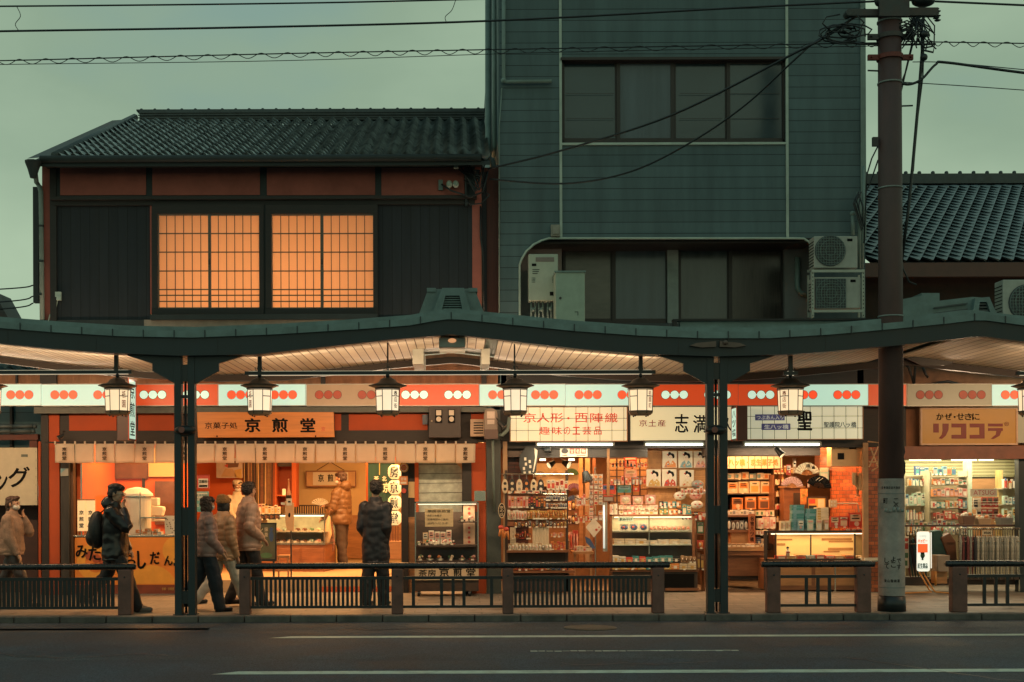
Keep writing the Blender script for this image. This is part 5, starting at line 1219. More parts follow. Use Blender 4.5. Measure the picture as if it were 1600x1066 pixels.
g = MB(); g.pbox(117, 914, 286, 928, 20.348, .02); kk = g.build('kick_panel', mat('maroon_kick_panel', (.20, .045, .02), .5), tk)
g = MB(); g.ptext('京都・京煎堂', 253, 918, 272, 922.5, 20.347, bold=.02); g.build('lettering', pm('gold'), kk)
g = MB(); g.pbox(117, 925, 286, 929, 20.352, .02); g.build('plinth', M_chrome, tk)
gw = thing('takeaway_window', 'glass take-away window above the orange counter panel', 'window', tuple(V3(200, 838, 20.5)))
g = MB(); g.pbox(128, 720, 272, 838, 20.42, .006); g.build('glass', M_clear, gw)
g = MB(); g.pbox(126, 720, 128, 838, 20.41, .03); g.pbox(218, 770, 219.5, 838, 20.40, .02); g.build('frame', M_chrome, gw)
for x0, x1, lb in ((121, 133.5, 'narrower cream tablet with vertical characters on the take-away counter'), (134.5, 148, 'right one of two cream tablets with vertical characters on the take-away counter')):
    o = thing('standing_tablet', lb, 'sign', tuple(V3((x0 + x1) / 2, 836, 20.4)))
    g = MB(); g.pbox(x0, 781, x1, 830, 20.37, .03); g.build('tablet', emis('softly_lit_tablet', (.95, .62, .30), .45), o)
    g = MB(); g.pbox(x0 - .5, 780, x1 + .5, 782, 20.365, .04); g.pbox(x0, 830, x0 + 2, 838, 20.375, .02); g.pbox(x1 - 2, 830, x1, 838, 20.375, .02); g.build('frame', M_wood2, o)
    g = MB(); g.vtext('京煎堂', (x0 + x1) / 2 - 3.5, 796, (x0 + x1) / 2 + 3.5, 826, 20.366, bold=.03, gap=.3); g.build('lettering', M_ink, o)
dm = thing('serving_drum', 'white round drum lid glowing behind the take-away window', 'drum', tuple(V3(212, 835, 20.9)))
g = MB(); q = V3(214, 835, 20.95); g.lathe(q.x, 20.98, [(.22, .92), (.22, 1.55), (.26, 1.56), (.25, 1.60), (.16, 1.68), (.03, 1.71)], 24); g.build('drum', M_paper, dm, smooth=False)
g = MB(); g.lathe(q.x, 20.98, [(.265, 1.55), (.265, 1.565)], 24); g.build('rim', M_chrome, dm)
gs = thing('glass_sneeze_case', 'small glass box of wrapped sweets at the right of the take-away counter', 'display case', tuple(V3(243, 838, 20.6)))
g = MB(); g.pbox(219, 810, 258, 836, 20.55, .30); g.build('glass', M_clear, gs)
g = MB(); g.pbox(219, 808, 258, 810, 20.54, .32); g.pbox(219, 836, 258, 838, 20.54, .32); g.build('frame', M_chrome, gs)
for k, (a, b, t, c) in enumerate(((222, 236, 830, 'cream'), (238, 252, 831, 'white'), (226, 234, 826, 'tan'), (240, 247, 827, 'cream'), (212, 218, 828, 'orange'))):
    g = MB(); X0, X1, Z0, Z1 = RC(a, t, b, t + 5, 20.6); packet(g, X0, X1, Z0, Z1, 20.6, .15, (c, 'orange', 'white'), 'box'); tag(g.build('sweet_tray'), ['left cream tray of sweets in the glass box', 'right white tray of sweets in the glass box', 'small tan box of sweets stacked on the left tray', 'small cream box stacked on the right tray', 'little orange box left of the glass box'][k], 'tray')
cpst = thing('leaning_print', 'speckled cream print leaning at the right end of the take-away counter', 'poster', tuple(V3(264, 838, 20.6)))
g = MB(); g.ppoly([(257, 806), (274, 806), (275, 838), (258, 834)], 20.6, .02); g.build('card', M_paper, cpst)
g = MB()
for k in range(16): X, Z = P(258 + rg.uniform(1, 15), 808 + rg.uniform(0, 24), 20.598); g.disc(X, Z, 20.598, .010, .003, 6)
g.build('speckle', pm('brown'), cpst)
mcn = thing('mixing_machine', 'cream kitchen mixer behind the take-away window', 'machine', tuple(V3(240, 812, 21.3)))
g = MB(); g.pbox(232, 778, 246, 790, 21.3, .2); g.pbox(234, 790, 240, 812, 21.35, .12); g.ppoly([(236, 790), (254, 792), (255, 797), (252, 806), (236, 806)], 21.28, .2); g.pbox(230, 812, 262, 815, 21.3, .3); g.build('body', M_paper, mcn, bevel=.01)
hgf = thing('hanging_plaque', 'slim tilted wooden plaque on the orange wall of the take-away counter', 'plaque', tuple(V3(150, 775, 22.4)))
g = MB(); g.ppoly([(147, 744), (153, 744), (150, 776), (145, 775)], 22.42, .03); g.build('plaque', M_wood2, hgf)
g = MB(); g.ppoly([(148.5, 746), (151.7, 746), (149, 774), (146.5, 773.5)], 22.415, .004); g.build('paper', M_paper, hgf)
st = tag(MB().pbox(104.5, 732, 106.5, 744, 20.2, .01).pbox(94.5, 732, 104.5, 744, 20.2, .01).build('wall_sticker', mat('blue_and_cream_sticker', (.30, .30, .26), .5)), 'small blue and cream sticker high on the worn timber post', 'sticker')
g = MB(); g.add([V3(94.7, 732.3, 20.19), V3(103, 732.3, 20.19), V3(94.7, 740, 20.19)], [(0, 1, 2)]); g.build('blue_corner', pm('lblue'), st)
st['_o'] = tuple(st.location)

# ================================================================== confectioner interior, middle
def flat_print(name, label, cat, px0, py0, px1, py1, Y, m, frame=None, deco=None, d=.02):
    o = thing(name, label, cat, tuple(V3((px0 + px1) / 2, py1, Y)))
    g = MB(); g.pbox(px0, py0, px1, py1, Y, d); g.build('sheet', m, o)
    if frame:
        g = MB(); t = frame[1]
        for a in ((px0 - t, py0 - t, px1 + t, py0), (px0 - t, py1, px1 + t, py1 + t), (px0 - t, py0, px0, py1), (px1, py0, px1 + t, py1)): g.pbox(*a, Y - .01, d + .01)
        g.build('frame', frame[0], o)
    if deco:
        g = MB(); deco(g, Y - .004); g.build('print', M_ink, o)
    return o
def deco_p(g, Y):
    g.use(pm('tan')); g.ppoly([(345, 745), (352, 732), (364, 733), (370, 745)], Y, .003); g.use(pm('brown')); g.ppoly([(352, 722), (374, 720), (372, 730), (356, 731)], Y, .003); g.use(pm('red')); g.ppoly([(350, 728), (356, 725), (356, 731)], Y - .002, .002); g.use(pm('gold')); g.ppoly([(366, 735), (378, 732), (378, 748), (368, 746)], Y, .003)
flat_print('food_poster', 'food photo poster of pale cakes on the orange wall above the beanie wearer', 'poster', 338, 716, 379, 747, 24.3, mat('photo_paper_mauve', (.46, .36, .30), .4), None, deco_p)
bp = thing('bark_panel', 'vertical cedar bark and split bamboo panel behind the clerk', 'panel', tuple(V3(402, 792, 24.5)))
hb('backing', M_dwood, 380, 700, 429, 792, 24.55, .03, bp)
for k in range(22):
    x = 381 + k * 2.2; g = MB(); g.ppoly([(x, 700), (x + 1.6, 700), (x + 1.6 + rg.uniform(-.8, .8), 788 + rg.uniform(-2, 3)), (x + rg.uniform(-.8, .8), 789)], 24.5 - rg.uniform(0, .02), .03); g.build('slat', rg.choice([M_wood2, M_wood, mat('pale_split_bamboo', (.55, .33, .15), .5, var=.2), M_dwood]), bp)
nc = thing('niche_cabinet', 'orange red wall niche with a shelf', 'cabinet', tuple(V3(447, 792, 24.6)))
hb('back', mat('deep_orange_panel', (.45, .09, .02), .5), 432, 722, 456, 792, 24.9, .03, nc); hb('side', M_orw, 426, 714, 432, 792, 24.5, .4, nc); hb('side', M_orw, 456, 714, 463, 792, 24.5, .4, nc); hb('top', M_orw, 432, 714, 456, 720, 24.5, .4, nc); hb('shelf_board', M_orw, 432, 773, 456, 775.5, 24.5, .4, nc); hb('dark_rail', M_dwood, 434, 722, 456, 729, 24.6, .05, nc)
pt = thing('sake_bottle', 'tall slender dark bottle standing in front of the orange niche', 'bottle', tuple(V3(451, 783, 23)))
g = MB(); q = V3(451, 783, 23); z = q.z; g.lathe(q.x, 23, [(.045, z), (.055, z + .02), (.055, z + .12), (.02, z + .22), (.014, z + .38), (.018, z + .40)], 12); g.build('glass_body', pm('brown'), pt, smooth=True); g = MB(); g.pbox(447, 774, 455, 781, 22.92, .01); g.build('paper_label', M_ink, pt)
tag(MB().pbox(441, 764, 446, 774, 23.3, .05).build('paper_tag', M_paper), 'small white upright card in the orange niche', 'card')
# framed calligraphy
def deco_f(g, Y):
    g.use(M_paper); g.pbox(489, 738, 544, 758, Y, .004); g.use(M_ink); g.ptext('京', 497, 741, 506, 753, Y - .001, bold=.03, brush=.02); g.ptext('煎', 512, 741, 521, 753, Y - .001, bold=.03, brush=.02); g.ptext('堂', 527, 741, 536, 753, Y - .001, bold=.03, brush=.02)
fcal = flat_print('framed_calligraphy', 'framed calligraphy hanging by a cord on the cream back wall', 'picture', 479, 737, 555, 759.5, 25.4, mat('silk_mount', (.55, .33, .16), .7), (M_wood, 1.4), deco_f)
g = MB(); g.tube([V3(495, 735, 25.4), V3(516, 722, 25.4), V3(538, 735, 25.4)], .006, 5); g.tube([V3(516, 722, 25.4), V3(516, 712, 25.4)], .006, 5); g.build('cord', M_ink, fcal)
bl = thing('low_screen', 'low black slatted screen at the back of the confectioner', 'screen', tuple(V3(487, 806, 25.0)))
hb('rail', M_dwood, 455, 789, 520, 791, 25.0, .03, bl); hb('rail', M_dwood, 455, 804, 520, 806, 25.0, .03, bl)
for k in range(18): hb('slat', M_dwood, 456.5 + k * 3.6, 791, 458.3 + k * 3.6, 804, 25.0, .02, bl)
# long glass counter, turned towards the street corner
def rot_counter():
    o = local('glass_counter', 'long glass cake counter with a wood base inside the confectioner', 'display counter', (P(452, 870, 22.9)[0], 22.9, .2), R(-9))
    L, D, zb, zt = 1.30, .8, .48, 1.02
    g = MB(); g.box(-L / 2, L / 2, 0, D, 0, zb); g.build('base', M_wood, o, bevel=.008)
    g = MB()
    for k in range(3): g.box(-L / 2 + .02 + k * L / 3, -L / 2 + L / 3 - .02 + k * L / 3, -.012, -.001, .06, zb - .06)
    g.build('base_panel', M_wood, o, bevel=.006)
    g = MB(); g.box(-L / 2 - .02, L / 2 + .02, -.02, D, zb + .0005, zb + .03); g.build('deck', M_chrome, o)
    g = MB(); g.box(-L / 2, L / 2, .01, .016, zb + .03, zt); g.box(-L / 2, L / 2, .02, D - .02, zt + .0005, zt + .012); g.box(L / 2 - .008, L / 2, .02, D, zb + .03, zt); g.build('glass', M_clear, o)
    g = MB()
    for z in (zb + .22,): g.box(-L / 2 + .02, L / 2 - .02, .10, D - .05, z, z + .01)
    g.build('glass_shelf', mat('pale_shelf', (.45, .50, .42), .2), o)
    g = MB(); g.box(-L / 2 + .02, L / 2 - .02, .03, .05, zt - .035, zt - .01); g.build('case_tube', M_casel, o)
    g = MB(); g.box(-L / 2, L / 2, D - .03, D, zb + .03, zt); g.build('back_panel', mat('mint_white_panel', (.42, .48, .40), .3), o)
    g = MB(); g.box(-L / 2 - .01, L / 2 + .01, .0, .02, zt - .012, zt + .015); g.box(-L / 2 - .01, -L / 2 + .01, .0, .02, zb, zt); g.box(L / 2 - .01, L / 2 + .01, .0, .02, zb, zt); g.build('frame', M_chrome, o)
    for z in (zb + .032, zb + .232):
        for k in range(9):
            x = -L / 2 + .09 + k * (L - .14) / 9; g = MB(); c = rg.choice(['cream', 'green', 'pink', 'white', 'brown', 'mint'])
            g.use(M_paper); g.box(x - .055, x + .055, .16, .36, z, z + .012); g.use(pm(c)); g.ball((x, .26, z + .035), .045, .08, .03, 10, 6); g.ball((x + .03, .20, z + .03), .025, .03, .022, 8, 5)
            g.use(M_paper); g.box(x - .03, x + .03, .09, .095, z, z + .035); b = g.build('cake_plate', None, None)
            b.location = Vector(o.location) + Matrix.Rotation(R(-9), 3, 'Z') @ Vector(b['_o']); b.rotation_euler = (0, 0, R(-9)); tag(b, f"plate of {CN[c]} cakes {which(k, 9)} on the {'floor' if z < zb + .1 else 'glass shelf'} of the cake counter", 'cakes', 'cake plates in the glass counter')
    return o
rot_counter()
row(5, 389, 786, 414, 803, 22.8, 'sweet_box', 'the left clump on the cake counter', 'packet', 'sweet packets on the cake counter', [('cream', 'orange', 'brown'), ('white', 'orange', 'brown'), ('pink', 'white', 'brown')], 'card', .06)
row(5, 414, 789, 438, 803, 22.8, 'sweet_box', 'the right clump on the cake counter', 'packet', 'sweet packets on the cake counter', [('cream', 'white', 'orange'), ('white', 'gold', 'brown')], 'card', .06)
row(6, 389, 803, 437, 812, 22.72, 'black_tray', 'the row holding packets on the cake counter', 'tray', 'black trays on the cake counter', [('black', 'brown', 'brown')], 'box', .1)
ss = thing('sanitiser_stand', 'thin black floor stand with cream paper holder in the shop doorway', 'stand', tuple(V3(455, 900, 21.1)))
g = MB(); q = V3(455, 900, 21.1); g.cyl((q.x, 21.1, .21), (q.x, 21.1, 1.35), .013, n=8); g.lathe(q.x, 21.1, [(.15, .201), (.15, .215), (.02, .225)], 20); g.build('stem', M_black, ss)
g = MB(); g.ppoly([(445, 783), (459, 786), (459, 830), (448, 829), (446, 815)], 21.05, .02); g.build('paper_holder', mat('cream_card', (.60, .36, .18), .7), ss)
g = MB(); g.pbox(447.5, 779, 456, 790, 21.03, .015); g.pbox(439, 785, 446, 789, 21.05, .012); g.build('notice', M_paper, ss); g = MB(); g.disc(*P(452, 805, 21.04), 21.046, .018, .004, 10, rz=.04); g.pbox(450, 783, 454, 785.5, 21.024, .004); g.build('print', M_ink, ss)
ez = thing('menu_easel', 'black framed standing menu poster with big white characters by the doorway', 'poster stand', tuple(V3(416, 895, 21.0)))
g = MB(); g.pbox(402, 819, 430, 874, 21.0, .02); g.build('poster', mat('dark_green_print', (.10, .10, .06), .35, var=.3), ez)
g = MB()
for a in ((400, 817, 432, 819), (400, 874, 432, 877), (400, 819, 402, 874), (430, 819, 432, 874)): g.pbox(*a, 20.99, .03)
g.pbox(404, 877, 407, 903, 21.0, .03); g.pbox(426, 877, 429, 903, 21.0, .03); g.build('frame', M_black, ez)
g = MB(); g.use(pm('cream')); g.vtext('抹茶', 413, 823, 419, 840, 20.997, bold=.03); g.vtext('シェイク', 404, 823, 411, 858, 20.997, bold=.03); g.use(pm('blue')); X, Z = P(424, 838, 20.996); g.disc(X, Z, 20.996, .035, .004, 14, rz=.09); X, Z = P(424, 827, 20.996); g.disc(X, Z, 20.994, .03, .004, 14); g.use(pm('green')); X, Z = P(416, 868, 20.996); g.disc(X, Z, 20.996, .10, .003, 16, rz=.045); g.build('print', M_ink, ez)
ws = thing('wooden_stool', 'low wooden box stool behind the railing in the doorway', 'stool', tuple(V3(441, 905, 20.95)))
g = MB(); g.pbox(433, 868, 452, 872, 20.95, .3); g.build('seat', M_wood2, ws, bevel=.004)
for a, y in ((434, 20.96), (449, 20.96), (434, 21.2), (449, 21.2)): g = MB(); g.pbox(a, 872, a + 2.5, 904, y, .03); g.build('leg', M_wood2, ws)
hb('stretcher', M_wood2, 436, 890, 449, 893, 20.965, .02, ws)
# notices by the canopy posts
flat_print('opening_notice', 'teal and white notice below the small event poster', 'notice', 304, 768, 326, 800, 20.45, mat('teal_notice', (.13, .33, .30), .6), None, lambda g, Y: (g.use(M_paper), g.pbox(306, 770, 324, 782, Y, .003), g.use(pm('teal')), g.ptext('営業時間', 307, 772, 323, 776, Y - .002), g.ptext('本日営業中', 307, 778, 323, 781, Y - .002), g.use(M_paper), g.ptext('甘味処', 307, 787, 322, 792, Y)))
flat_print('event_poster', 'small red and white event poster above the teal notice', 'poster', 308, 742, 327, 764, 20.45, pm('red'), None, lambda g, Y: (g.use(M_paper), g.pbox(310, 748, 325, 762, Y, .003), g.use(M_ink), g.ptext('京都市', 311, 750, 324, 755, Y - .002, bold=.02), g.pbox(311, 758, 324, 761, Y - .002, .002)))
# tea room doorway: green curtain and stacked paper lanterns
gn = thing('green_curtain', 'dark green split curtain with white characters in the inner doorway', 'curtain', tuple(V3(596, 800, 23.8)))
g = MB(); X0, X1, Z0, Z1 = RC(575, 723, 617, 800, 23.8); vs = []
for j in range(7):
    for i in range(17): vs.append((X0 + (X1 - X0) * i / 16, 23.8 + .025 * math.sin(i * 1.7) * j / 6, Z1 + (Z0 - Z1) * j / 6))
g.add(vs, [(j * 17 + i, j * 17 + i + 1, (j + 1) * 17 + i + 1, (j + 1) * 17 + i) for j in range(6) for i in range(16)]); g.build('cloth', mat('deep_green_cloth', (.012, .048, .042), .85, var=.1), gn, smooth=True)
g = MB(); g.ptext('茶', 584, 744, 592, 752, 23.77, bold=.03); g.ptext('北', 597, 744, 604, 752, 23.77, bold=.03); g.ptext('京', 598, 754, 610, 770, 23.77, bold=.03); g.build('lettering', M_paper, gn)
hb('rod', M_wood2, 573, 721, 619, 723.5, 23.78, .03, gn); g = MB(); g.tube([V3(593, 700, 23.7), V3(593, 742, 23.7)], .008, 5); g.build('cord', pm('gold'), gn)
for k, ch in enumerate('房京煎堂'):
    cy_ = 737.5 + 24 * k; q = V3(617, cy_, 21.6); rz = .122; g = MB(); prof_ = []
    for j in range(13): t = -1 + 2 * j / 12; prof_.append((.115 * (1 - abs(t) ** 3.2) ** .5 * 1.0 + .004 * (j % 2), q.z + rz * t))
    prof_[0] = (.05, q.z - rz); prof_[-1] = (.05, q.z + rz)
    o = thing('paper_lantern', ('topmost', 'second', 'third', 'lowest')[k] + ' of the four stacked round paper lanterns by the tea room door', 'paper lantern', (q.x, 21.6, q.z - rz), 0, 'stacked paper lanterns')
    g.lathe(q.x, 21.6, prof_, 20); g.build('paper', emis('glowing_round_lantern', (1.0, .70, .34), .62, .06), o, smooth=True)
    g = MB(); g.lathe(q.x, 21.6, [(.05, q.z + rz), (.05, q.z + rz + .012)], 14); g.lathe(q.x, 21.6, [(.05, q.z - rz - .012), (.05, q.z - rz)], 14); g.build('ring', M_ink, o)
    vs_, fs_ = text_geo(ch, .035, 2); ax, bx = min(v.x for v in vs_), max(v.x for v in vs_); ay, by = min(v.y for v in vs_), max(v.y for v in vs_)
    g = MB(); o3 = []
    for v in vs_:
        u = ((v.x - ax) / (bx - ax) - .5) * .15 - .012; w_ = ((v.y - ay) / (by - ay) - .5) * .19; rr = .115 * max(.05, 1 - abs(w_ / rz) ** 3.2) ** .5 + .009; a = u / rr
        o3.append((q.x + rr * math.sin(a), 21.6 - rr * math.cos(a), q.z + w_))
    g.add(o3, fs_); g.build('lettering', M_ink, o)
ch_ = thing('wooden_stand', 'small slatted wooden stand below the stacked paper lanterns', 'stand', tuple(V3(616, 880, 22.0)))
for k in range(5): hb('slat', M_wood, 605 + k * 4, 822, 607 + k * 4, 846, 22.0, .03, ch_)
hb('box', M_wood2, 603, 846, 627, 874, 21.9, .3, ch_, bevel=.005)
for k, (py, c, lb) in enumerate(((731, 'gold', 'round gold medallion sign high on the dark post'), (751, 'orange', 'square orange sign with white characters on the dark post'), (767, 'red', 'plain round red sticker on the dark post'))):
    X, Z = P(631, py, 20.48); o = thing('post_sign', lb, 'sign', (X, 20.48, Z - .06)); g = MB(); g.use(pm(c))
    if k == 1: g.pbox(624, 744, 637, 758, 20.475, .012); g.use(M_paper); g.ptext('甘味', 626, 746, 635, 751, 20.474, bold=.03); g.pbox(626, 753, 635, 756, 20.471, .003)
    else:
        g.disc(X, Z, 20.49, .075 if k == 0 else .04, .015, 24)
        if k == 0: g.use(M_paper); g.disc(X, Z, 20.474, .058, .003, 22); g.use(pm('red')); g.disc(X, Z, 20.470, .045, .003, 22); g.use(pm('gold')); g.ptext('京', 627, 728, 635, 734, 20.466, bold=.03)
    g.build('face', None, o)
sp = tag(MB().pbox(741, 767, 759, 783, 19.97, .04).build('steel_post_box', M_chrome, bevel=.004), 'small shiny steel plate on the red pilaster beside the display cart', 'plate')
# food display cart
dc = thing('display_cart', 'glass food display cabinet on a wheeled cart with a white name board', 'display cart', tuple(V3(698, 930, 20.0)))
Yd = 19.75
hb('cart_body', M_dwood, 648, 906, 748, 924, Yd + .02, .5, dc); hb('name_board', mat('cream_board', (.56, .42, .27), .5), 648, 884, 748, 906.5, Yd - .02, .03, dc)
g = MB(); g.ptext('茶房', 654, 890, 681, 901, Yd - .021, bold=.015, brush=.04); g.ptext('京', 686, 887, 702, 902, Yd - .021, bold=.03, brush=.025); g.ptext('煎', 708, 887, 722, 902, Yd - .021, bold=.03, brush=.025); g.ptext('堂', 728, 887, 743, 902, Yd - .021, bold=.03, brush=.025); g.build('lettering', M_ink, dc)
for x in (654, 734):
    for yy in (Yd + .06, Yd + .44):
        q = V3(x, 928, Yd); g = MB(); g.cyl((q.x - .02, yy, .045), (q.x + .02, yy, .045), .044, n=14); g.box(q.x - .03, q.x + .03, yy - .02, yy + .02, .085, .13); g.build('caster', M_black, dc)
g = MB()
for a in ((648, 784, 650, 884), (746, 784, 748, 884), (648, 784, 748, 786)): g.pbox(*a, Yd - .01, .02)
for a in ((648, 784, 650, 884), (746, 784, 748, 884)): g.pbox(*a, Yd + .45, .02)
g.build('frame', M_chrome, dc); hb('glass', M_clear, 650, 786, 746, 884, Yd, .005, dc); hb('back_panel', M_dwood, 650, 800, 746, 884, Yd + .46, .02, dc)
hb('shelf_board', M_dwood, 650, 852, 746, 855, Yd + .04, .4, dc); hb('shelf_board', M_dwood, 650, 876, 746, 880, Yd + .04, .4, dc); hb('shelf_board', M_dwood, 716, 815, 746, 817, Yd + .08, .3, dc)
hb('case_tube', M_casel, 653, 787.5, 744, 788.5, Yd + .03, .02, dc)
flat_print('cart_notice', 'cream typed notice inside the top of the food display cabinet', 'notice', 664, 795, 708, 823, Yd + .06, mat('cream_notice', (.60, .48, .28), .7), None, lambda g, Y: (g.use(M_ink), g.ptext('茶房京煎堂', 668, 797, 704, 801, Y, bold=.01), g.ptext('お茶とお菓子', 668, 804, 690, 807.5, Y), g.ptext('営業時間のご案内', 668, 810, 700, 813.5, Y), g.ptext('店内へどうぞ', 668, 816, 700, 819.5, Y)))
for (xs_, y0_, lb) in (((655, 667, 680, 694, 706), 852, 'on the upper shelf of the display cart'), ((657, 672, 688, 704, 722, 738), 876, 'on the lower shelf of the display cart'), ((722, 736), 815, 'on the little side shelf of the display cart')):
    for ix, x in enumerate(xs_):
        q = V3(x, y0_, Yd + .15); z = q.z + .001; g = MB(); g.use(pm(rg.choice(['black', 'white', 'brown', 'red']))); g.lathe(q.x, Yd + .17, [(.035, z), (.055, z + .02), (.058, z + .025), (.05, z + .022)], 12)
        for k in range(4): g.use(pm(rg.choice(['cream', 'white', 'green', 'orange', 'brown', 'pink']))); g.ball((q.x + rg.uniform(-.03, .03), Yd + .16 + rg.uniform(-.03, .03), z + rg.uniform(.03, .07)), rg.uniform(.015, .026), n=8, m=5)
        g.use(M_paper); g.box(q.x - .02, q.x + .025, Yd + .07, Yd + .075, z, z + .03); tag(g.build('food_sample', smooth=False), 'food sample dish ' + which(ix, len(xs_)) + ' ' + lb, 'dish', 'food samples in the display cart')
row(5, 660, 828, 706, 850, Yd + .34, 'sweet_box', 'the back row of the display cart', 'box', 'boxes in the display cart', [('cream', 'orange', 'brown'), ('white', 'pink', 'red'), ('tan', 'white', 'orange')], 'card', .05)
flat_print('flower_scroll', 'narrow hanging paper with red flowers in the display cart', 'scroll', 724, 790, 742, 852, Yd + .42, mat('peach_paper', (.55, .36, .24), .7), None, lambda g, Y: [(g.use(pm('red')), g.disc(*P(733, y, Y), Y, .022, .003, 8)) for y in (795, 802, 825, 832, 840, 847)])
# ================================================================== lit signs over the souvenir shops
M_tilesign = emis('lit_cream_tile_sign', (.95, .84, .56), .36, .10, 1.5)
M_creamsign = emis('lit_cream_sign', (.95, .82, .52), .36, .08, 1.5)
M_tsign2 = emis('lit_grey_cream_grid_sign', (.80, .84, .60), .38, .08, 1.5)
def sign_frame(o, x0, y0, x1, y1, Y, m, t=1.5):
    g = MB()
    for a in ((x0 - t, y0 - t, x1 + t, y0), (x0 - t, y1, x1 + t, y1 + t), (x0 - t, y0, x0, y1), (x1, y0, x1 + t, y1)): g.pbox(*a, Y - .015, .06)
    g.build('frame', m, o)
YG = 20.10
def grid(o, x0, y0, x1, y1, step, offx, offy, Y):
    g = MB(); x = x0 + offx
    while x < x1 - 2: g.pbox(x - .35, y0, x + .35, y1, Y - .003, .002); x += step
    y = y0 + offy
    while y < y1 - 2: g.pbox(x0, y - .35, x1, y + .35, Y - .0035, .002); y += step
    g.build('grid_line', mat('grid_ink', (.10, .10, .06), .6), o)
s1 = thing('tile_grid_sign', 'lit cream grid sign with red lettering in two lines', 'shop sign', tuple(V3(888, 690, YG)))
hb('panel', M_tilesign, 798, 636.5, 979.5, 689, YG, .1, s1); grid(s1, 798, 636.5, 979.5, 689, 18.7, 8.5, 17.5, YG); sign_frame(s1, 798, 636.5, 979.5, 689, YG, M_wood2)
RI = mat('vermilion_paint', (.70, .07, .02), .5, var=.1, emit=.18)
g = MB(); g.use(RI)
for ch, x in zip('京人形・西陣織', (817.5, 838.5, 860, 877, 898, 922, 945)): g.ptext(ch, x if ch != '・' else x + 9, 645.5 if ch != '・' else 652, (x + 20) if ch != '・' else x + 13, 660.5 if ch != '・' else 655.5, YG - .004, bold=.010)
for ch, x, b in zip('趣味の工芸品', (842, 863, 881, 894.5, 910, 928), (859, 878, 891, 906.5, 924, 940)): g.ptext(ch, x, 667, b, 679.5, YG - .004, bold=.006 if ch != '工' else .05)
g.build('lettering', RI, s1)
s2 = thing('cream_sign', 'lit cream sign with small red and large black brush characters behind the canopy posts', 'shop sign', tuple(V3(1064, 690, YG)))
hb('panel', M_creamsign, 985, 636, 1143, 688, YG, .1, s2); sign_frame(s2, 985, 636, 1143, 688, YG, M_dwood)
g = MB(); g.use(mat('dark_red_paint', (.35, .03, .015), .5))
for ch, x in zip('京土産', (998.5, 1013, 1027.5)): g.ptext(ch, x, 656, x + 12.5, 666.5, YG - .004, bold=.008)
g.use(M_ink)
for ch, x, a, b in (('志', 1054, 647, 676), ('満', 1083, 648, 677), ('久', 1128, 648, 674)): g.ptext(ch, x, a, x + (22 if ch != '久' else 15), b, YG - .004, bold=.02, brush=.035)
g.build('lettering', M_ink, s2)
s3 = thing('blue_label_sign', 'lit grid sign with two blue labels and a large black character', 'shop sign', tuple(V3(1258, 688, YG)))
hb('panel', M_tsign2, 1168, 634, 1348, 686, YG, .1, s3); grid(s3, 1168, 634, 1348, 686, 18.6, 5, 16.5, YG); sign_frame(s3, 1168, 634, 1348, 686, YG, M_wood2, 1.2)
BL = mat('violet_blue_label', (.11, .12, .33), .5, emit=.12)
hb('blue_label', BL, 1180, 647.5, 1226, 657, YG - .008, .005, s3); hb('blue_label', BL, 1190, 662, 1235, 672, YG - .008, .005, s3)
g = MB(); g.use(mat('label_white', (.6, .62, .55), .5, emit=.35)); g.ptext('つぶあん入り', 1182, 649, 1224, 656, YG - .009, bold=.02); g.ptext('生八ッ橋', 1194, 663.5, 1232, 670.5, YG - .009, bold=.03)
g.use(M_ink); g.ptext('聖', 1246, 642, 1269, 673, YG - .004, bold=.035, brush=.03); g.ptext('聖護院八ッ橋', 1287, 659, 1338, 668, YG - .004, bold=.012); g.build('lettering', M_ink, s3)
s4 = thing('yellow_drugstore_sign', 'yellow sign with brown block lettering and small black line above', 'shop sign', tuple(V3(1514, 697, 20.2)))
Y4 = 20.22
hb('panel', mat('mustard_enamel', (.44, .21, .025), .4, var=.12, scale=1.5, emit=.04, ecol=(1, .5, .08)), 1441, 639, 1588, 693, Y4, .08, s4); sign_frame(s4, 1441, 639, 1588, 693, Y4, mat('peach_sign_frame', (.62, .40, .26), .5), 2.6)
g = MB(); g.use(M_ink)
for ch, x in zip('かぜ・せきに', (1463, 1476, 1489, 1495, 1507.5, 1519)): g.ptext(ch, x if ch != '・' else x + 1, 646 if ch != '・' else 650, x + (11.5 if ch != '・' else 4), 656.5 if ch != '・' else 653, Y4 - .004, bold=.025)
BR = mat('maroon_enamel', (.20, .02, .012), .5, var=.08); g.use(BR)
def blk(*r): g.pbox(*r, Y4 - .006, .005)
blk(1458.5, 662, 1467, 676); g.ppoly([(1473, 662), (1482.5, 662), (1482, 672), (1478, 681), (1472, 686), (1467, 685), (1472, 679), (1473, 672)], Y4 - .006, .005)
for q in (1487, 1515.5): blk(q, 662, q + 23, 668); blk(q + 15, 668, q + 23, 679.5); blk(q, 679.5, q + 23, 685.5)
blk(1544, 662, 1567, 666.5); blk(1544, 669, 1567, 673.5); g.ppoly([(1557, 673.5), (1565, 673.5), (1562, 681), (1553, 686), (1548, 686), (1556, 679)], Y4 - .006, .005)
g.ptext('®', 1569, 659, 1576.5, 666, Y4 - .003); g.build('lettering', BR, s4)
hb('side_panel', M_dullw, 1590.6, 640, 1640, 692, Y4 + .01, .05, s4)
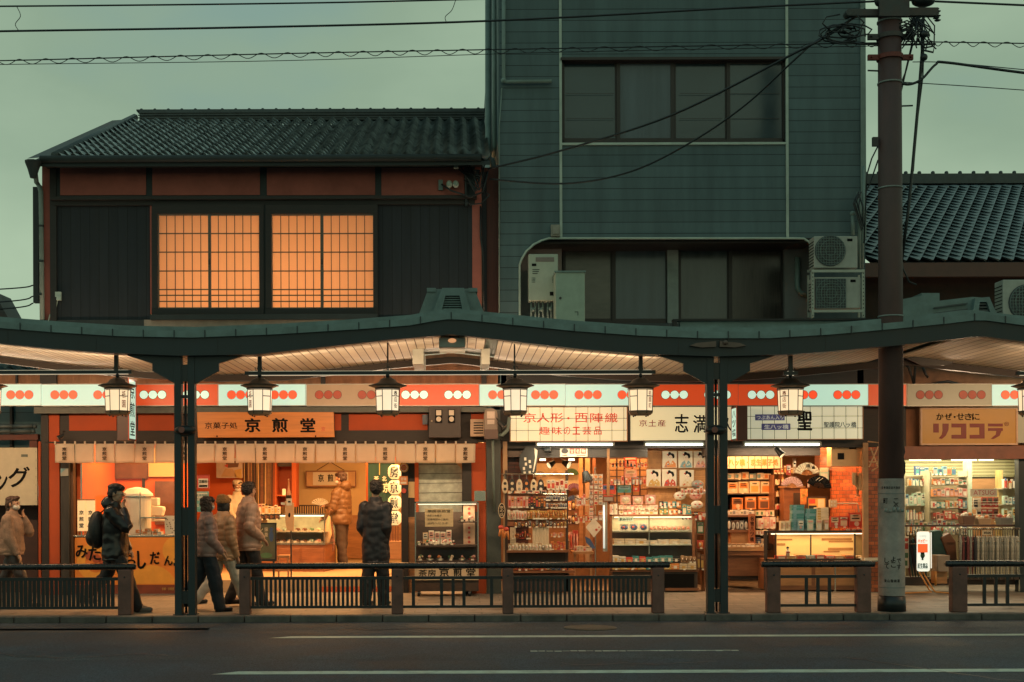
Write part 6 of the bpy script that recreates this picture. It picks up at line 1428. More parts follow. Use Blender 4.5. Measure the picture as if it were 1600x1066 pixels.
# tubes over the shop fronts
for k, (a, b, lb) in enumerate(((840, 957, 'fluorescent tube under the red lettered grid sign'), (1009, 1098, 'fluorescent tube under the cream sign, left of the canopy posts'), (1164, 1280, 'fluorescent tube under the blue label sign'))):
    o = thing('fluorescent_tube', lb, 'tube light', tuple(V3((a + b) / 2, 696, 20.2)), 0, 'fluorescent tubes under the signs'); q0, q1 = V3(a, 694.5, 20.2), V3(b, 694.5, 20.2)
    g = MB(); g.cyl(tuple(q0), tuple(q1), .019, n=8); g.build('tube', M_tubeon, o, smooth=True); lamp('AREA', ((q0.x + q1.x) / 2, 20.02, q0.z - .05), 11, (1, .80, .52), q1.x - q0.x, .05, (R(18), 0, 0), 'tube_lamp')
    g = MB(); g.box(q0.x - .03, q1.x + .03, 20.21, 20.28, q0.z + .02, q0.z + .05); g.box(q0.x - .03, q0.x - .005, 20.17, 20.24, q0.z - .02, q0.z + .03); g.box(q1.x + .005, q1.x + .03, 20.17, 20.24, q0.z - .02, q0.z + .03); g.build('fitting', M_alu, o)
# ================================================================== souvenir shop shells
Xa, Xb_ = .66, 6.98
g = MB(); g.box(Xa, Xb_, 20.95, 23.2, 2.45, 2.5); g.build('shop_ceiling', M_cream, bb)
g = MB(); g.box(Xa, Xb_, 23.2, 23.3, 0, 2.5); g.build('shop_back_wall', mat('brown_shop_back_wall', (.22, .11, .05), .8, var=.3), bb)
g = MB(); g.box(Xa - .05, Xa, 20.7, 23.2, 0, 2.5); g.build('shop_side_wall', M_wood2, bb)
hb('shop_divider', M_dwood, 1104, 700, 1134, 930, 21.4, 1.8, bb)
hb('lintel_board', mat('dark_lintel', (.035, .028, .024), .5), 826, 699, 1012, 715, 20.38, .06, bb); hb('lintel_post', M_wood2, 948.5, 697, 952.5, 775, 20.37, .05, bb)
bamb = thing('bamboo_mat', 'bamboo mat hung behind the portrait prints', 'mat', tuple(V3(1057, 775, 20.9)))
hb('mat', lines_mat('bamboo_mat_slats', (.50, .24, .085), (.20, .08, .03), 'Z', .016, .004, .6, .3, 9), 1012, 697, 1103, 800, 20.9, .02, bamb)
hb('lath', M_wood2, 1012, 732.5, 1100, 734, 20.86, .03, bamb); hb('lath', M_wood2, 1005, 760.5, 1100, 762.5, 20.80, .06, bamb); hb('cord', M_wood, 1056.5, 734, 1058, 800, 20.885, .01, bamb)
# lattice screen
lt = thing('lattice_screen', 'dark wooden lattice screen behind the glass showcase', 'screen', tuple(V3(981, 780, 21.2)))
hb('top_rail', M_dwood, 950, 713, 1014, 717, 21.2, .05, lt)
for k in range(6): hb('bar', M_dwood, 951 + k * 12, 717, 953 + k * 12, 790, 21.2, .03, lt)
for k in range(7): hb('bar', M_dwood, 950, 724 + k * 10, 1013, 725.6 + k * 10, 21.21, .02, lt)
hb('warm_panel', mat('dim_ochre_panel', (.22, .12, .055), .8, var=.3), 950, 717, 1013, 800, 21.6, .03, bb)
# portrait prints: a plain generic lady with an upswept black hairdo
def portrait(x0, y0, x1, y1, label, kim, mirror=1, Y=20.84):
    o = thing('portrait_print', label, 'print', tuple(V3((x0 + x1) / 2, y1, Y)), 0, 'portrait prints on the bamboo mat')
    g = MB(); g.pbox(x0, y0, x1, y1, Y, .012); g.build('card', mat('pale_print_card', (.62, .54, .42), .5, var=.06), o)
    w, h = x1 - x0, y1 - y0; cx = x0 + w * (.5 + .08 * mirror); g = MB(); Yp = Y - .003
    def el(fx, fy, rx, ry, m, yy): X, Z = P(x0 + w * fx, y0 + h * fy, yy); g.use(m); g.disc(X, Z, yy, w * rx / F * yy, .002, 14, rz=h * ry / F * yy)
    g.use(pm(kim)); g.ppoly([(x0 + w * .12, y1 - .5), (x0 + w * .25, y0 + h * .68), (x0 + w * .45, y0 + h * .56), (x0 + w * .75, y0 + h * .58), (x0 + w * .92, y0 + h * .75), (x1 - 1, y1 - .5)], Yp, .002)
    g.use(pm('white')); g.ppoly([(x0 + w * .45, y0 + h * .57), (x0 + w * .68, y0 + h * .57), (x0 + w * .55, y0 + h * .82)], Yp - .003, .002)
    el(.55, .40, .15, .17, mat('powder_white', (.66, .55, .45), .6), Yp - .006); el(.58, .22, .24, .10, M_ink, Yp - .004); el(.74, .32, .10, .12, M_ink, Yp - .005); el(.50, .12, .10, .07, M_ink, Yp - .0055)
    el(.36, .21, .05, .05, pm('red'), Yp - .009); el(.54, .475, .018, .014, pm('red'), Yp - .009)
    g.use(M_ink)
    for q in (.48, .60): g.pbox(x0 + w * q, y0 + h * .385, x0 + w * (q + .06), y0 + h * .398, Yp - .010, .002)
    for k in range(6): el(rg.uniform(.25, .85), rg.uniform(.72, .95), .05, .04, pm(rg.choice(['gold', 'orange', 'white', 'blue', 'red'])), Yp - .006 - .0005 * k)
    g.build('print', None, o)
portrait(1035, 705, 1057.5, 731, 'print of a lady in orange, left of the upper row on the mat', 'orange'); portrait(1060, 705, 1082, 731, 'print of a lady in pale blue, middle of the upper row on the mat', 'lblue'); portrait(1084, 705, 1103, 731, 'print of a lady in pink beside the canopy posts, upper row', 'pink')
portrait(1010, 733.5, 1032.5, 760, 'print of a lady in gold, left of the lower row on the mat', 'gold'); portrait(1034.5, 733.5, 1057, 760, 'print of a lady in red, middle of the lower row on the mat', 'red'); portrait(1062, 734.5, 1084, 760.5, 'print of a lady in white and orange, right of the lower row', 'cream')
for k, (x0, y0, x1, y1, c, lb) in enumerate(((975, 714, 995, 731, ('red', 'pink', 'white'), 'red and pink print pinned high on the lattice'), (976, 733, 995, 746, ('pink', 'cream', 'tan'), 'pale calendar print under the red one on the lattice'), (965, 758, 986, 770, ('teal', 'lblue', 'green'), 'teal landscape print on the lattice'), (940, 757, 962, 772, ('red', 'blue', 'brown'), 'red and blue picture towel beside the lattice'), (989, 754, 999, 768, ('red', 'orange', 'white'), 'small red print low on the lattice'), (941, 773, 960, 784, ('brown', 'grey', 'red'), 'brown and grey print under the picture towel'))):
    g = MB(); X0, X1, Z0, Z1 = RC(x0, y0, x1, y1, 21.1); packet(g, X0, X1, Z0, Z1, 21.1, .012, c, 'card'); tag(g.build('hanging_print'), lb, 'print')
# glass showcase
gc = thing('glass_showcase', 'three shelf glass showcase of souvenirs between the railing end and canopy posts', 'showcase', tuple(V3(1020, 925, 20.45)))
Yg = 20.40
hb('base', M_dwood, 957, 893, 1090, 924, Yg + .04, .45, gc); hb('base_panel', M_ink, 1035, 897, 1085, 919, Yg + .035, .003, gc)
g = MB()
for a in ((953, 804, 1088, 806.5), (953, 804, 956.5, 892), (1082, 804, 1086, 892), (953, 890, 1092, 893.5), (1040, 919, 1092, 923)): g.pbox(*a, Yg - .01, .04)
g.build('frame', M_wood, gc)
hb('back_panel', mat('pale_case_back', (.50, .46, .32), .5), 956, 806, 1082, 832, Yg + .40, .02, gc); hb('back_panel', mat('taupe_case_back', (.16, .11, .085), .5), 956, 832, 1082, 892, Yg + .40, .02, gc)
hb('glass', M_clear, 956, 806, 1082, 866, Yg, .005, gc); hb('case_tube', M_casel, 960, 807.5, 1080, 809, Yg + .05, .02, gc)
for y in (829, 851): hb('glass_shelf', mat('pale_shelf', (.45, .50, .42)), 957, y, 1081, y + 1.4, Yg + .05, .33, gc)
hb('divider', M_chrome, 1013.5, 807, 1015, 866, Yg + .02, .02, gc)
g = MB(); g.pbox(966, 808, 990, 815, Yg + .012, .003); t_ = g.build('hand_written_card', mat('mint_card', (.45, .60, .50), .6), gc); g = MB(); g.ptext('京みやげ', 968, 809.5, 988, 813.5, Yg + .011, bold=.02); g.build('lettering', M_ink, gc)
S = lambda n: [tuple(x.split('/')) for x in n.split()]
row(3, 968, 817, 1013, 829, Yg + .12, 'round_tin', 'the top shelf of the glass showcase', 'tin', 'goods in the glass showcase', S('white/blue/red lblue/white/blue'), 'bag', .06)
row(9, 1014, 821, 1079, 829, Yg + .12, 'small_doll', 'the top shelf right of the tins', 'doll', 'goods in the glass showcase', S('pink/cream/red cream/pink/orange white/pink/red'), 'bag', .05)
row(7, 959, 841, 1080, 851, Yg + .10, 'flat_box_stack', 'the middle shelf of the glass showcase', 'box stack', 'goods in the glass showcase', S('white/grey/cream cream/grey/white white/brown/gold'), 'stack', .2, fill=.95, jit=.4)
row(10, 957, 868, 1062, 879, Yg - .02, 'packed_box', 'the upper row under the showcase glass', 'box', 'boxes low in the glass showcase', S('black/cream/white white/black/gold teal/cream/white red/cream/gold cream/brown/red'), 'stack', .15, fill=.95, jit=.3)
row(10, 957, 880, 1088, 890, Yg - .05, 'packed_box', 'the lower row under the showcase glass', 'box', 'boxes low in the glass showcase', S('black/cream/white gold/brown/cream teal/cream/white orange/cream/white cream/brown/gold'), 'stack', .15, fill=.95, jit=.25)
row(4, 1064, 868, 1088, 879, Yg - .02, 'brown_bun_box', 'the bun boxes beside the upper low row', 'box', 'boxes low in the glass showcase', S('brown/tan/cream tan/brown/cream'), 'bag', .1)
row(10, 967, 789, 1028, 796, Yg + .06, 'candy_box', 'the upper tier on the showcase top', 'box', 'small boxes on the showcase', S('cream/pink/red white/cream/pink pink/white/red'), 'card', .06, fill=.95)
row(9, 967, 797, 1028, 804, Yg + .02, 'candy_box', 'the lower tier on the showcase top', 'box', 'small boxes on the showcase', S('cream/white/brown pink/white/red white/gold/black'), 'card', .06, fill=.95)
row(2, 953, 785, 965, 804, Yg + .04, 'white_box', 'the white pair left on the showcase', 'box', 'small boxes on the showcase', S('white/pink/brown white/cream/brown'), 'box', .1)
row(3, 968, 773, 1026, 788, Yg + .12, 'gift_bag', 'the gift bags behind the candy boxes', 'bag', 'gift bags on the showcase', S('red/brown/white pink/white/red pink/cream/white'), 'bag', .08, fill=.8)
row(5, 1030, 783, 1064, 793, Yg + .08, 'character_card_box', 'the dark upper tier at the right of the showcase', 'box', 'dark boxes on the showcase', S('black/white/red orange/white/black black/gold/white teal/white/black'), 'box', .06, fill=.95)
row(5, 1030, 794, 1066, 804, Yg + .03, 'character_card_box', 'the dark lower tier at the right of the showcase', 'box', 'dark boxes on the showcase', S('black/white/red orange/white/black green/gold/white'), 'box', .06, fill=.95)
row(2, 1066, 787, 1080, 804, Yg + .03, 'teal_box', 'the teal pair at the right showcase end', 'box', 'dark boxes on the showcase', S('teal/cream/gold'), 'card', .06, fill=.95)
for k, (x, y, c, lb) in enumerate(((1062, 775, 'white', 'large white mask with red marks hanging below the prints'), (1087, 775, 'pink', 'upper pink mask beside the canopy posts'), (1089, 789, 'white', 'lower white mask beside the canopy posts'), (1090, 757, 'grey', 'dark patterned mask right of the prints'))):
    g = MB(); X, Z = P(x, y, 20.75); g.use(pm(c)); g.ball((X, 20.75, Z), .10, .05, .07, 12, 8); g.use(pm('red')); g.ball((X - .035, 20.70, Z + .01), .02, .012, .01, 6, 4); g.ball((X + .035, 20.70, Z + .01), .02, .012, .01, 6, 4); g.ball((X, 20.70, Z - .03), .02, .01, .008, 6, 4)
    tag(g.build('paper_mask', smooth=True), lb, 'mask', 'paper masks')
lamp('AREA', (V3(1018, 808, 20.6).x, 20.62, V3(1018, 810, 20.6).z), 5, (1, .78, .45), 1.2, .25, name='case_lamp'); lamp('AREA', (V3(1018, 866, 20.3).x, 20.1, V3(1018, 790, 20.3).z), 7, (1, .66, .35), 1.2, .2, (R(20), 0, 0), name='case_lamp')
# tall shelf beside the posts
ts = thing('side_shelf', 'narrow wooden shelf unit beside the canopy posts, red parcel on it', 'shelf', tuple(V3(1094, 928, 20.7)))
for x in (1087, 1100): hb('upright', M_wood, x, 800, x + 2, 928, 20.6, .3, ts)
for y in (834, 858, 925): hb('shelf_board', M_wood, 1089, y, 1100, y + 2, 20.6, .3, ts)
row(1, 1089, 842, 1100, 857, 20.58, 'red_parcel', 'the narrow side shelf, middle tier', 'parcel', 'parcels on the side shelf', S('red/orange/white'), 'bag', .1); row(1, 1089, 812, 1100, 833, 20.58, 'dark_parcel', 'the narrow side shelf, top tier', 'parcel', 'parcels on the side shelf', S('green/white/grey'), 'card', .1); row(2, 1089, 862, 1100, 890, 20.58, 'brown_parcel', 'the narrow side shelf, lowest tier', 'parcel', 'parcels on the side shelf', S('wood/tan/brown brown/gold/wood'), 'card', .1)
# hanging rack of small souvenirs at the left of the shop
rk1 = thing('souvenir_rack', 'big hanging rack of small souvenirs beside the end pillar', 'rack', tuple(V3(840, 925, 20.3)))
Yr = 20.22
g = MB(); g.tube([V3(783, 741, Yr), V3(896, 741, Yr)], .010, 6); g.build('rail', M_chrome, rk1)
for x in (789, 884): g = MB(); g.pbox(x, 735, x + 4, 925, Yr + .05, .05); g.build('upright', M_dwood, rk1)
hb('back_board', mat('red_brown_back_board', (.30, .11, .05), .7, var=.3), 793, 770, 886, 822, Yr + .06, .02, rk1)
for y in (772, 794, 812): g = MB(); g.tube([V3(793, y, Yr + .02), V3(886, y, Yr + .02)], .006, 5); g.build('wire', M_chrome, rk1)
for y, x1 in ((860, 890), (892, 898)): hb('shelf_board', M_wood, 792, y, x1, y + 3.5, Yr - .1, .45, rk1)
hb('lower_cloth', M_dwood, 793, 863, 884, 925, Yr + .2, .02, rk1); hb('lower_drawer', mat('dark_drawer', (.06, .035, .03), .6), 800, 897, 890, 924, Yr + .05, .1, rk1)
for i in range(6):
    x = 789 + i * 11.2; c, c2 = [('cream', 'black'), ('black', 'cream'), ('cream', 'grey'), ('black', 'orange'), ('cream', 'black'), ('black', 'white')][i]
    g = MB(); X, Z = P(x, 760, Yr); g.use(pm(c)); g.disc(X, Z, Yr, .050, .02, 16, rz=.115); g.use(pm(c2)); g.disc(X, Z + .045, Yr - .021, .025, .003, 10); g.disc(X, Z - .045, Yr - .021, .025, .003, 10); g.use(M_chrome); g.cyl((X, Yr, Z + .11), (X, Yr, Z + .19), .004, n=4)
    tag(g.build('insole_pair'), f"{CN[c]} oval hanging article {which(i, 6)} under the top rail of the souvenir rack", 'accessory', 'oval articles on the souvenir rack')
GR = 'small packets on the souvenir rack'
row(5, 854, 749, 888, 765, Yr - .01, 'red_lettered_packet', 'the top right of the souvenir rack', 'packet', GR, S('white/red/orange cream/red/white'), 'card', .02)
row(7, 794, 774, 826, 793, Yr, 'charm_packet', 'the pink row of the souvenir rack', 'packet', GR, S('pink/red/cream tan/pink/white pink/orange/red'), 'card', .02)
row(7, 825, 774, 853, 794, Yr, 'black_packet', 'the black and orange row of the rack', 'packet', GR, S('black/orange/gold brown/orange/white black/red/gold'), 'card', .02)
row(9, 853, 774, 886, 782, Yr, 'key_ring', 'the upper key ring row of the rack', 'key ring', GR, S('white/blue/grey grey/white/blue lblue/white/black'), 'bag', .015)
row(9, 853, 785, 886, 794, Yr, 'key_ring', 'the lower key ring row of the rack', 'key ring', GR, S('white/blue/grey grey/orange/blue white/black/red'), 'bag', .015)
row(7, 793, 796, 823, 812, Yr, 'bead_bag', 'the white bead bag row of the rack', 'bag', GR, S('white/cream/red cream/pink/green white/pink/orange'), 'bag', .02, fill=.96)
row(8, 824, 796, 855, 811, Yr, 'gold_charm', 'the left gold charm row of the rack', 'charm', GR, S('gold/orange/brown gold/cream/red'), 'bag', .02)
row(8, 855, 796, 886, 811, Yr, 'gold_charm', 'the right gold charm row of the rack', 'charm', GR, S('gold/orange/brown orange/gold/cream'), 'bag', .02)
row(15, 803, 813, 886, 824, Yr - .03, 'phone_strap', 'the bottom hanging row of the rack', 'strap', GR, S('black/white/gold black/gold/red grey/black/white brown/gold/black'), 'bag', .015, fill=.7, jit=.4)
M_ccl = mat('sheer_cream_cloth', (.60, .50, .36), .9, var=.06)
for k, (a, b) in enumerate(((797, 806), (832, 858))):
    g = MB(); X0, X1, Z0, Z1 = RC(a, 824, b, 857, Yr + .02); vs = []
    for j in range(5):
        for i in range(25): vs.append((X0 + (X1 - X0) * i / 24, Yr + .02 + .012 * math.sin(i * 1.6), Z1 + (Z0 - Z1) * j / 4))
    g.add(vs, [(j * 25 + i, j * 25 + i + 1, (j + 1) * 25 + i + 1, (j + 1) * 25 + i) for j in range(4) for i in range(24)]); tag(g.build('hanging_towel', M_ccl, smooth=True), ['narrow cream towel hanging at the left of the souvenir rack', 'broad pleated cream towel hanging in the souvenir rack'][k], 'towel')
row(13, 794, 848, 862, 860, Yr - .06, 'cellophane_bag', 'the middle shelf of the souvenir rack', 'sweet bag', 'cellophane bags on the rack shelf', S('tan/white/grey cream/grey/white cream/white/pink'), 'bag', .06, fill=1.0)
row(6, 861, 832, 882, 839, Yr - .0, 'small_tray', 'the upper tray row of the rack', 'tray', 'trays on the souvenir rack', S('pink/red/white orange/cream/red'), 'box', .06); row(5, 861, 846, 884, 859, Yr - .02, 'small_tray', 'the lower tray row of the rack', 'tray', 'trays on the souvenir rack', S('red/orange/white orange/red/cream'), 'box', .06)
row(10, 800, 883, 886, 891, Yr - .06, 'toy_bag', 'the lowest shelf of the souvenir rack', 'toy bag', 'bags on the lowest rack shelf', S('orange/white/cream grey/blue/white red/orange/white cream/white/red'), 'bag', .06)
sx = thing('oval_shop_tag', 'black oval hanging sign with cream edge on the left side of the souvenir rack', 'sign', tuple(V3(784, 812, 20.0)))
g = MB(); X, Z = P(784, 798, 20.0); g.use(pm('cream')); g.disc(X, Z, 20.0, .055, .01, 16, rz=.12); g.use(M_ink); g.disc(X, Z, 19.988, .045, .004, 16, rz=.105); g.use(pm('cream')); g.vtext('京の店', 781, 790, 787, 807, 19.983, bold=.02); g.build('face', None, sx)
for k, (x, y) in enumerate(((783, 826), (791, 829))):
    g = MB(); X, Z = P(x, y, 20.0); g.use(pm('red')); g.ball((X, 20, Z + .02), .045, .04, .035); g.use(pm('orange')); g.cyl((X, 20, Z), (X - .03, 20, Z - .12), .025, .018, 8); g.cyl((X + .02, 20, Z), (X + .04, 20, Z - .15), .02, .012, 8); tag(g.build('red_monkey_charm', smooth=True), ['left red stuffed charm hanging under the oval sign', 'right, longer red stuffed charm under the oval sign'][k], 'charm')
hp = thing('hanging_coat', 'grey and black festival coat with white squares hanging high at the rack', 'coat', tuple(V3(823, 740, 20.25)))
g = MB(); g.ppoly([(812, 712), (822, 698), (838, 700), (841, 712), (836, 742), (816, 742), (811, 728)], 20.25, .03); g.build('coat_body', mat('charcoal_cloth', (.06, .065, .065), .9), hp)
g = MB()
for q, (x, y) in enumerate(((819, 715), (820, 723), (817, 730), (818, 737), (826, 719), (827, 727), (826, 736))): g.pbox(x, y, x + 3.4, y + 4.6, 20.245, .004)
g.ppoly([(835, 700), (840, 704), (838, 720), (834, 738), (832, 738), (836, 716)], 20.243, .006); g.build('white_pattern', M_paper, hp)
pb2 = thing('price_board', 'small white board with a dark crest and three red squares under the grid sign', 'sign', tuple(V3(897, 714, 20.3)))
hb('board', M_paper, 875, 699, 918, 714, 20.33, .015, pb2, bevel=.003); g = MB(); g.use(pm('black')); X, Z = P(882.5, 705, 20.325); g.disc(X, Z, 20.328, .055, .003, 16, rz=.04)
for k, ch in enumerate('甘名物'): g.use(pm('red')); g.pbox(890 + k * 9, 701, 897.5 + k * 9, 709, 20.325, .003); g.use(M_paper); g.ptext(ch, 891 + k * 9, 702, 896.5 + k * 9, 708, 20.323, bold=.03)
g.use(M_ink); g.pbox(878, 711, 886, 712, 20.325, .003); g.pbox(901, 711, 915, 712, 20.325, .003); g.build('print', None, pb2)
def folding_fan(x, y, r, Y, label, paper_m, inner_m, rot=0, deco=None):
    X, Z = P(x, y, Y); o = thing('folding_fan', label, 'fan', (X, Y, Z), 0, 'open folding fans'); rr = r / F * Y
    g = MB(); vs = []; n = 24
    for i in range(n + 1):
        a = R(12 + rot) + (math.pi - R(24)) * i / n; dy = .008 * (i % 2)
        for q in (.45, 1.0): vs.append((X + rr * q * math.cos(a), Y - dy, Z + rr * q * math.sin(a)))
    g.add(vs, [(2 * i, 2 * i + 1, 2 * i + 3, 2 * i + 2) for i in range(n)]); g.build('paper_leaf', paper_m, o)
    g = MB()
    for i in range(0, n + 1, 2):
        a = R(12 + rot) + (math.pi - R(24)) * i / n; d = R(3.2); g.poly([(X, Z), (X + rr * .5 * math.cos(a - d), Z + rr * .5 * math.sin(a - d)), (X + rr * .5 * math.cos(a + d), Z + rr * .5 * math.sin(a + d))], Y + .003, Y + .008)
    g.build('rib', inner_m, o)
    if deco: g = MB(); deco(g, X, Y - .014, Z, rr); g.build('print', None, o)
bwpaper = mat('white_backdrop_paper', (.62, .52, .34), .8); hb('paper_backdrop', bwpaper, 838, 724, 908, 760, 22.8, .03, bb)
folding_fan(843, 747, 11, 22.6, 'grey fan at the left on the pale backdrop deep in the shop', pm('grey'), pm('tan')); folding_fan(893, 744, 12, 22.6, 'dark green fan on the pale backdrop deep in the shop', pm('green'), pm('wood')); folding_fan(868, 740, 9, 22.6, 'cream fan between two darker fans deep in the shop', pm('cream'), pm('wood')); folding_fan(897, 768, 13, 22.4, 'grey brown fan lower on the pale backdrop deep in the shop', pm('purple'), pm('wood')); folding_fan(896, 786, 12, 22.3, 'dark blue fan lowest of the fans deep in the shop', pm('blue'), pm('grey'))
hb('deep_shelf', M_wood, 885, 796, 912, 799, 22.0, .3, bb); hb('deep_shelf', M_wood, 885, 818, 912, 821, 22.0, .3, bb); hb('deep_post', M_wood2, 905, 716, 911, 880, 21.7, .08, bb); hb('deep_post', mat('pale_pine_post', (.38, .22, .11)), 915, 716, 922, 880, 21.5, .08, bb); hb('deep_door', M_wood, 926, 716, 931, 880, 21.9, .05, bb)
for y, wh in ((796, 'upper'), (818, 'middle'), (845, 'lowest')): row(4, 887, y - 13, 911, y, 21.98, 'figurine', f'the {wh} shelf deep behind the rack', 'figurine', 'figurines on the deep shelves', S('white/brown/black cream/orange/red black/gold/white orange/cream/red'), 'bag', .05)
row(3, 890, 826, 904, 858, 21.0, 'red_hanging_toy', 'the cluster right of the rack, knee high', 'toy', 'hanging toys right of the rack', S('red/pink/white pink/red/orange'), 'bag', .05)
row(6, 897, 853, 925, 862, 20.6, 'wrapped_packet', 'the little table between rack and card stand', 'packet', 'packets on the little table', S('white/cream/pink white/red/orange cream/white/brown'), 'card', .1, fill=.95); lt2 = thing('little_table', 'little wooden table between the souvenir rack and the card stand', 'table', tuple(V3(911, 928, 20.7)))
hb('table_top', M_wood2, 895, 862, 928, 866, 20.5, .5, lt2)
for x in (897, 922): hb('leg', M_wood2, x, 866, x + 3, 926, 20.55, .04, lt2)
row(9, 792, 765, 886, 771, Yr - .03, 'tag_card', 'the tag row under the oval articles', 'tag', GR, S('cream/red/white white/black/red orange/white/cream'), 'card', .01, fill=.8, jit=.5)
row(8, 800, 826, 830, 842, Yr + .03, 'dark_strap', 'the strap cluster behind the towels', 'strap', GR, S('black/gold/red red/black/white brown/orange/black'), 'bag', .02, .7, .6)
row(7, 898, 772, 922, 790, 20.9, 'hanging_card', 'the upper loose row right of the rack', 'card', 'cards hung right of the rack', S('white/red/black cream/orange/brown pink/white/red'), 'card', .02, .9, .5)
row(6, 898, 800, 922, 816, 20.8, 'hanging_card', 'the lower loose row right of the rack', 'card', 'cards hung right of the rack', S('orange/red/white red/cream/gold white/blue/red'), 'card', .02, .9, .5)
row(8, 1064, 760, 1103, 772, 20.7, 'fancy_packet', 'the row under the portrait prints', 'packet', 'packets by the bamboo mat', S('pink/white/red white/red/gold cream/pink/red'), 'bag', .03, .95, .4)
row(6, 1066, 800, 1103, 812, 20.5, 'fancy_packet', 'the row beside the teal pair', 'packet', 'packets by the bamboo mat', S('red/white/gold white/pink/orange black/red/white'), 'card', .03, .95, .4)
row(10, 955, 718, 1012, 730, 21.0, 'small_print', 'the upper row on the lattice screen', 'card', 'cards on the lattice', S('white/red/grey cream/blue/red tan/black/white'), 'card', .02, .6, .6)
row(10, 953, 744, 1010, 757, 21.0, 'small_print', 'the lower row on the lattice screen', 'card', 'cards on the lattice', S('pink/red/white red/white/black lblue/white/red'), 'card', .02, .6, .6)
row(8, 1209, 727, 1250, 740, 21.4, 'hanging_charm', 'the hanging row above the pink fan', 'charm', 'charms above the fans', S('cream/red/brown tan/white/red brown/gold/white'), 'card', .02, .6, .6)
row(12, 1414, 812, 1500, 822, 20.8, 'hanging_packet', 'the hanging row inside the drugstore glass', 'packet', 'packets inside the drugstore glass', S('white/red/blue cream/green/white lblue/white/red orange/white/red'), 'card', .03, .8, .6)
# postcard stand
pc = thing('postcard_stand', 'tall white wire stand packed with postcards and charms beside the vertical tube', 'stand', tuple(V3(930, 930, 20.4)))
q = V3(931, 930, 20.4); g = MB(); g.cyl((q.x, 20.45, 0.005), (q.x, 20.45, 2.0), .012, n=6); g.lathe(q.x, 20.45, [(.22, .004), (.22, .02), (.02, .03)], 20); g.build('stem', M_chrome, pc)
for k in range(9):
    for j in range(3):
        if (k, j) in ((6, 1), (6, 2), (7, 1)): continue
        x = 921 + j * 7.2; y = 741 + k * 8.2; g = MB(); X0, X1, Z0, Z1 = RC(x, y, x + 6, y + 6.8, 20.33 + .02 * j); c = rg.choice(S('white/pink/black white/grey/cream cream/red/white white/orange/brown grey/white/pink')); packet(g, X0, X1, Z0, Z1, 20.33 + .02 * j, .01, c, 'card')
        tag(g.build('postcard'), f"{CN[c[0]]} postcard, {['left', 'middle', 'right'][j]} column, {ORD[k]} row down on the wire stand", 'postcard', 'postcards on the wire stand')
hk = tag(MB().ppoly([(928, 810), (941, 824), (928, 840), (915, 824)], 20.2, .01).build('square_towel', mat('off_white_cloth', (.66, .56, .44), .9)), 'white square cloth hung by a corner with small red motifs', 'cloth'); hk['_o'] = tuple(hk.location)
g = MB(); X, Z = P(932, 828, 20.19); g.disc(X, Z, 20.198, .02, .004, 10); X, Z = P(936, 824, 20.19); g.disc(X, Z, 20.198, .012, .004, 8); g.build('motif', pm('red'), hk)
tag(MB().use(pm('blue')).ppoly([(914, 838), (922, 842), (930, 856), (926, 858), (916, 848)], 20.22, .02).build('blue_folder'), 'dark blue folded print below the square cloth', 'print')
vt = thing('vertical_tube', 'upright lit fluorescent tube standing left of the glass showcase', 'tube light', tuple(V3(944.5, 860, 20.3)))
g = MB(); g.cyl(tuple(V3(944, 857, 20.3)), tuple(V3(943.5, 789, 20.3)), .017, n=8); g.build('tube', emis('lit_vertical_tube', (.85, 1.0, .85), .55), vt, smooth=True); g = MB(); g.cyl(tuple(V3(944, 862, 20.3)), tuple(V3(944, 857, 20.3)), .024, n=8); g.cyl(tuple(V3(943.5, 789, 20.3)), tuple(V3(943.5, 785, 20.3)), .024, n=8); g.pbox(946.5, 785, 949, 862, 20.32, .03); g.build('fitting', M_alu, vt)
spot(914, 737, 20.3, 'large black spotlight pointing down beside the pale posts', (.04, -.03, -.16), .09)
spot(866, 722, 20.9, 'lit spotlight near the top of the shop opening, above the fans', (-.09, -.05, -.06), .06, True); spot(880, 722, 20.9, 'second lit spotlight right above the fans', (.09, -.06, -.05), .07, True)
for k, x in enumerate((848, 893)): tag(MB().cyl(tuple(V3(x, 717, 21.2)), tuple(V3(x, 717, 21.2) + Vector((0, 0, -.03))), .05, n=12).build('ceiling_spot', emis('lit_ceiling_spot', (1, .8, .5), 4)), ['left round glowing ceiling spot in the souvenir shop', 'right round glowing ceiling spot in the souvenir shop'][k], 'ceiling light')
# ================================================================== second souvenir shop
sh2 = thing('sweet_shop_shelves', 'black shelving at the back of the sweet shop right of the canopy posts', 'shelving', tuple(V3(1170, 860, 22.6)))
hb('back', M_ink, 1134, 733, 1207, 860, 22.6, .03, sh2)
for y in (749.5, 771.5, 796.5): hb('shelf_board', M_dwood, 1134, y, 1207, y + 1.6, 22.3, .3, sh2)
for x in (1134, 1206): hb('upright', M_dwood, x, 733, x + 2, 860, 22.3, .3, sh2)
hb('light_board', emis('dim_lit_board', (.75, .62, .36), .35), 1134, 713, 1222, 732, 22.1, .04, bb); g = MB(); g.use(pm('gold')); g.ptext('八ッ橋・京生菓子処', 1138, 717, 1216, 728, 22.09, bold=.05); g.use(M_ink)
for k in range(9): g.pbox(1139 + k * 10, 713, 1139.8 + k * 10, 732, 22.095, .003)
g.build('board_lettering', None, bb)
row(4, 1136, 752, 1205, 771, 22.28, 'snack_bin', 'the upper bin row of the back shelving', 'bin', 'snack bins on the back shelving', S('cream/orange/white gold/cream/white cream/gold/white'), 'card', .2, fill=.9)
row(3, 1142, 774, 1204, 796, 22.28, 'snack_bin', 'the lower bin row of the back shelving', 'bin', 'snack bins on the back shelving', S('cream/orange/white orange/brown/cream tan/white/black'), 'card', .2, fill=.82)
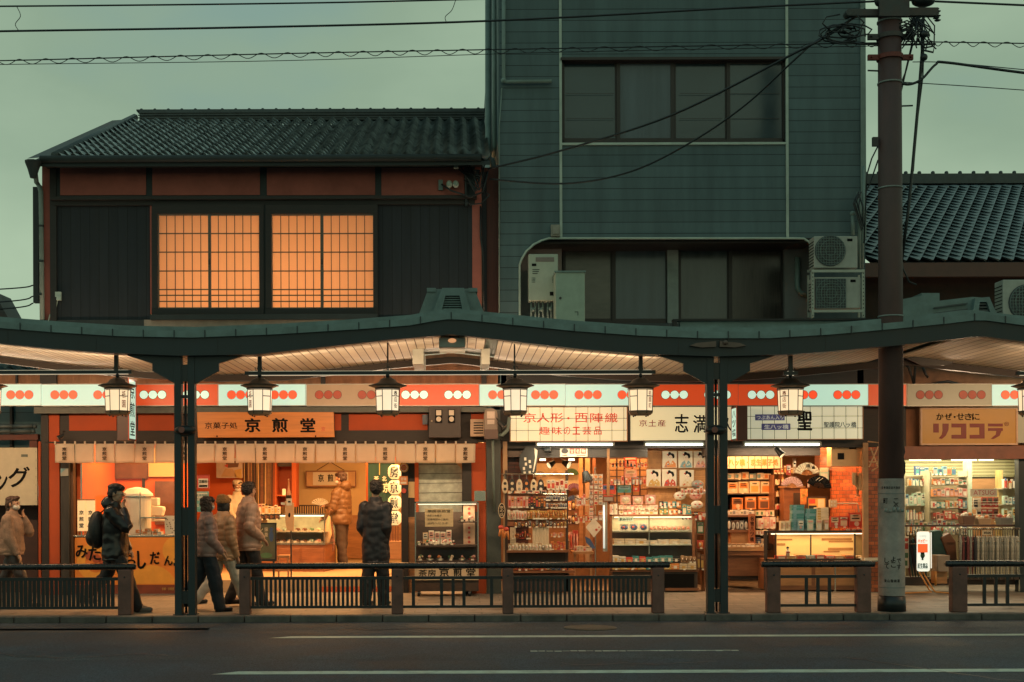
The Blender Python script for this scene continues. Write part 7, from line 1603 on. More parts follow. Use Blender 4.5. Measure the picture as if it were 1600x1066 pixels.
row(6, 1136, 737, 1205, 749, 22.28, 'white_carton', 'the top of the back shelving', 'carton', 'cartons on the back shelving', S('white/lblue/cream cream/orange/white lblue/white/grey'), 'box', .2, fill=.9, jit=.3)
lsh = thing('tea_shelf', 'brown wooden shelf with jars left of the folding fans', 'shelf', tuple(V3(1217, 862, 22.4)))
for x in (1208, 1222, 1236): hb('upright', M_wood, x, 742, x + 2, 850, 22.0, .3, lsh)
for y in (757, 776, 796, 816): hb('shelf_board', M_wood, 1210, y, 1237, y + 1.6, 22.0, .3, lsh)
for y in (757, 776, 796, 816): row(3, 1211, y - 10, 1236, y, 21.95, 'tea_tin', f"the tea shelf {['top', 'second', 'third', 'lowest'][(757, 776, 796, 816).index(y)]} tier", 'tin', 'tins on the tea shelf', S('white/cream/brown brown/cream/gold black/tan/gold cream/red/white'), 'bottle', .05, fill=.7, jit=.4)
cwd = thing('brown_cabinet', 'dark red brown cabinet behind the teal box stacks', 'cabinet', tuple(V3(1245, 830, 21.6))); hb('body', M_wood, 1225, 762, 1258, 830, 21.6, .3, cwd); hb('door_panel', M_dwood, 1240, 770, 1256, 826, 21.59, .01, cwd); hb('shelf_board', M_wood2, 1224, 760, 1259, 762, 21.55, .35, cwd)
tb = thing('goods_table', 'red brown goods table left of the lit counter', 'table', tuple(V3(1165, 905, 20.9)))
hb('body', M_wood, 1138, 868, 1192, 900, 21.0, .6, tb); hb('table_top', M_wood2, 1134, 855, 1195, 861, 20.9, .75, tb); hb('apron', M_wood, 1136, 861, 1194, 868, 20.93, .7, tb); hb('foot', M_dwood, 1140, 900, 1190, 906, 21.05, .5, tb)
row(8, 1136, 849, 1194, 855, 20.95, 'wrapped_sweet', 'the front edge of the goods table', 'packet', 'packets on the goods table', S('cream/white/orange tan/cream/brown white/pink/red'), 'card', .2, fill=.95)
cb2 = thing('brown_stepped_cabinet', 'red brown stepped cabinet with an upright name board, on the goods table', 'cabinet', tuple(V3(1158, 853, 21.2))); hb('top_board', M_wood, 1134, 805, 1180, 808, 21.1, .5, cb2); hb('mid_board', M_wood, 1134, 828, 1172, 832, 21.1, .5, cb2); hb('lower_box', M_wood2, 1142, 832, 1172, 853, 21.15, .4, cb2); hb('name_board', mat('carved_red_board', (.36, .11, .04), .5), 1170, 803, 1180, 850, 21.05, .03, cb2)
g = MB(); g.vtext('名物八ッ橋', 1172, 806, 1178, 847, 21.045, bold=.02); g.build('lettering', M_ink, cb2)
row(5, 1136, 811, 1169, 828, 21.15, 'dark_sweet_bag', 'the stepped cabinet upper tier', 'sweet bag', 'bags in the stepped cabinet', S('black/white/cream brown/white/grey grey/white/black'), 'bag', .08, fill=.95); row(5, 1136, 797, 1178, 805, 21.2, 'clear_tray', 'the top of the stepped cabinet', 'tray', 'trays on the stepped cabinet', S('cream/white/green white/grey/cream'), 'box', .2, fill=.95)
row(4, 1181, 797, 1210, 806, 21.6, 'clear_tray', 'the rear row right of the stepped cabinet', 'tray', 'trays right of the cabinet', S('pink/white/grey cream/green/white'), 'box', .2, fill=.95); row(3, 1184, 807, 1212, 826, 21.3, 'pink_gift_box', 'the middle row right of the stepped cabinet', 'gift box', 'gift boxes right of the cabinet', S('pink/cream/white white/pink/red'), 'box', .12, fill=.95); row(4, 1182, 828, 1200, 836, 21.0, 'cream_gift_box', 'the front row right of the stepped cabinet', 'gift box', 'gift boxes right of the cabinet', S('cream/pink/white tan/white/red'), 'box', .12, fill=.95); row(2, 1182, 840, 1197, 853, 21.1, 'bluish_box', 'the pair low right of the stepped cabinet', 'gift box', 'gift boxes right of the cabinet', S('cream/blue/grey blue/cream/white'), 'stack', .12)
# lit display counter
lamp('AREA', (V3(1275, 838, 20.7).x, 20.62, V3(1275, 837, 20.7).z), 5, (1, .72, .36), 1.3, .25, name='case_lamp'); lamp('AREA', (V3(698, 790, 19.95).x, 19.97, V3(698, 790, 19.95).z), 6, (1, .76, .45), .85, .3, name='case_lamp'); lamp('AREA', (V3(1320, 720, 20.9).x, 20.7, 2.1), 10, (1, .5, .2), .5, .3, (R(30), 0, 0), name='wall_fill')  # last light is unseen fill added to brighten the tiled wall
lc = thing('lit_counter', 'low glass counter with a lit gold cloud screen inside, sweets in front', 'display counter', tuple(V3(1275, 925, 20.5)))
Yl = 20.45
hb('base', M_wood, 1197, 874, 1352, 922, Yl + .02, .55, lc); hb('base_panel', M_wood2, 1220, 880, 1268, 915, Yl + .012, .006, lc); hb('base_panel', M_wood2, 1274, 880, 1340, 915, Yl + .012, .006, lc)
g = MB()
for a in ((1194, 829, 1355, 832.5), (1194, 832, 1199, 922), (1212, 834, 1213.5, 874), (1335, 834, 1337, 874), (1352, 832, 1354, 874), (1197, 873, 1354, 876)): g.pbox(*a, Yl - .01, .03)
g.build('frame', M_dwood, lc)
hb('screen_back', emis('lit_gold_screen', (1.0, .58, .22), .16, .05), 1213, 833, 1335, 874, Yl + .40, .02, lc); hb('case_tube', M_casel, 1205, 833.5, 1350, 835, Yl + .06, .02, lc); hb('glass', M_clear, 1199, 834, 1352, 873, Yl, .005, lc); hb('divider', M_dwood, 1266, 834, 1268, 873, Yl + .2, .02, lc); hb('side_screen', mat('olive_screen', (.30, .24, .11), .6), 1337, 834, 1352, 874, Yl + .38, .02, lc)
g = MB(); g.use(mat('bronze_cloud', (.42, .21, .06), .6))
for a in ((1284, 841, 1331, 844.5), (1295, 845, 1333, 847.5), (1214, 842, 1238, 844.5), (1214, 849, 1227, 852.5), (1294, 856, 1333, 860), (1287, 861, 1312, 863)): g.pbox(*a, Yl + .39, .006)
g.build('cloud_motif', None, lc)
row(9, 1214, 867, 1350, 874, Yl + .1, 'sweet_pack', 'the floor of the lit gold counter', 'sweet pack', 'sweet packs in the lit counter', S('lblue/white/cream cream/gold/orange red/white/cream orange/red/white tan/cream/gold'), 'card', .2, fill=.96, jit=.3)
dl = thing('small_doll', 'little kimono doll standing in the lit counter', 'doll', tuple(V3(1231, 870, Yl + .1))); q = V3(1231, 869, Yl + .12); g = MB(); g.use(pm('white')); g.lathe(q.x, q.y, [(.035, q.z), (.03, q.z + .05), (.035, q.z + .08), (.015, q.z + .1)], 10); g.ball((q.x, q.y, q.z + .12), .02, n=8, m=6); g.use(M_ink); g.ball((q.x, q.y + .006, q.z + .13), .024, n=8, m=6); g.use(pm('red')); g.box(q.x - .03, q.x + .03, q.y - .036, q.y - .03, q.z + .05, q.z + .07); g.build('doll_body', None, dl, smooth=True)
for (a, b, t, c, lb) in ((1238, 1257, 789, ('teal', 'lblue', 'white'), 'taller stack of teal boxes on the lit counter'), (1258.5, 1275, 795, ('teal', 'lblue', 'white'), 'shorter stack of teal boxes on the lit counter'), (1276, 1295, 793, ('cream', 'gold', 'orange'), 'stack of cream boxes on the lit counter')):
    n = 9; o = thing('box_stack', lb, 'box stack', tuple(V3((a + b) / 2, 830, Yl + .1)))
    for k in range(n):
        y1 = 829 - (829 - t) * k / n; y0 = 829 - (829 - t) * (k + 1) / n; dx = rg.uniform(-.5, .5)
        g = MB(); X0, X1, Z0, Z1 = RC(a + dx, y0, b + dx, y1, Yl + .08); g.use(pm(c[0] if k % 3 else c[1]) if c[0] == 'teal' else pm(c[0])); g.box(X0, X1, Yl + .08, Yl + .24, Z0 + .0015, Z1 - .0015); g.use(pm(c[1])); g.box(X0 + .02, X0 + .07, Yl + .077, Yl + .0795, Z0 + .006, Z1 - .006); g.build('box', None, o)
for k, (a, b, c, lb) in enumerate(((1247, 1256, 'lblue', 'pale sample box standing before the taller teal stack'), (1262, 1271, 'mint', 'pale sample box standing before the shorter teal stack'), (1276, 1284, 'cream', 'cream sample box before the cream stack'), (1288, 1295, 'tan', 'slim tan box standing at the right of the cream stack'))): g = MB(); X0, X1, Z0, Z1 = RC(a, 812, b, 829, Yl + .02); packet(g, X0, X1, Z0, Z1, Yl + .02, .04, (c, 'white', 'pink'), 'card'); tag(g.build('sample_box'), lb, 'box')
row(2, 1297, 805, 1326, 824, Yl + .2, 'red_biscuit_box', 'the red pair on the lit counter', 'biscuit box', 'red biscuit boxes', S('red/cream/white'), 'card', .05, fill=.95); row(1, 1327, 799, 1347, 825, Yl + .18, 'red_biscuit_box', 'the taller red box spot by the brick wall', 'biscuit box', 'red biscuit boxes', S('red/cream/white'), 'card', .05, fill=1); row(3, 1320, 826, 1349, 830, Yl + .06, 'flat_red_packet', 'the flat row at the right counter end', 'packet', 'flat packets on the lit counter', S('red/white/cream'), 'card', .1)
row(2, 1219, 813, 1236, 829, Yl + .12, 'cream_carton', 'the cream pair left of the teal stacks', 'carton', 'cream cartons', S('cream/tan/pink'), 'box', .1)
flat_print('yellow_poster', 'yellow poster with small pictures behind the teal stacks', 'poster', 1263, 778, 1290, 798, 21.3, pm('gold'), (M_dwood, 2), lambda g, Y: (g.use(pm('red')), g.pbox(1264, 780, 1274, 787, Y, .003), g.use(pm('black')), g.pbox(1264, 790, 1276, 796, Y, .003), g.use(pm('cream')), g.pbox(1278, 780, 1288, 795, Y, .003)))
flat_print('patterned_banner', 'orange flower patterned banner left of the yellow poster', 'banner', 1251, 764, 1262, 788, 21.4, pm('orange'), None, lambda g, Y: [(g.use(pm('gold')), g.disc(*P(1252 + rg.uniform(0, 9), 765 + rg.uniform(0, 22), Y), Y, .02, .003, 7)) for _ in range(9)])
def fd1(g, X, Y, Z, r): g.use(M_ink); g.text('京', X - .02, X + .045, Z + r * .62, Z + r * .9, Y, bold=.05); g.text('扇', X + .07, X + .12, Z + r * .5, Z + r * .72, Y, bold=.04)
folding_fan(1261, 743, 20, 20.55, 'cream folding fan with black characters, top of the three by the brick wall', pm('cream'), pm('orange'), 0, fd1)
folding_fan(1237, 763, 18, 20.5, 'pink folding fan, left of the three by the brick wall', pm('pink'), pm('orange'), -3)
folding_fan(1279, 763, 20, 20.6, 'black folding fan with white strokes, right of the three by the brick wall', M_ink, M_ink, -12, lambda g, X, Y, Z, r: (g.use(pm('white')), g.cyl((X - .05, Y, Z + r * .6), (X + .02, Y, Z + r * .85), .004, n=4), g.cyl((X + .0, Y, Z + r * .55), (X + .07, Y, Z + r * .8), .004, n=4)))
for k, (x, y, x1, y1, c, lb) in enumerate(((1229, 726, 1236, 742, 'red', 'red and white hanging strips left of the fans'), (1239, 716, 1244, 740, 'tan', 'pale hanging ribbon left of the cream fan'), (1281, 731, 1295, 755, 'mint', 'pale mesh of hanging charms right of the cream fan'), (1262, 750, 1265, 762, 'pink', 'narrow pink tag under the cream fan'))):
    g = MB(); X0, X1, Z0, Z1 = RC(x, y, x1, y1, 20.7); packet(g, X0, X1, Z0, Z1, 20.7, .02, (c, 'white', 'cream'), 'card'); tag(g.build('hanging_strip'), lb, 'hanging tag')
wm = thing('wooden_meter_box', 'pale wooden meter box with dark square windows on the brick wall', 'meter box', tuple(V3(1323, 729, 20.4)))
hb('box', mat('pale_pine_box', (.50, .30, .14), .5, var=.12), 1299, 690, 1347, 729, 20.4, .25, wm, bevel=.005)
for a in ((1310, 690, 1320, 697), (1327, 690, 1338, 702), (1309, 708, 1319, 718)): hb('window', M_ink, *a, 20.393, .01, wm)
for a in ((1313, 691, 1317, 694), (1330, 692, 1336, 698)): hb('dial', MATS['meter_dial'], *a, 20.39, .004, wm)
hb('nail_plate', M_wood, 1302, 700, 1304, 702, 20.395, .006, wm)
so = thing('socket_box', 'pale square wall box with four holes on the brick wall', 'socket', tuple(V3(1302, 793, 20.6))); hb('plate', mat('cream_plastic', (.55, .38, .22), .5), 1296, 781, 1308, 793, 20.7, .04, so)
g = MB()
for a, b in ((1299.5, 784.5), (1304.5, 784.5), (1299.5, 789.5), (1304.5, 789.5)): X, Z = P(a, b, 20.695); g.disc(X, Z, 20.699, .013, .005, 10)
g.build('hole', M_paper, so); g = MB(); g.tube([V3(1308, 787, 20.72), V3(1340, 787, 20.72), V3(1342, 800, 20.72)], .014, 6); g.build('conduit', M_alu, so)
tv = thing('straw_ornament', 'pale bundle of paper and straw charms hanging on the brick wall', 'charm bundle', tuple(V3(1338, 775, 20.5)))
g = MB(); rr_ = random.Random(4)
for k in range(16): a = rr_.uniform(1331, 1346); b = rr_.uniform(738, 748); g.pbox(a - 2, b, a + 2, b + rr_.uniform(12, 22), 20.45 + .006 * k, .005)
g.build('paper_strip', mat('cream_charm_paper', (.60, .42, .22), .7), tv); g = MB(); g.tube([V3(1339, 731, 20.5), V3(1339, 745, 20.5)], .008, 5); g.cyl(tuple(V3(1340, 765, 20.48)), tuple(V3(1340, 774, 20.48)), .03, .01, 8); g.lathe(V3(1340, 775, 20.48).x, 20.48, [(.05, V3(1340, 776, 20.48).z), (.04, V3(1340, 774, 20.48).z)], 10); g.build('bell', M_wood2, tv)
fl = thing('floor_grille', 'steel floor grille in the shop doorway right of the canopy posts', 'grille', tuple(V3(1165, 915, 20.9)))
g = MB(); X0, Z = P(1136, 915, 20.5); X1, _ = P(1198, 915, 20.5); g.box(X0, X1, 20.3, 20.95, .004, .008); g.build('plate', M_dwood, fl); g = MB()
for k in range(16): g.box(X0 + k * (X1 - X0) / 16, X0 + k * (X1 - X0) / 16 + .012, 20.3, 20.95, .009, .014)
g.build('grille_bar', M_chrome, fl)
ctb = thing('trestle', 'small cream topped trestle table at the foot of the brick wall', 'table', tuple(V3(1368, 925, 20.2))); hb('table_top', M_paper, 1352, 872, 1376, 876, 20.2, .4, ctb)
for x in (1304, 1352): hb('leg', M_chrome, x, 876, x + 2, 925, 20.25, .03, ctb)
hb('top_rail', M_chrome, 1304, 876, 1376, 878, 20.24, .03, ctb)
wr = thing('wire_bracket', 'pale bent metal bracket on the wall behind the utility pole', 'bracket', tuple(V3(1362, 730, 20.1)))
g = MB(); g.tube([V3(1356, 690, 20.1), V3(1374, 692, 20.1), V3(1372, 726, 20.1)], .012, 5); g.tube([V3(1358, 722, 20.1), V3(1374, 722, 20.1)], .012, 5); g.tube([V3(1360, 700, 20.1), V3(1372, 730, 20.1), V3(1362, 736, 20.1)], .012, 5); g.tube([V3(1372, 698, 20.1), V3(1358, 730, 20.1)], .012, 5); g.build('frame', mat('peach_metal', (.5, .30, .16), .4), wr)
# ================================================================== drugstore
dsx0, dsx1 = P(1412, 800, 20.5)[0], P(1600, 800, 20.5)[0]
g = MB(); g.box(dsx0 - .05, 13, 20.5, 23.9, 2.32, 2.36); g.build('shop_ceiling', M_paper, rb)
g = MB(); g.box(dsx0 - .05, 13, 23.85, 23.9, 0, 2.32); g.build('shop_back_wall', mat('beige_shop_wall', (.50, .40, .24), .7), rb)
g = MB(); g.box(dsx0 - .08, dsx0 - .03, 20.5, 23.9, 0, 2.32); g.build('shop_side_wall', M_cream, rb)
M_slat = lines_mat('yellow_green_shutter', (.50, .48, .26), (.18, .15, .06), 'Z', .055, .012, .5, .08, 2, .8)
hb('roller_blind', M_slat, 1413, 719, 1592, 745, 22.6, .04, rb)
for k, (a, b) in enumerate(((1421, 1470), (1487, 1526), (1530, 1552))): tag(MB().cyl(tuple(V3(a, 718, 21.2)), tuple(V3(b, 718, 21.2)), .022, n=8).build('ceiling_tube', emis('lit_green_white_tube', (.85, 1.0, .62), 2.2)), ['left', 'middle', 'short right'][k] + ' lit tube along the drugstore ceiling', 'tube light')
hb('inner_column', mat('mint_column', (.42, .50, .38), .5), 1512, 719, 1519, 860, 21.8, .2, rb); hb('inner_cabinet', M_wood2, 1519, 748, 1566, 860, 22.2, .3, rb); hb('inner_post', mat('yellow_post', (.50, .34, .12), .5), 1561, 735, 1567, 870, 21.8, .15, rb)
ds = thing('drugstore_shelving', 'pale shelving full of medicine boxes behind the drugstore glass', 'shelving', tuple(V3(1460, 900, 21.8)))
M_sh = mat('pale_steel_shelf', (.42, .38, .26), .5)
for y in (742.5, 759, 790, 812, 835): hb('shelf_board', M_sh, 1413, y, 1452, y + 1.8, 21.8, .35, ds)
for y in (744, 757, 776, 794, 812, 835): hb('shelf_board', M_sh, 1456, y, 1512, y + 1.6, 21.5, .35, ds)
for x in (1413, 1452, 1455, 1511): hb('upright', M_sh, x, 736, x + 2, 900, 21.5, .4, ds)
for y in (763, 788, 815): hb('shelf_board', M_sh, 1567, y, 1596, y + 1.6, 21.5, .35, ds)
hb('back', mat('tan_shelf_back', (.30, .22, .12), .6), 1413, 742, 1512, 900, 22.2, .03, ds)
MED = S('white/red/blue lblue/white/blue white/green/red cream/orange/blue mint/white/blue red/white/cream blue/white/red orange/cream/red teal/white/cream grey/white/black')
GD = 'articles on the drugstore shelves'
def drow(n, x0, y0, x1, y1, Y, where, st='card', cols=MED, jit=.35): row(n, x0, y0, x1, y1, Y, 'medicine_box' if st != 'bottle' else 'bottle', where, 'medicine box' if st != 'bottle' else 'bottle', GD, cols, st, .08, .92, jit)
drow(5, 1419, 748, 1448, 759, 21.75, 'the left bay, top tier of the drugstore', 'bottle'); drow(6, 1414, 768, 1452, 790, 21.7, 'the left bay, second tier of the drugstore', 'card', S('white/mint/green mint/white/grey cream/orange/red lblue/white/blue'))
drow(7, 1416, 797, 1450, 812, 21.7, 'the left bay, third tier of the drugstore', 'bottle'); drow(7, 1416, 818, 1450, 835, 21.7, 'the left bay, lowest tier of the drugstore', 'bottle')
drow(9, 1430, 728, 1494, 742, 22.0, 'the top of the drugstore shelving', 'card', S('blue/teal/white teal/blue/cream orange/red/cream lblue/grey/blue')); drow(8, 1457, 747, 1511, 757, 21.45, 'the right bay, top tier of the drugstore', 'card')
drow(8, 1457, 760, 1511, 776, 21.4, 'the right bay, second tier of the drugstore', 'card', S('pink/red/blue pink/white/red orange/pink/blue')); drow(8, 1457, 780, 1511, 794, 21.4, 'the right bay, third tier of the drugstore', 'box'); drow(9, 1457, 798, 1511, 812, 21.4, 'the right bay, fourth tier of the drugstore', 'card', S('red/cream/white brown/red/cream pink/brown/red')); drow(9, 1457, 818, 1511, 835, 21.4, 'the right bay, lowest tier of the drugstore', 'bag')
drow(4, 1568, 748, 1595, 763, 21.45, 'the far right bay, top tier', 'bottle'); drow(4, 1568, 774, 1595, 788, 21.45, 'the far right bay, middle tier', 'card', S('lblue/white/blue white/orange/red mint/white/blue')); drow(4, 1568, 792, 1595, 815, 21.45, 'the far right bay, lowest tier', 'card', S('mint/gold/green white/mint/grey'))
at = thing('hosiery_rack', 'white wire rack of dark red hosiery packets topped by a name card', 'rack', tuple(V3(1541, 808, 20.9)))
hb('name_card', M_paper, 1516, 764, 1558, 776, 20.9, .01, at); g = MB(); g.ptext('ATSUGI', 1521, 766, 1555, 773.5, 20.899, bold=.0); g.build('lettering', mat('crimson_ink', (.45, .03, .04), .5), at)
for y in (784, 788, 794, 804, 808): g = MB(); g.tube([V3(1519, y, 20.88), V3(1562, y, 20.88)], .006, 5); g.build('wire', M_paper, at)
for k in range(3):
    for j in range(2):
        g = MB(); X0, X1, Z0, Z1 = RC(1534 + k * 9, 777 + j * 18, 1542 + k * 9, 793 + j * 18, 20.93); packet(g, X0, X1, Z0, Z1, 20.93, .03, ('red', 'brown', 'white'), 'card'); tag(g.build('hosiery_packet'), f"dark red packet, {['left', 'middle', 'right'][k]} of the {['upper', 'lower'][j]} row under the name card", 'packet', 'red hosiery packets')
for j, (x, y) in enumerate(((1521, 778), (1526, 796))): g = MB(); X0, X1, Z0, Z1 = RC(x, y, x + 12, y + 18, 20.95); packet(g, X0, X1, Z0, Z1, 20.95, .02, ('white', 'black', 'cream'), 'box'); tag(g.build('leg_photo_card'), ['upper white hosiery photo card left of the red packets', 'lower white hosiery photo card beside the red packets'][j], 'card')
for k, (x0, x1, y0, c, lb) in enumerate(((1502, 1522, 800, 'brown', 'brown basket of small goods above the umbrella stand'), (1526, 1548, 804, 'tan', 'tan basket of small goods under the hosiery rack'), (1560, 1582, 803, 'grey', 'pale woven bag with handles above the umbrella row'))):
    o = thing('goods_basket', lb, 'basket', tuple(V3((x0 + x1) / 2, 822, 20.7))); X0, X1, Z0, Z1 = RC(x0, y0 + 6, x1, 823, 20.7); g = MB(); g.poly([(X0, Z1), (X0 + .03, Z0), (X1 - .03, Z0), (X1, Z1)], 20.65, 20.85); g.build('basket_body', pm(c), o, bevel=.006); g = MB()
    for j in range(6): g.use(pm(rg.choice(['red', 'cream', 'orange', 'white', 'teal']))); g.ball((X0 + .03 + (X1 - X0 - .06) * j / 5, 20.72 + .03 * (j % 2), Z1 + rg.uniform(0, .03)), .035, n=8, m=5)
    g.build('contents', None, o)
dg = thing('drugstore_glass', 'large glass front of the drugstore above the umbrella stands', 'shop window', tuple(V3(1500, 850, 20.4)))
hb('pane', M_clear, 1413, 718, 1592, 818, 20.42, .006, dg); hb('sill', mat('brown_gutter', (.07, .032, .024)), 1413, 820, 1592, 823, 20.4, .04, dg)
# umbrellas
um = thing('umbrella_rack', 'long rack with hooked transparent and brown umbrellas, price card on it', 'umbrella rack', tuple(V3(1545, 925, 20.2)))
Yu = 20.1
for y in (826, 846): g = MB(); g.tube([V3(1497, y, Yu - .02), V3(1594, y, Yu - .02)], .010, 6); g.build('rail', M_chrome, um)
for x in (1499, 1592): hb('leg', M_chrome, x, 826, x + 1.5, 924, Yu, .02, um)
hb('foot_tray', M_dwood, 1497, 900, 1594, 906, Yu, .2, um); hb('price_card', mat('pale_price_card', (.5, .42, .3), .6), 1535, 829, 1550, 836, Yu - .05, .01, um); g = MB(); g.ptext('¥500', 1537, 830.5, 1548.5, 834.5, Yu - .051, bold=.03); g.build('lettering', M_ink, um)
def umbrella(px, py0, py1, Y, m1, label, lean=0):
    q0, q1 = V3(px, py0, Y), V3(px + lean, py1, Y); o = thing('umbrella', label, 'umbrella', tuple(q1), 0, 'closed umbrellas outside the drugstore')
    g = MB(); g.tube([q0 + (q1 - q0) * t for t in (.12, .16, .3, .6, .9, 1)], .02, 8, radii=[.008, .022, .026, .022, .012, .004]); g.build('folded_canopy', m1, o, smooth=True)
    g = MB(); g.tube([q0 + (q1 - q0) * .13, q0, q0 + Vector((.012, -.01, .028)), q0 + Vector((.04, -.02, .026)), q0 + Vector((.05, -.025, .0))], .007, 6); g.build('hook', M_chrome if rg.random() < .6 else M_dwood, o, smooth=True)
um_m = [mat('clear_vinyl', (.35, .33, .27), .15, var=.4, scale=30, spec=.8), mat('maroon_umbrella', (.14, .03, .03), .5, var=.4, scale=25), mat('black_umbrella', (.02, .02, .025), .5), mat('grey_vinyl', (.20, .19, .16), .2, var=.4, scale=30, spec=.8)]
def NTH(k): return (ORD[k] if k < 16 else ['seventeenth', 'eighteenth', 'nineteenth', 'twentieth', 'twenty-first', 'twenty-second', 'twenty-third', 'twenty-fourth'][k - 16]) + ' from left'
for k in range(24):
    x = 1501 + k * 3.85; t = 2 if k in (2, 6) else (1 if k in (1, 3, 5) else (0 if k % 2 else 3)); umbrella(x, 828, 905, Yu - .03 + .02 * (k % 3), um_m[t], f"{['clear vinyl', 'maroon', 'black', 'grey vinyl'][t]} umbrella, {'leftmost' if k == 0 else NTH(k)} in the long rack", rg.uniform(-1, 1))
for k in range(7):
    t = [1, 0, 2, 0, 1, 2, 0][k]; umbrella(1412 + k * 4.2, 832 + rg.uniform(-3, 3), 905, 20.15, [mat('dark_teal_umbrella', (.02, .07, .07), .45, var=.3), um_m[1], um_m[2]][t], f"{['dark teal', 'maroon', 'black'][t]} leaning umbrella {which(k, 7)} between the pole and the lit sign", 11)
lr = thing('leaning_umbrella_rack', 'low stand holding leaning umbrellas beside the utility pole', 'umbrella rack', tuple(V3(1425, 925, 20.2))); hb('tray', M_dwood, 1410, 902, 1452, 915, 20.1, .2, lr); g = MB(); g.tube([V3(1410, 850, 20.1), V3(1448, 850, 20.1)], .008, 5); g.build('rail', M_chrome, lr)
flat_print('umbrella_poster', 'small white and red poster on the leaning umbrellas', 'poster', 1410, 838, 1420, 888, 20.02, M_paper, None, lambda g, Y: (g.use(pm('red')), g.pbox(1411, 841, 1419, 846, Y, .003), g.pbox(1411, 849, 1419, 858, Y, .003), g.use(pm('green')), g.pbox(1411, 864, 1419, 872, Y, .003), g.pbox(1412, 876, 1418, 884, Y, .003)), d=.008)
# lit pedestal sign
ls = thing('pavement_light_sign', 'lit white box sign with a red block on bent orange legs beside the pole', 'sign', tuple(V3(1448, 925, 19.9)))
Yq = 19.75
def rrect(x0, y0, x1, y1, r):
    pts = []
    for cx_, cy_, a0 in ((x1 - r, y0 + r, -90), (x1 - r, y1 - r, 0), (x0 + r, y1 - r, 90), (x0 + r, y0 + r, 180)):
        for k in range(5): a = R(a0 + k * 22.5); pts.append((cx_ + r * math.cos(a), cy_ + r * math.sin(a)))
    return pts
g = MB(); g.ppoly(rrect(1433, 831, 1453, 893, 3.5), Yq, .02); lf = g.build('lit_face', emis('lit_sign_face', (.88, .95, .80), .75), ls)
g = MB(); X0, Z0 = P(1433.5, 892, Yq); X1, Z1 = P(1453, 831, Yq)
g.add([(X0, Yq + .021, Z0), (X1, Yq + .021, Z0), (X1, Yq + .021, Z1), (X0, Yq + .021, Z1), (X0 + .17, Yq + .30, Z0), (X1 + .12, Yq + .30, Z0), (X1 + .12, Yq + .30, Z1), (X0 + .17, Yq + .30, Z1)], [(0, 1, 2, 3), (4, 7, 6, 5), (1, 5, 6, 2), (3, 2, 6, 7), (0, 4, 5, 1), (0, 3, 7, 4)]); g.build('casing', mat('tan_sign_casing', (.36, .22, .13), .5), ls)
g = MB(); q = Yq + .30; g.add([(X1 + .12, q, Z0 + .02), (X1 + .145, q + .02, Z0 + .02), (X1 + .145, q + .02, Z1 - .02), (X1 + .12, q, Z1 - .02)], [(0, 1, 2, 3)]); g.build('rear_lit_face', MATS['lit_sign_face'], ls)
g = MB(); g.use(emis('lit_sign_red', (.85, .12, .03), .8)); g.pbox(1434, 850, 1449.5, 863.5, Yq - .004, .003); g.ptext('ハッピー', 1434, 842, 1449, 848.5, Yq - .003, bold=.05)
g.use(mat('sign_green_ink', (.03, .10, .07), .5)); X, Z = P(1441.5, 868, Yq); g.disc(X, Z, Yq - .001, .035, .003, 14, rz=.045); g.pbox(1438.5, 863, 1444.5, 866, Yq - .004, .003); g.pbox(1440, 870, 1443, 875.5, Yq - .004, .003); g.ptext('匠生薬品', 1433.8, 880, 1449.5, 888.5, Yq - .003, bold=.03); g.ptext('くすり', 1437, 836.5, 1447, 839.5, Yq - .003); g.build('lettering', None, lf)
g = MB()
for dx in (0, 5.5): g.tube([V3(1436 + dx, 893, Yq + .1), V3(1452 + dx, 922 - dx * .3, Yq + .05), V3(1456 + dx, 925, Yq + .05), V3(1483 if dx else 1414, 927, Yq + .05)], .013, 6)
g.tube([V3(1462, 893, Yq + .25), V3(1462, 915, Yq + .25)], .02, 6); g.build('leg', mat('orange_tube_leg', (.60, .25, .06), .35), ls, smooth=True)
cb3 = thing('cardboard_box', 'grey brown carton standing behind the lit pavement sign', 'box', tuple(V3(1474, 893, 20.1))); hb('box', mat('grey_cardboard', (.28, .22, .17), .8), 1466, 868, 1484, 893, 20.0, .3, cb3); hb('stand', M_wood2, 1462, 893, 1480, 912, 20.1, .2, cb3)
hb('stall_riser', M_dwood, 1412, 905, 1594, 914, 20.35, .1, rb)
gfig = thing('goods_trolley', 'dark green and brown draped goods trolley behind the lit pavement sign', 'trolley', tuple(V3(1472, 880, 20.6)))
g = MB(); g.ppoly([(1457, 830), (1470, 828), (1480, 850), (1486, 866), (1478, 884), (1458, 884)], 20.45, .2); g.build('drape', mat('deep_teal_cloth', (.015, .06, .055), .7, var=.3), gfig, bevel=.02); g = MB(); g.ppoly([(1470, 840), (1484, 832), (1494, 846), (1496, 876), (1484, 876)], 20.42, .15); g.build('bundle', pm('brown'), gfig, bevel=.02)
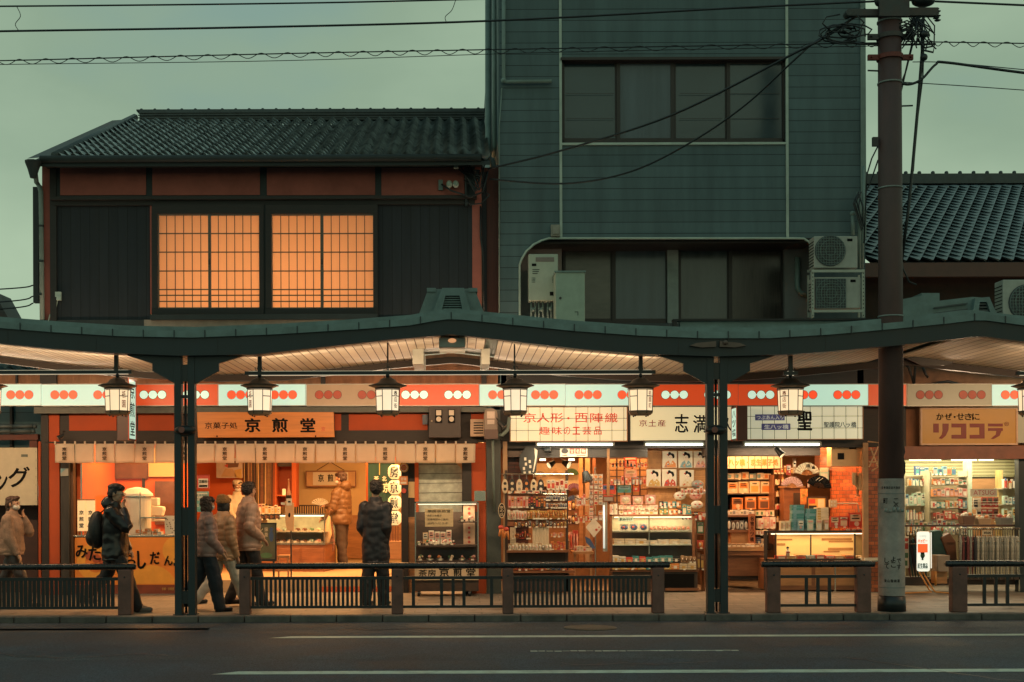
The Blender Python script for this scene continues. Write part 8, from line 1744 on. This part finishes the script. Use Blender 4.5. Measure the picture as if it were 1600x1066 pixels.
# ================================================================== people
def solid(mb, voxel, smooth=4, noise_amp=0.0, nscale=30.0):
    """fuse overlapping tubes and ellipsoids into one continuous skin"""
    me = bpy.data.meshes.new('tmp'); me.from_pydata(mb.v, [], mb.f); me.update(); ob = bpy.data.objects.new('tmp', me); COL.objects.link(ob)
    r = ob.modifiers.new('r', 'REMESH'); r.mode = 'VOXEL'; r.voxel_size = voxel
    if smooth: s = ob.modifiers.new('s', 'SMOOTH'); s.iterations = smooth; s.factor = .5
    dg = bpy.context.evaluated_depsgraph_get(); m2 = bpy.data.meshes.new_from_object(ob.evaluated_get(dg)); bpy.data.objects.remove(ob); bpy.data.meshes.remove(me)
    out = MB(); vs = []
    for v in m2.vertices:
        c = v.co.copy()
        if noise_amp: c += v.normal * (noise.noise(c * nscale) * noise_amp + noise.noise(c * nscale * .4) * noise_amp)
        vs.append(c)
    out.add(vs, [tuple(p.vertices) for p in m2.polygons]); bpy.data.meshes.remove(m2); return out
def limb(g, pts, radii, n=12):
    g.tube(pts, 0, n, radii=radii)
    for p, r in ((pts[0], radii[0]), (pts[-1], radii[-1])): g.ball(tuple(p), r, n=n, m=8)
def refine(pts, radii, step, puff=0.0, period=.085):
    """resample a chain; puff swells it between quilting seams"""
    P_, R_ = [], []; acc = 0
    for i in range(len(pts) - 1):
        a, b = Vector(pts[i]), Vector(pts[i + 1]); L = (b - a).length; n = max(1, int(L / step))
        for k in range(n): t = k / n; P_.append(a.lerp(b, t)); R_.append(radii[i] + (radii[i + 1] - radii[i]) * t + puff * (abs(math.sin(math.pi * (acc + L * t) / period)) ** .6 - .5)); 
        acc += L
    P_.append(Vector(pts[-1])); R_.append(radii[-1]); return P_, R_
def stack(g, secs, n=24):
    vs = []; fs = []
    for z, cx, cy, rx, ry in secs:
        for i in range(n): t = 2 * math.pi * i / n; c, s_ = math.cos(t), math.sin(t); vs.append((cx + rx * math.copysign(abs(c) ** .85, c), cy + ry * math.copysign(abs(s_) ** .85, s_), z))
    for k in range(len(secs) - 1):
        for i in range(n): fs.append((k * n + i, k * n + (i + 1) % n, (k + 1) * n + (i + 1) % n, (k + 1) * n + i))
    fs += [tuple(range(n))[::-1], tuple(range((len(secs) - 1) * n, len(secs) * n))]; g.add(vs, fs)
M_skin = mat('skin', (.50, .27, .17), .55, var=.08, scale=10); M_hairb = mat('black_hair', (.018, .012, .010), .5, var=.3, scale=40, stretch=(1, 1, .2)); M_hair2 = mat('brown_hair', (.055, .025, .015), .5, var=.3, scale=40, stretch=(1, 1, .2))
M_mask = mat('white_mask_cloth', (.62, .58, .52), .8, var=.04)
def person(px, Y, zf, height, face, label, legs, arms, jacket, trousers, shoes, hair='short', hairm=None, headturn=0.0, nod=0.0, lean=0.0, mask=False, glasses=False, backpack=None, beanie=None, hood=False, puff=0.0, hem=.84, pant=.085, bulk=1.0, cap=None, collar=True):
    X = P(px, 860, Y)[0]; s = height / 1.70
    o = local('person', label, 'person', (X, Y, zf), R(face)); o.scale = (s, s, s)
    def rx_(v, a): c, q = math.cos(a), math.sin(a); return Vector((v[0], v[1] * c - v[2] * q, v[1] * q + v[2] * c))
    pel = Vector((0, 0, .93)); ln = R(lean)
    def tor(x, y, z): v = rx_((x, y, z - .93), ln); return Vector((v.x, v.y, v.z + .93))
    # legs
    J = []
    for k, sd in enumerate((-1, 1)):
        a, kn = R(legs[k][0]), R(legs[k][1]); hip = Vector((sd * .088, 0, .90)); knee = hip + .41 * Vector((sd * .01, -math.sin(a), -math.cos(a))); ank = knee + .41 * Vector((0, -math.sin(a - kn), -math.cos(a - kn))); J.append([hip, knee, ank])
    low = min(J[0][2].z - legs[0][2], J[1][2].z - legs[1][2]); dz = .085 - low if True else 0
    sh = Vector((0, 0, .085 - min(J[0][2].z - .0, J[1][2].z - .0)))
    def up(v): return v + sh
    J = [[up(v) for v in q] for q in J]
    feet = []
    for k, sd in enumerate((-1, 1)):
        hip, knee, ank = J[k]; pitch = R(legs[k][2]); d = Vector((0, -math.cos(pitch), -math.sin(pitch))); feet.append((ank, d))
    S = []; 
    for k, sd in enumerate((-1, 1)):
        a, ab, e, inw = R(arms[k][0]), R(arms[k][1]), R(arms[k][2]), arms[k][3]; sp = up(tor(sd * .160 * bulk, 0, 1.362)); d1 = Vector((sd * math.sin(ab), -math.sin(a) * math.cos(ab), -math.cos(a) * math.cos(ab))); el = sp + .285 * d1
        d2 = Vector((-sd * inw + sd * math.sin(ab) * .3, -math.sin(a + e), -math.cos(a + e))).normalized(); wr = el + .245 * d2; S.append([sp, el, wr, d2])
    # body: one continuous skin
    g = MB()
    for k in range(2):
        limb(g, J[k], [.085, .058, .042]); ank, d = feet[k]; limb(g, [ank, ank + d * .13 + Vector((0, 0, -.035))], [.038, .03])
        sp, el, wr, d2 = S[k]; limb(g, [sp, el, wr], [.05, .042, .028])
        sd = -1 if k == 0 else 1; side = Vector((1, 0, 0)); nrm = d2.cross(side); nrm = nrm.normalized() if nrm.length > .1 else Vector((0, 1, 0)); side = nrm.cross(d2).normalized()
        pc = wr + d2 * .055; limb(g, [wr, wr + d2 * .02], [.026, .028])
        for q in (-.5, .5): limb(g, [wr + d2 * .03 + side * q * .036, wr + d2 * .085 + side * q * .042], [.018, .017], 8)
        cv = arms[k][4] if len(arms[k]) > 4 else .5
        for f, (off, L) in enumerate(((-.032, .062), (-.011, .072), (.011, .068), (.032, .054))):
            b0 = wr + d2 * .088 + side * off; c1 = (d2 * math.cos(cv * .6) + nrm * math.sin(cv * .6) * -1); c2 = (d2 * math.cos(cv * 1.5) - nrm * math.sin(cv * 1.5)); c3 = (d2 * math.cos(cv * 2.1) - nrm * math.sin(cv * 2.1))
            p1 = b0 + c1 * L * .45; p2 = p1 + c2 * L * .32; limb(g, [b0, p1, p2, p2 + c3 * L * .25], [.0095, .009, .008, .007], 7)
        tb = wr + d2 * .03 - side * sd * .026; t1 = tb + (d2 * .6 - side * sd * .7).normalized() * .035; limb(g, [tb, t1, t1 + (d2 * .9 - side * sd * .25 - nrm * .3).normalized() * .03], [.012, .010, .009], 7)
    stack(g, [(*(lambda c: (c.z,))(up(tor(0, 0, z))), up(tor(0, 0, z)).x, up(tor(0, 0, z)).y, rx, ry) for z, rx, ry in ((.82, .13, .095), (.92, .145, .10), (1.05, .125, .085), (1.2, .145, .10), (1.34, .165, .095), (1.42, .11, .07), (1.46, .05, .05))])
    nk = up(tor(0, .0, 1.44)); hc = up(tor(0, -.015, 1.60)); limb(g, [nk, hc + Vector((0, .015, -.06))], [.052, .048])
    T = Matrix.Rotation(R(headturn), 4, 'Z') @ Matrix.Rotation(R(nod), 4, 'X')
    def H(x, y, z): return tuple(hc + T @ Vector((x, y, z)))
    def hb_(gg, c, r): # ellipsoid in head space
        t = MB(); t.ball((0, 0, 0), r[0], r[1], r[2], 16, 12); gg.add([H(v[0] + c[0], v[1] + c[1], v[2] + c[2]) for v in t.v], t.f)
    hb_(g, (0, .012, .02), (.074, .092, .088)); hb_(g, (0, -.028, -.045), (.056, .062, .062)); hb_(g, (0, -.045, -.085), (.032, .035, .024)); hb_(g, (0, -.06, .0), (.052, .035, .05))
    for sx in (-1, 1): hb_(g, (sx * .077, .01, -.005), (.010, .022, .032)); hb_(g, (sx * .033, -.066, -.025), (.022, .022, .022))
    limb(g, [Vector(H(0, -.086, .012)), Vector(H(0, -.105, -.022))], [.008, .013], 8); hb_(g, (0, -.088, -.055), (.022, .010, .010)); hb_(g, (0, -.084, .022), (.045, .012, .009))
    body = solid(g, .0075, 2).build('body', M_skin, o, smooth=True)
    g = MB()
    for sx in (-1, 1): hb_(g, (sx * .031, -.088, .004), (.011, .006, .006))
    g.build('eyes', M_ink, body, smooth=True)
    g = MB()
    for sx in (-1, 1): hb_(g, (sx * .032, -.092, .024), (.019, .006, .004))
    g.build('eyebrows', M_hairb, body)
    if not mask: g = MB(); hb_(g, (0, -.096, -.055), (.022, .006, .006)); g.build('mouth', mat('lip', (.36, .11, .08), .5), body)
    # hair
    hm = hairm or M_hairb; g = MB(); hb_(g, (0, .018, .062), (.084, .097, .058)); hb_(g, (0, .052, .01), (.080, .062, .082))
    for sx in (-1, 1): hb_(g, (sx * .068, .025, .02), (.018, .050, .055))
    hb_(g, (sd * .01, -.055, .088), (.062, .040, .028))
    if hair == 'bob':
        hb_(g, (0, .045, -.05), (.088, .055, .10)); 
        for sx in (-1, 1): hb_(g, (sx * .072, .005, -.045), (.024, .048, .095)); hb_(g, (sx * .05, -.062, .06), (.03, .03, .035))
    if hair == 'tied': hb_(g, (0, .06, -.06), (.06, .045, .09)); hb_(g, (0, .085, -.02), (.035, .04, .05))
    if hair == 'full': hb_(g, (0, .01, .085), (.088, .100, .048)); hb_(g, (0, -.07, .078), (.068, .035, .032))
    if not beanie: solid(g, .005, 1, .008, 85).build('hair', hm, o, smooth=True)
    else:
        if hair == 'bob': solid(g, .008, 2, .004, 60).build('hair', hm, o, smooth=True)
        g = MB(); hb_(g, (0, .022, .068), (.098, .110, .078)); hb_(g, (0, .045, .115), (.075, .075, .040)); t = MB(); t.lathe(0, .016, [(.092, .018), (.104, .022), (.106, .055), (.096, .06)], 20); g.add([H(v[0], v[1] * 1.12, v[2]) for v in t.v], t.f); solid(g, .007, 3, .004, 40).build('beanie', beanie, o, smooth=True)
    if cap:
        g = MB(); t = MB(); t.lathe(0, .012, [(.088, .045), (.094, .06), (.096, .10), (.08, .125), (.02, .13)], 20); g.add([H(v[0], v[1] * 1.1, v[2]) for v in t.v], t.f); g.build('cap', cap, o, smooth=True)
    if mask:
        g = MB(); hb_(g, (0, -.050, -.048), (.064, .058, .050)); solid(g, .006, 2).build('face_mask', M_mask, o, smooth=True)
        g = MB()
        for sx in (-1, 1): limb(g, [Vector(H(sx * .055, -.05, -.03)), Vector(H(sx * .08, .02, .0))], [.003, .003], 5)
        g.build('mask_strap', M_mask, o)
    if glasses:
        g = MB()
        for sx in (-1, 1):
            c = [Vector(H(sx * .034 + .024 * math.cos(t / 12 * 6.2832), -.106, .004 + .016 * math.sin(t / 12 * 6.2832))) for t in range(13)]; g.tube(c, .0028, 5); g.tube([Vector(H(sx * .056, -.104, .008)), Vector(H(sx * .080, .01, .008))], .0028, 5)
        g.tube([Vector(H(-.012, -.107, .008)), Vector(H(.012, -.107, .008))], .0028, 5); g.build('glasses', M_chrome, o)
    # jacket
    g = MB(); top = []; z = hem
    tz = [(hem, .185, .145), (hem + .05, .195, .152), (.98, .185, .145), (1.08, .180, .138), (1.2, .190, .142), (1.32, .195, .132), (1.38, .165, .11), (1.43, .10, .085), (1.47, .085, .078), (1.50, .078, .072)]
    secs = []
    zz_ = hem
    while zz_ <= 1.505:
        i = 0
        while i < len(tz) - 2 and tz[i + 1][0] < zz_: i += 1
        t = max(0, min(1, (zz_ - tz[i][0]) / (tz[i + 1][0] - tz[i][0]))); rx = tz[i][1] + (tz[i + 1][1] - tz[i][1]) * t; ry = tz[i][2] + (tz[i + 1][2] - tz[i][2]) * t
        pf = puff * (abs(math.sin(math.pi * (zz_ + .012 * math.sin(zz_ * 23)) / .088)) ** .55 - .45); c = up(tor(0, 0, zz_)); secs.append((c.z, c.x, c.y, (rx + pf) * bulk, (ry + pf) * bulk)); zz_ += .011
    stack(g, secs)
    for k in range(2):
        sp, el, wr, d2 = S[k]; p_, r_ = refine([sp, el, wr], [.082 * bulk, .072 * bulk, .050], .011, puff * .9, .075); limb(g, p_, r_, 14); limb(g, [wr - d2 * .03, wr + d2 * .002], [.046, .043])
    if hood: c = up(tor(0, .08, 1.48)); g.ball(tuple(c), .135, .095, .095, 16, 10); c = up(tor(0, .02, 1.47)); g.ball(tuple(c), .115, .10, .05, 16, 10)
    jk = solid(g, .0085, 2, .011 if puff else .011, 13).build('jacket', jacket, o, smooth=True)
    # hem band and zip
    g = MB(); c = up(tor(0, 0, hem)); z0 = c.z; g.add([(c.x + .188 * bulk * math.cos(t / 24 * 6.2832) , c.y + .148 * bulk * math.sin(t / 24 * 6.2832), z0 + q) for q in (-.028, .01) for t in range(24)], [(t, (t + 1) % 24, 24 + (t + 1) % 24, 24 + t) for t in range(24)]); hbm = g.build('hem_band', jacket, jk, smooth=True); hbm.modifiers.new('t', 'SOLIDIFY').thickness = .012
    # trousers
    g = MB()
    for k in range(2):
        p_, r_ = refine([J[k][0], J[k][1], J[k][2] + Vector((0, 0, -.01))], [.105, pant, pant * .82], .02, 0); limb(g, p_, r_, 14)
    c = up(Vector((0, 0, .93))); stack(g, [(c.z - .13, 0, 0, .15, .10), (c.z - .05, 0, 0, .165, .115), (c.z + .06, 0, 0, .15, .105)]); solid(g, .010, 3, .010, 14).build('trousers', trousers, o, smooth=True)
    for k in range(2):
        ank, d = feet[k]; g = MB(); sole = ank + Vector((0, 0, -.045)); limb(g, [sole + d * -.035, sole + d * .06, sole + d * .165], [.040, .042, .034], 12); limb(g, [ank + Vector((0, 0, .02)), sole + d * .02], [.045, .044]); s1_ = solid(g, .008, 3)
        s1_.v = [(v[0], v[1], max(v[2], sole.z - .037 + (0 if legs[k][2] == 0 else -1))) for v in s1_.v]; so_ = s1_.build('shoe', shoes, o, smooth=True)
        g = MB(); limb(g, [sole + d * -.035 + Vector((0, 0, -.026)), sole + d * .165 + Vector((0, 0, -.024))], [.038, .034], 12); g.v = [(v[0], v[1], sole.z - .030 + (v[2] - sole.z) * .22 if legs[k][2] == 0 else v[2]) for v in g.v]; g.build('sole', mat('pale_shoe_sole', (.3, .26, .22), .6) if shoes.name != 'black_shoe' else M_ink, so_)
    if backpack:
        g = MB(); c = up(tor(0, .235, 1.13)); g.ball(tuple(c), .155, .115, .25, 18, 14); g.ball(tuple(c + Vector((0, .06, -.10))), .125, .09, .12, 14, 10); bpk = solid(g, .010, 3).build('backpack', backpack, o, smooth=True)
        g = MB(); g.ball(tuple(c + Vector((0, .075, .02))), .06, .035, .012, 10, 6); g.tube([c + Vector((.10, .085, .06)), c + Vector((-.09, .10, .05))], .006, 5); g.build('red_trim', mat('red_piping', (.5, .10, .04), .5), bpk)
        g = MB()
        for sx in (-1, 1): g.tube([up(tor(sx * .10, .15, 1.36)), up(tor(sx * .125, .02, 1.465)), up(tor(sx * .14, -.13, 1.33)), up(tor(sx * .15, -.15, 1.15)), up(tor(sx * .15, .10, 1.0))], .018, 6, flat=.5)
        g.build('shoulder_strap', M_ink, bpk, smooth=True)
    return o, S, up, s
MJ = lambda n, c, r=.45: mat(n, c, r, var=.14, scale=12, bump=.15, bscale=50)
blk_shoe = mat('black_shoe', (.012, .010, .010), .35)
M_fleece = mat('beige_fleece', (.30, .19, .13), .95, var=.2, scale=60, bump=.8, bscale=140)
person(19, 18.2, 0, 1.60, 88, 'woman in a beige fleece jacket at the left edge, hand raised to her mask', ((24, 8, 0), (-18, 22, 0)), ((8, 6, 20, .1), (44, 4, 148, .42)), M_fleece, MJ('dark_brown_trousers', (.03, .02, .018)), blk_shoe, 'tied', M_hair2, mask=True, hem=.86, bulk=1.12, headturn=-4)
person(180, 17.35, 0, 1.77, 88, 'man in a black hooded jacket with a backpack, glasses and one hand at his face', ((26, 6, 0), (-22, 26, 0)), ((46, 4, 148, .42), (-4, 8, 38, .1)), MJ('glossy_black_jacket', (.014, .011, .011), .3), MJ('black_trousers', (.012, .010, .012), .7), mat('grey_sneaker', (.16, .13, .11), .6), 'full', glasses=True, backpack=MJ('black_backpack', (.014, .011, .010), .5), hood=True, hem=.76, puff=.0, bulk=1.1, nod=6)
person(323, 17.35, 0, 1.56, 112, 'woman in a mauve puffer jacket and dark jeans beside the canopy post', ((14, 4, 0), (-16, 20, 0)), ((6, 8, 34, .25), (10, 10, 42, .3)), MJ('mauve_puffer', (.34, .19, .16), .45), MJ('dark_jeans', (.016, .020, .028), .8), blk_shoe, 'bob', M_hair2, puff=.009, hem=.86, pant=.105, bulk=1.06, headturn=14, mask=True)
person(349, 17.9, 0, 1.60, 128, 'person in a tan puffer jacket, ochre beanie and cream trousers, walking', ((26, 6, 0), (-18, 26, 0)), ((4, 8, 16, .1), (16, 14, 30, .2)), MJ('tan_puffer', (.42, .23, .12), .45), MJ('cream_trousers', (.62, .52, .42), .8), mat('black_sneaker', (.02, .018, .018), .5), 'bob', M_hairb, puff=.010, hem=.80, pant=.10, bulk=1.18, beanie=mat('ochre_knit', (.27, .13, .045), .95, var=.2, scale=40, bump=.8, bscale=120), headturn=20)
person(388, 18.2, 0, 1.76, 118, 'man in a brown puffer jacket with hands in pockets, looking into the shop', ((12, 4, 0), (-10, 14, 0)), ((-14, 14, 66, .28), (-10, 12, 60, .3)), MJ('brown_pink_puffer', (.40, .24, .17), .45), MJ('black_trousers', (.012, .010, .012)), blk_shoe, 'short', puff=.010, hem=.80, bulk=1.1, headturn=30)
mo, S6, up6, s6 = person(534, 23.7, .2, 1.76, -112, 'man in an ochre hooded puffer jacket standing inside the confectioner', ((5, 4, 0), (-4, 5, 0)), ((28, 6, 62, .2), (10, 10, 40, .1)), MJ('ochre_puffer', (.15, .072, .028), .5), MJ('brown_wool_trousers', (.055, .034, .024), .85), mat('beige_shoe', (.30, .19, .12), .6), 'full', M_hair2, puff=.010, hem=.82, pant=.095, bulk=1.12, hood=True, mask=True)
person(587, 18.0, 0, 1.75, 158, 'man in a long black coat seen from behind beside the paper lanterns', ((4, 2, 0), (-5, 6, 0)), ((-12, 7, 46, .34), (-12, 7, 44, .34)), MJ('black_coat', (.016, .014, .018), .5), MJ('black_trousers', (.012, .010, .012)), blk_shoe, 'full', puff=.0, hem=.62, bulk=1.0, headturn=34, pant=.09)
M_white_coat = mat('white_work_coat', (.62, .52, .38), .85, var=.06)
person(371, 24.1, .2, 1.62, 22, 'shop clerk in white cap, mask and coat behind the sweet packets', ((0, 0, 0), (0, 0, 0)), ((22, 6, 40, .3), (22, 6, 40, .3)), M_white_coat, MJ('grey_trousers', (.05, .045, .045)), blk_shoe, 'short', mask=True, glasses=True, cap=M_white_coat, nod=10)
# held and carried things
q0, q1 = V3(514, 806, 23.3), V3(508, 868, 23.2)
o = thing('umbrella', 'furled cream umbrella held upright beside the man in the ochre jacket', 'umbrella', tuple(q1)); g = MB(); D = q1 - q0; g.tube([q0 + D * t for t in (.0, .05, .45, .9, .92, 1)], .02, 10, radii=[.01, .03, .085, .02, .008, .008]); g.build('canopy', mat('cream_umbrella_cloth', (.62, .42, .24), .7, var=.1), o, smooth=True); g = MB(); g.tube([q0, q0 - D * .12, q0 - D * .16 + Vector((.03, 0, 0)), q0 - D * .12 + Vector((.06, 0, 0))], .009, 6); g.build('handle', M_wood, o, smooth=True)
sc = thing('carrier_bag', 'patterned brown carrier bag hanging at the hand of the man in ochre', 'bag', tuple(V3(518, 860, 23.5))); g = MB(); g.ppoly([(514, 816), (519, 814), (523, 850), (521, 862), (514, 860)], 23.35, .08); g.build('bag_body', mat('patterned_brown_cloth', (.22, .10, .07), .8, var=.7, scale=30), sc, bevel=.01)
tf = thing('tissue_flowers', 'white fan shaped paper ornament on the counter beside the man in ochre', 'ornament', tuple(V3(500, 790, 24.2))); g = MB()
for k in range(9): a = R(20 + k * 17); X, Z = P(500, 790, 24.2); g.cyl((X, 24.2 + .003 * k, Z), (X + .17 * math.cos(a), 24.2 + .003 * k, Z + .14 * math.sin(a)), .004, .022, 6)
g.build('paper_leaf', M_paper, tf)
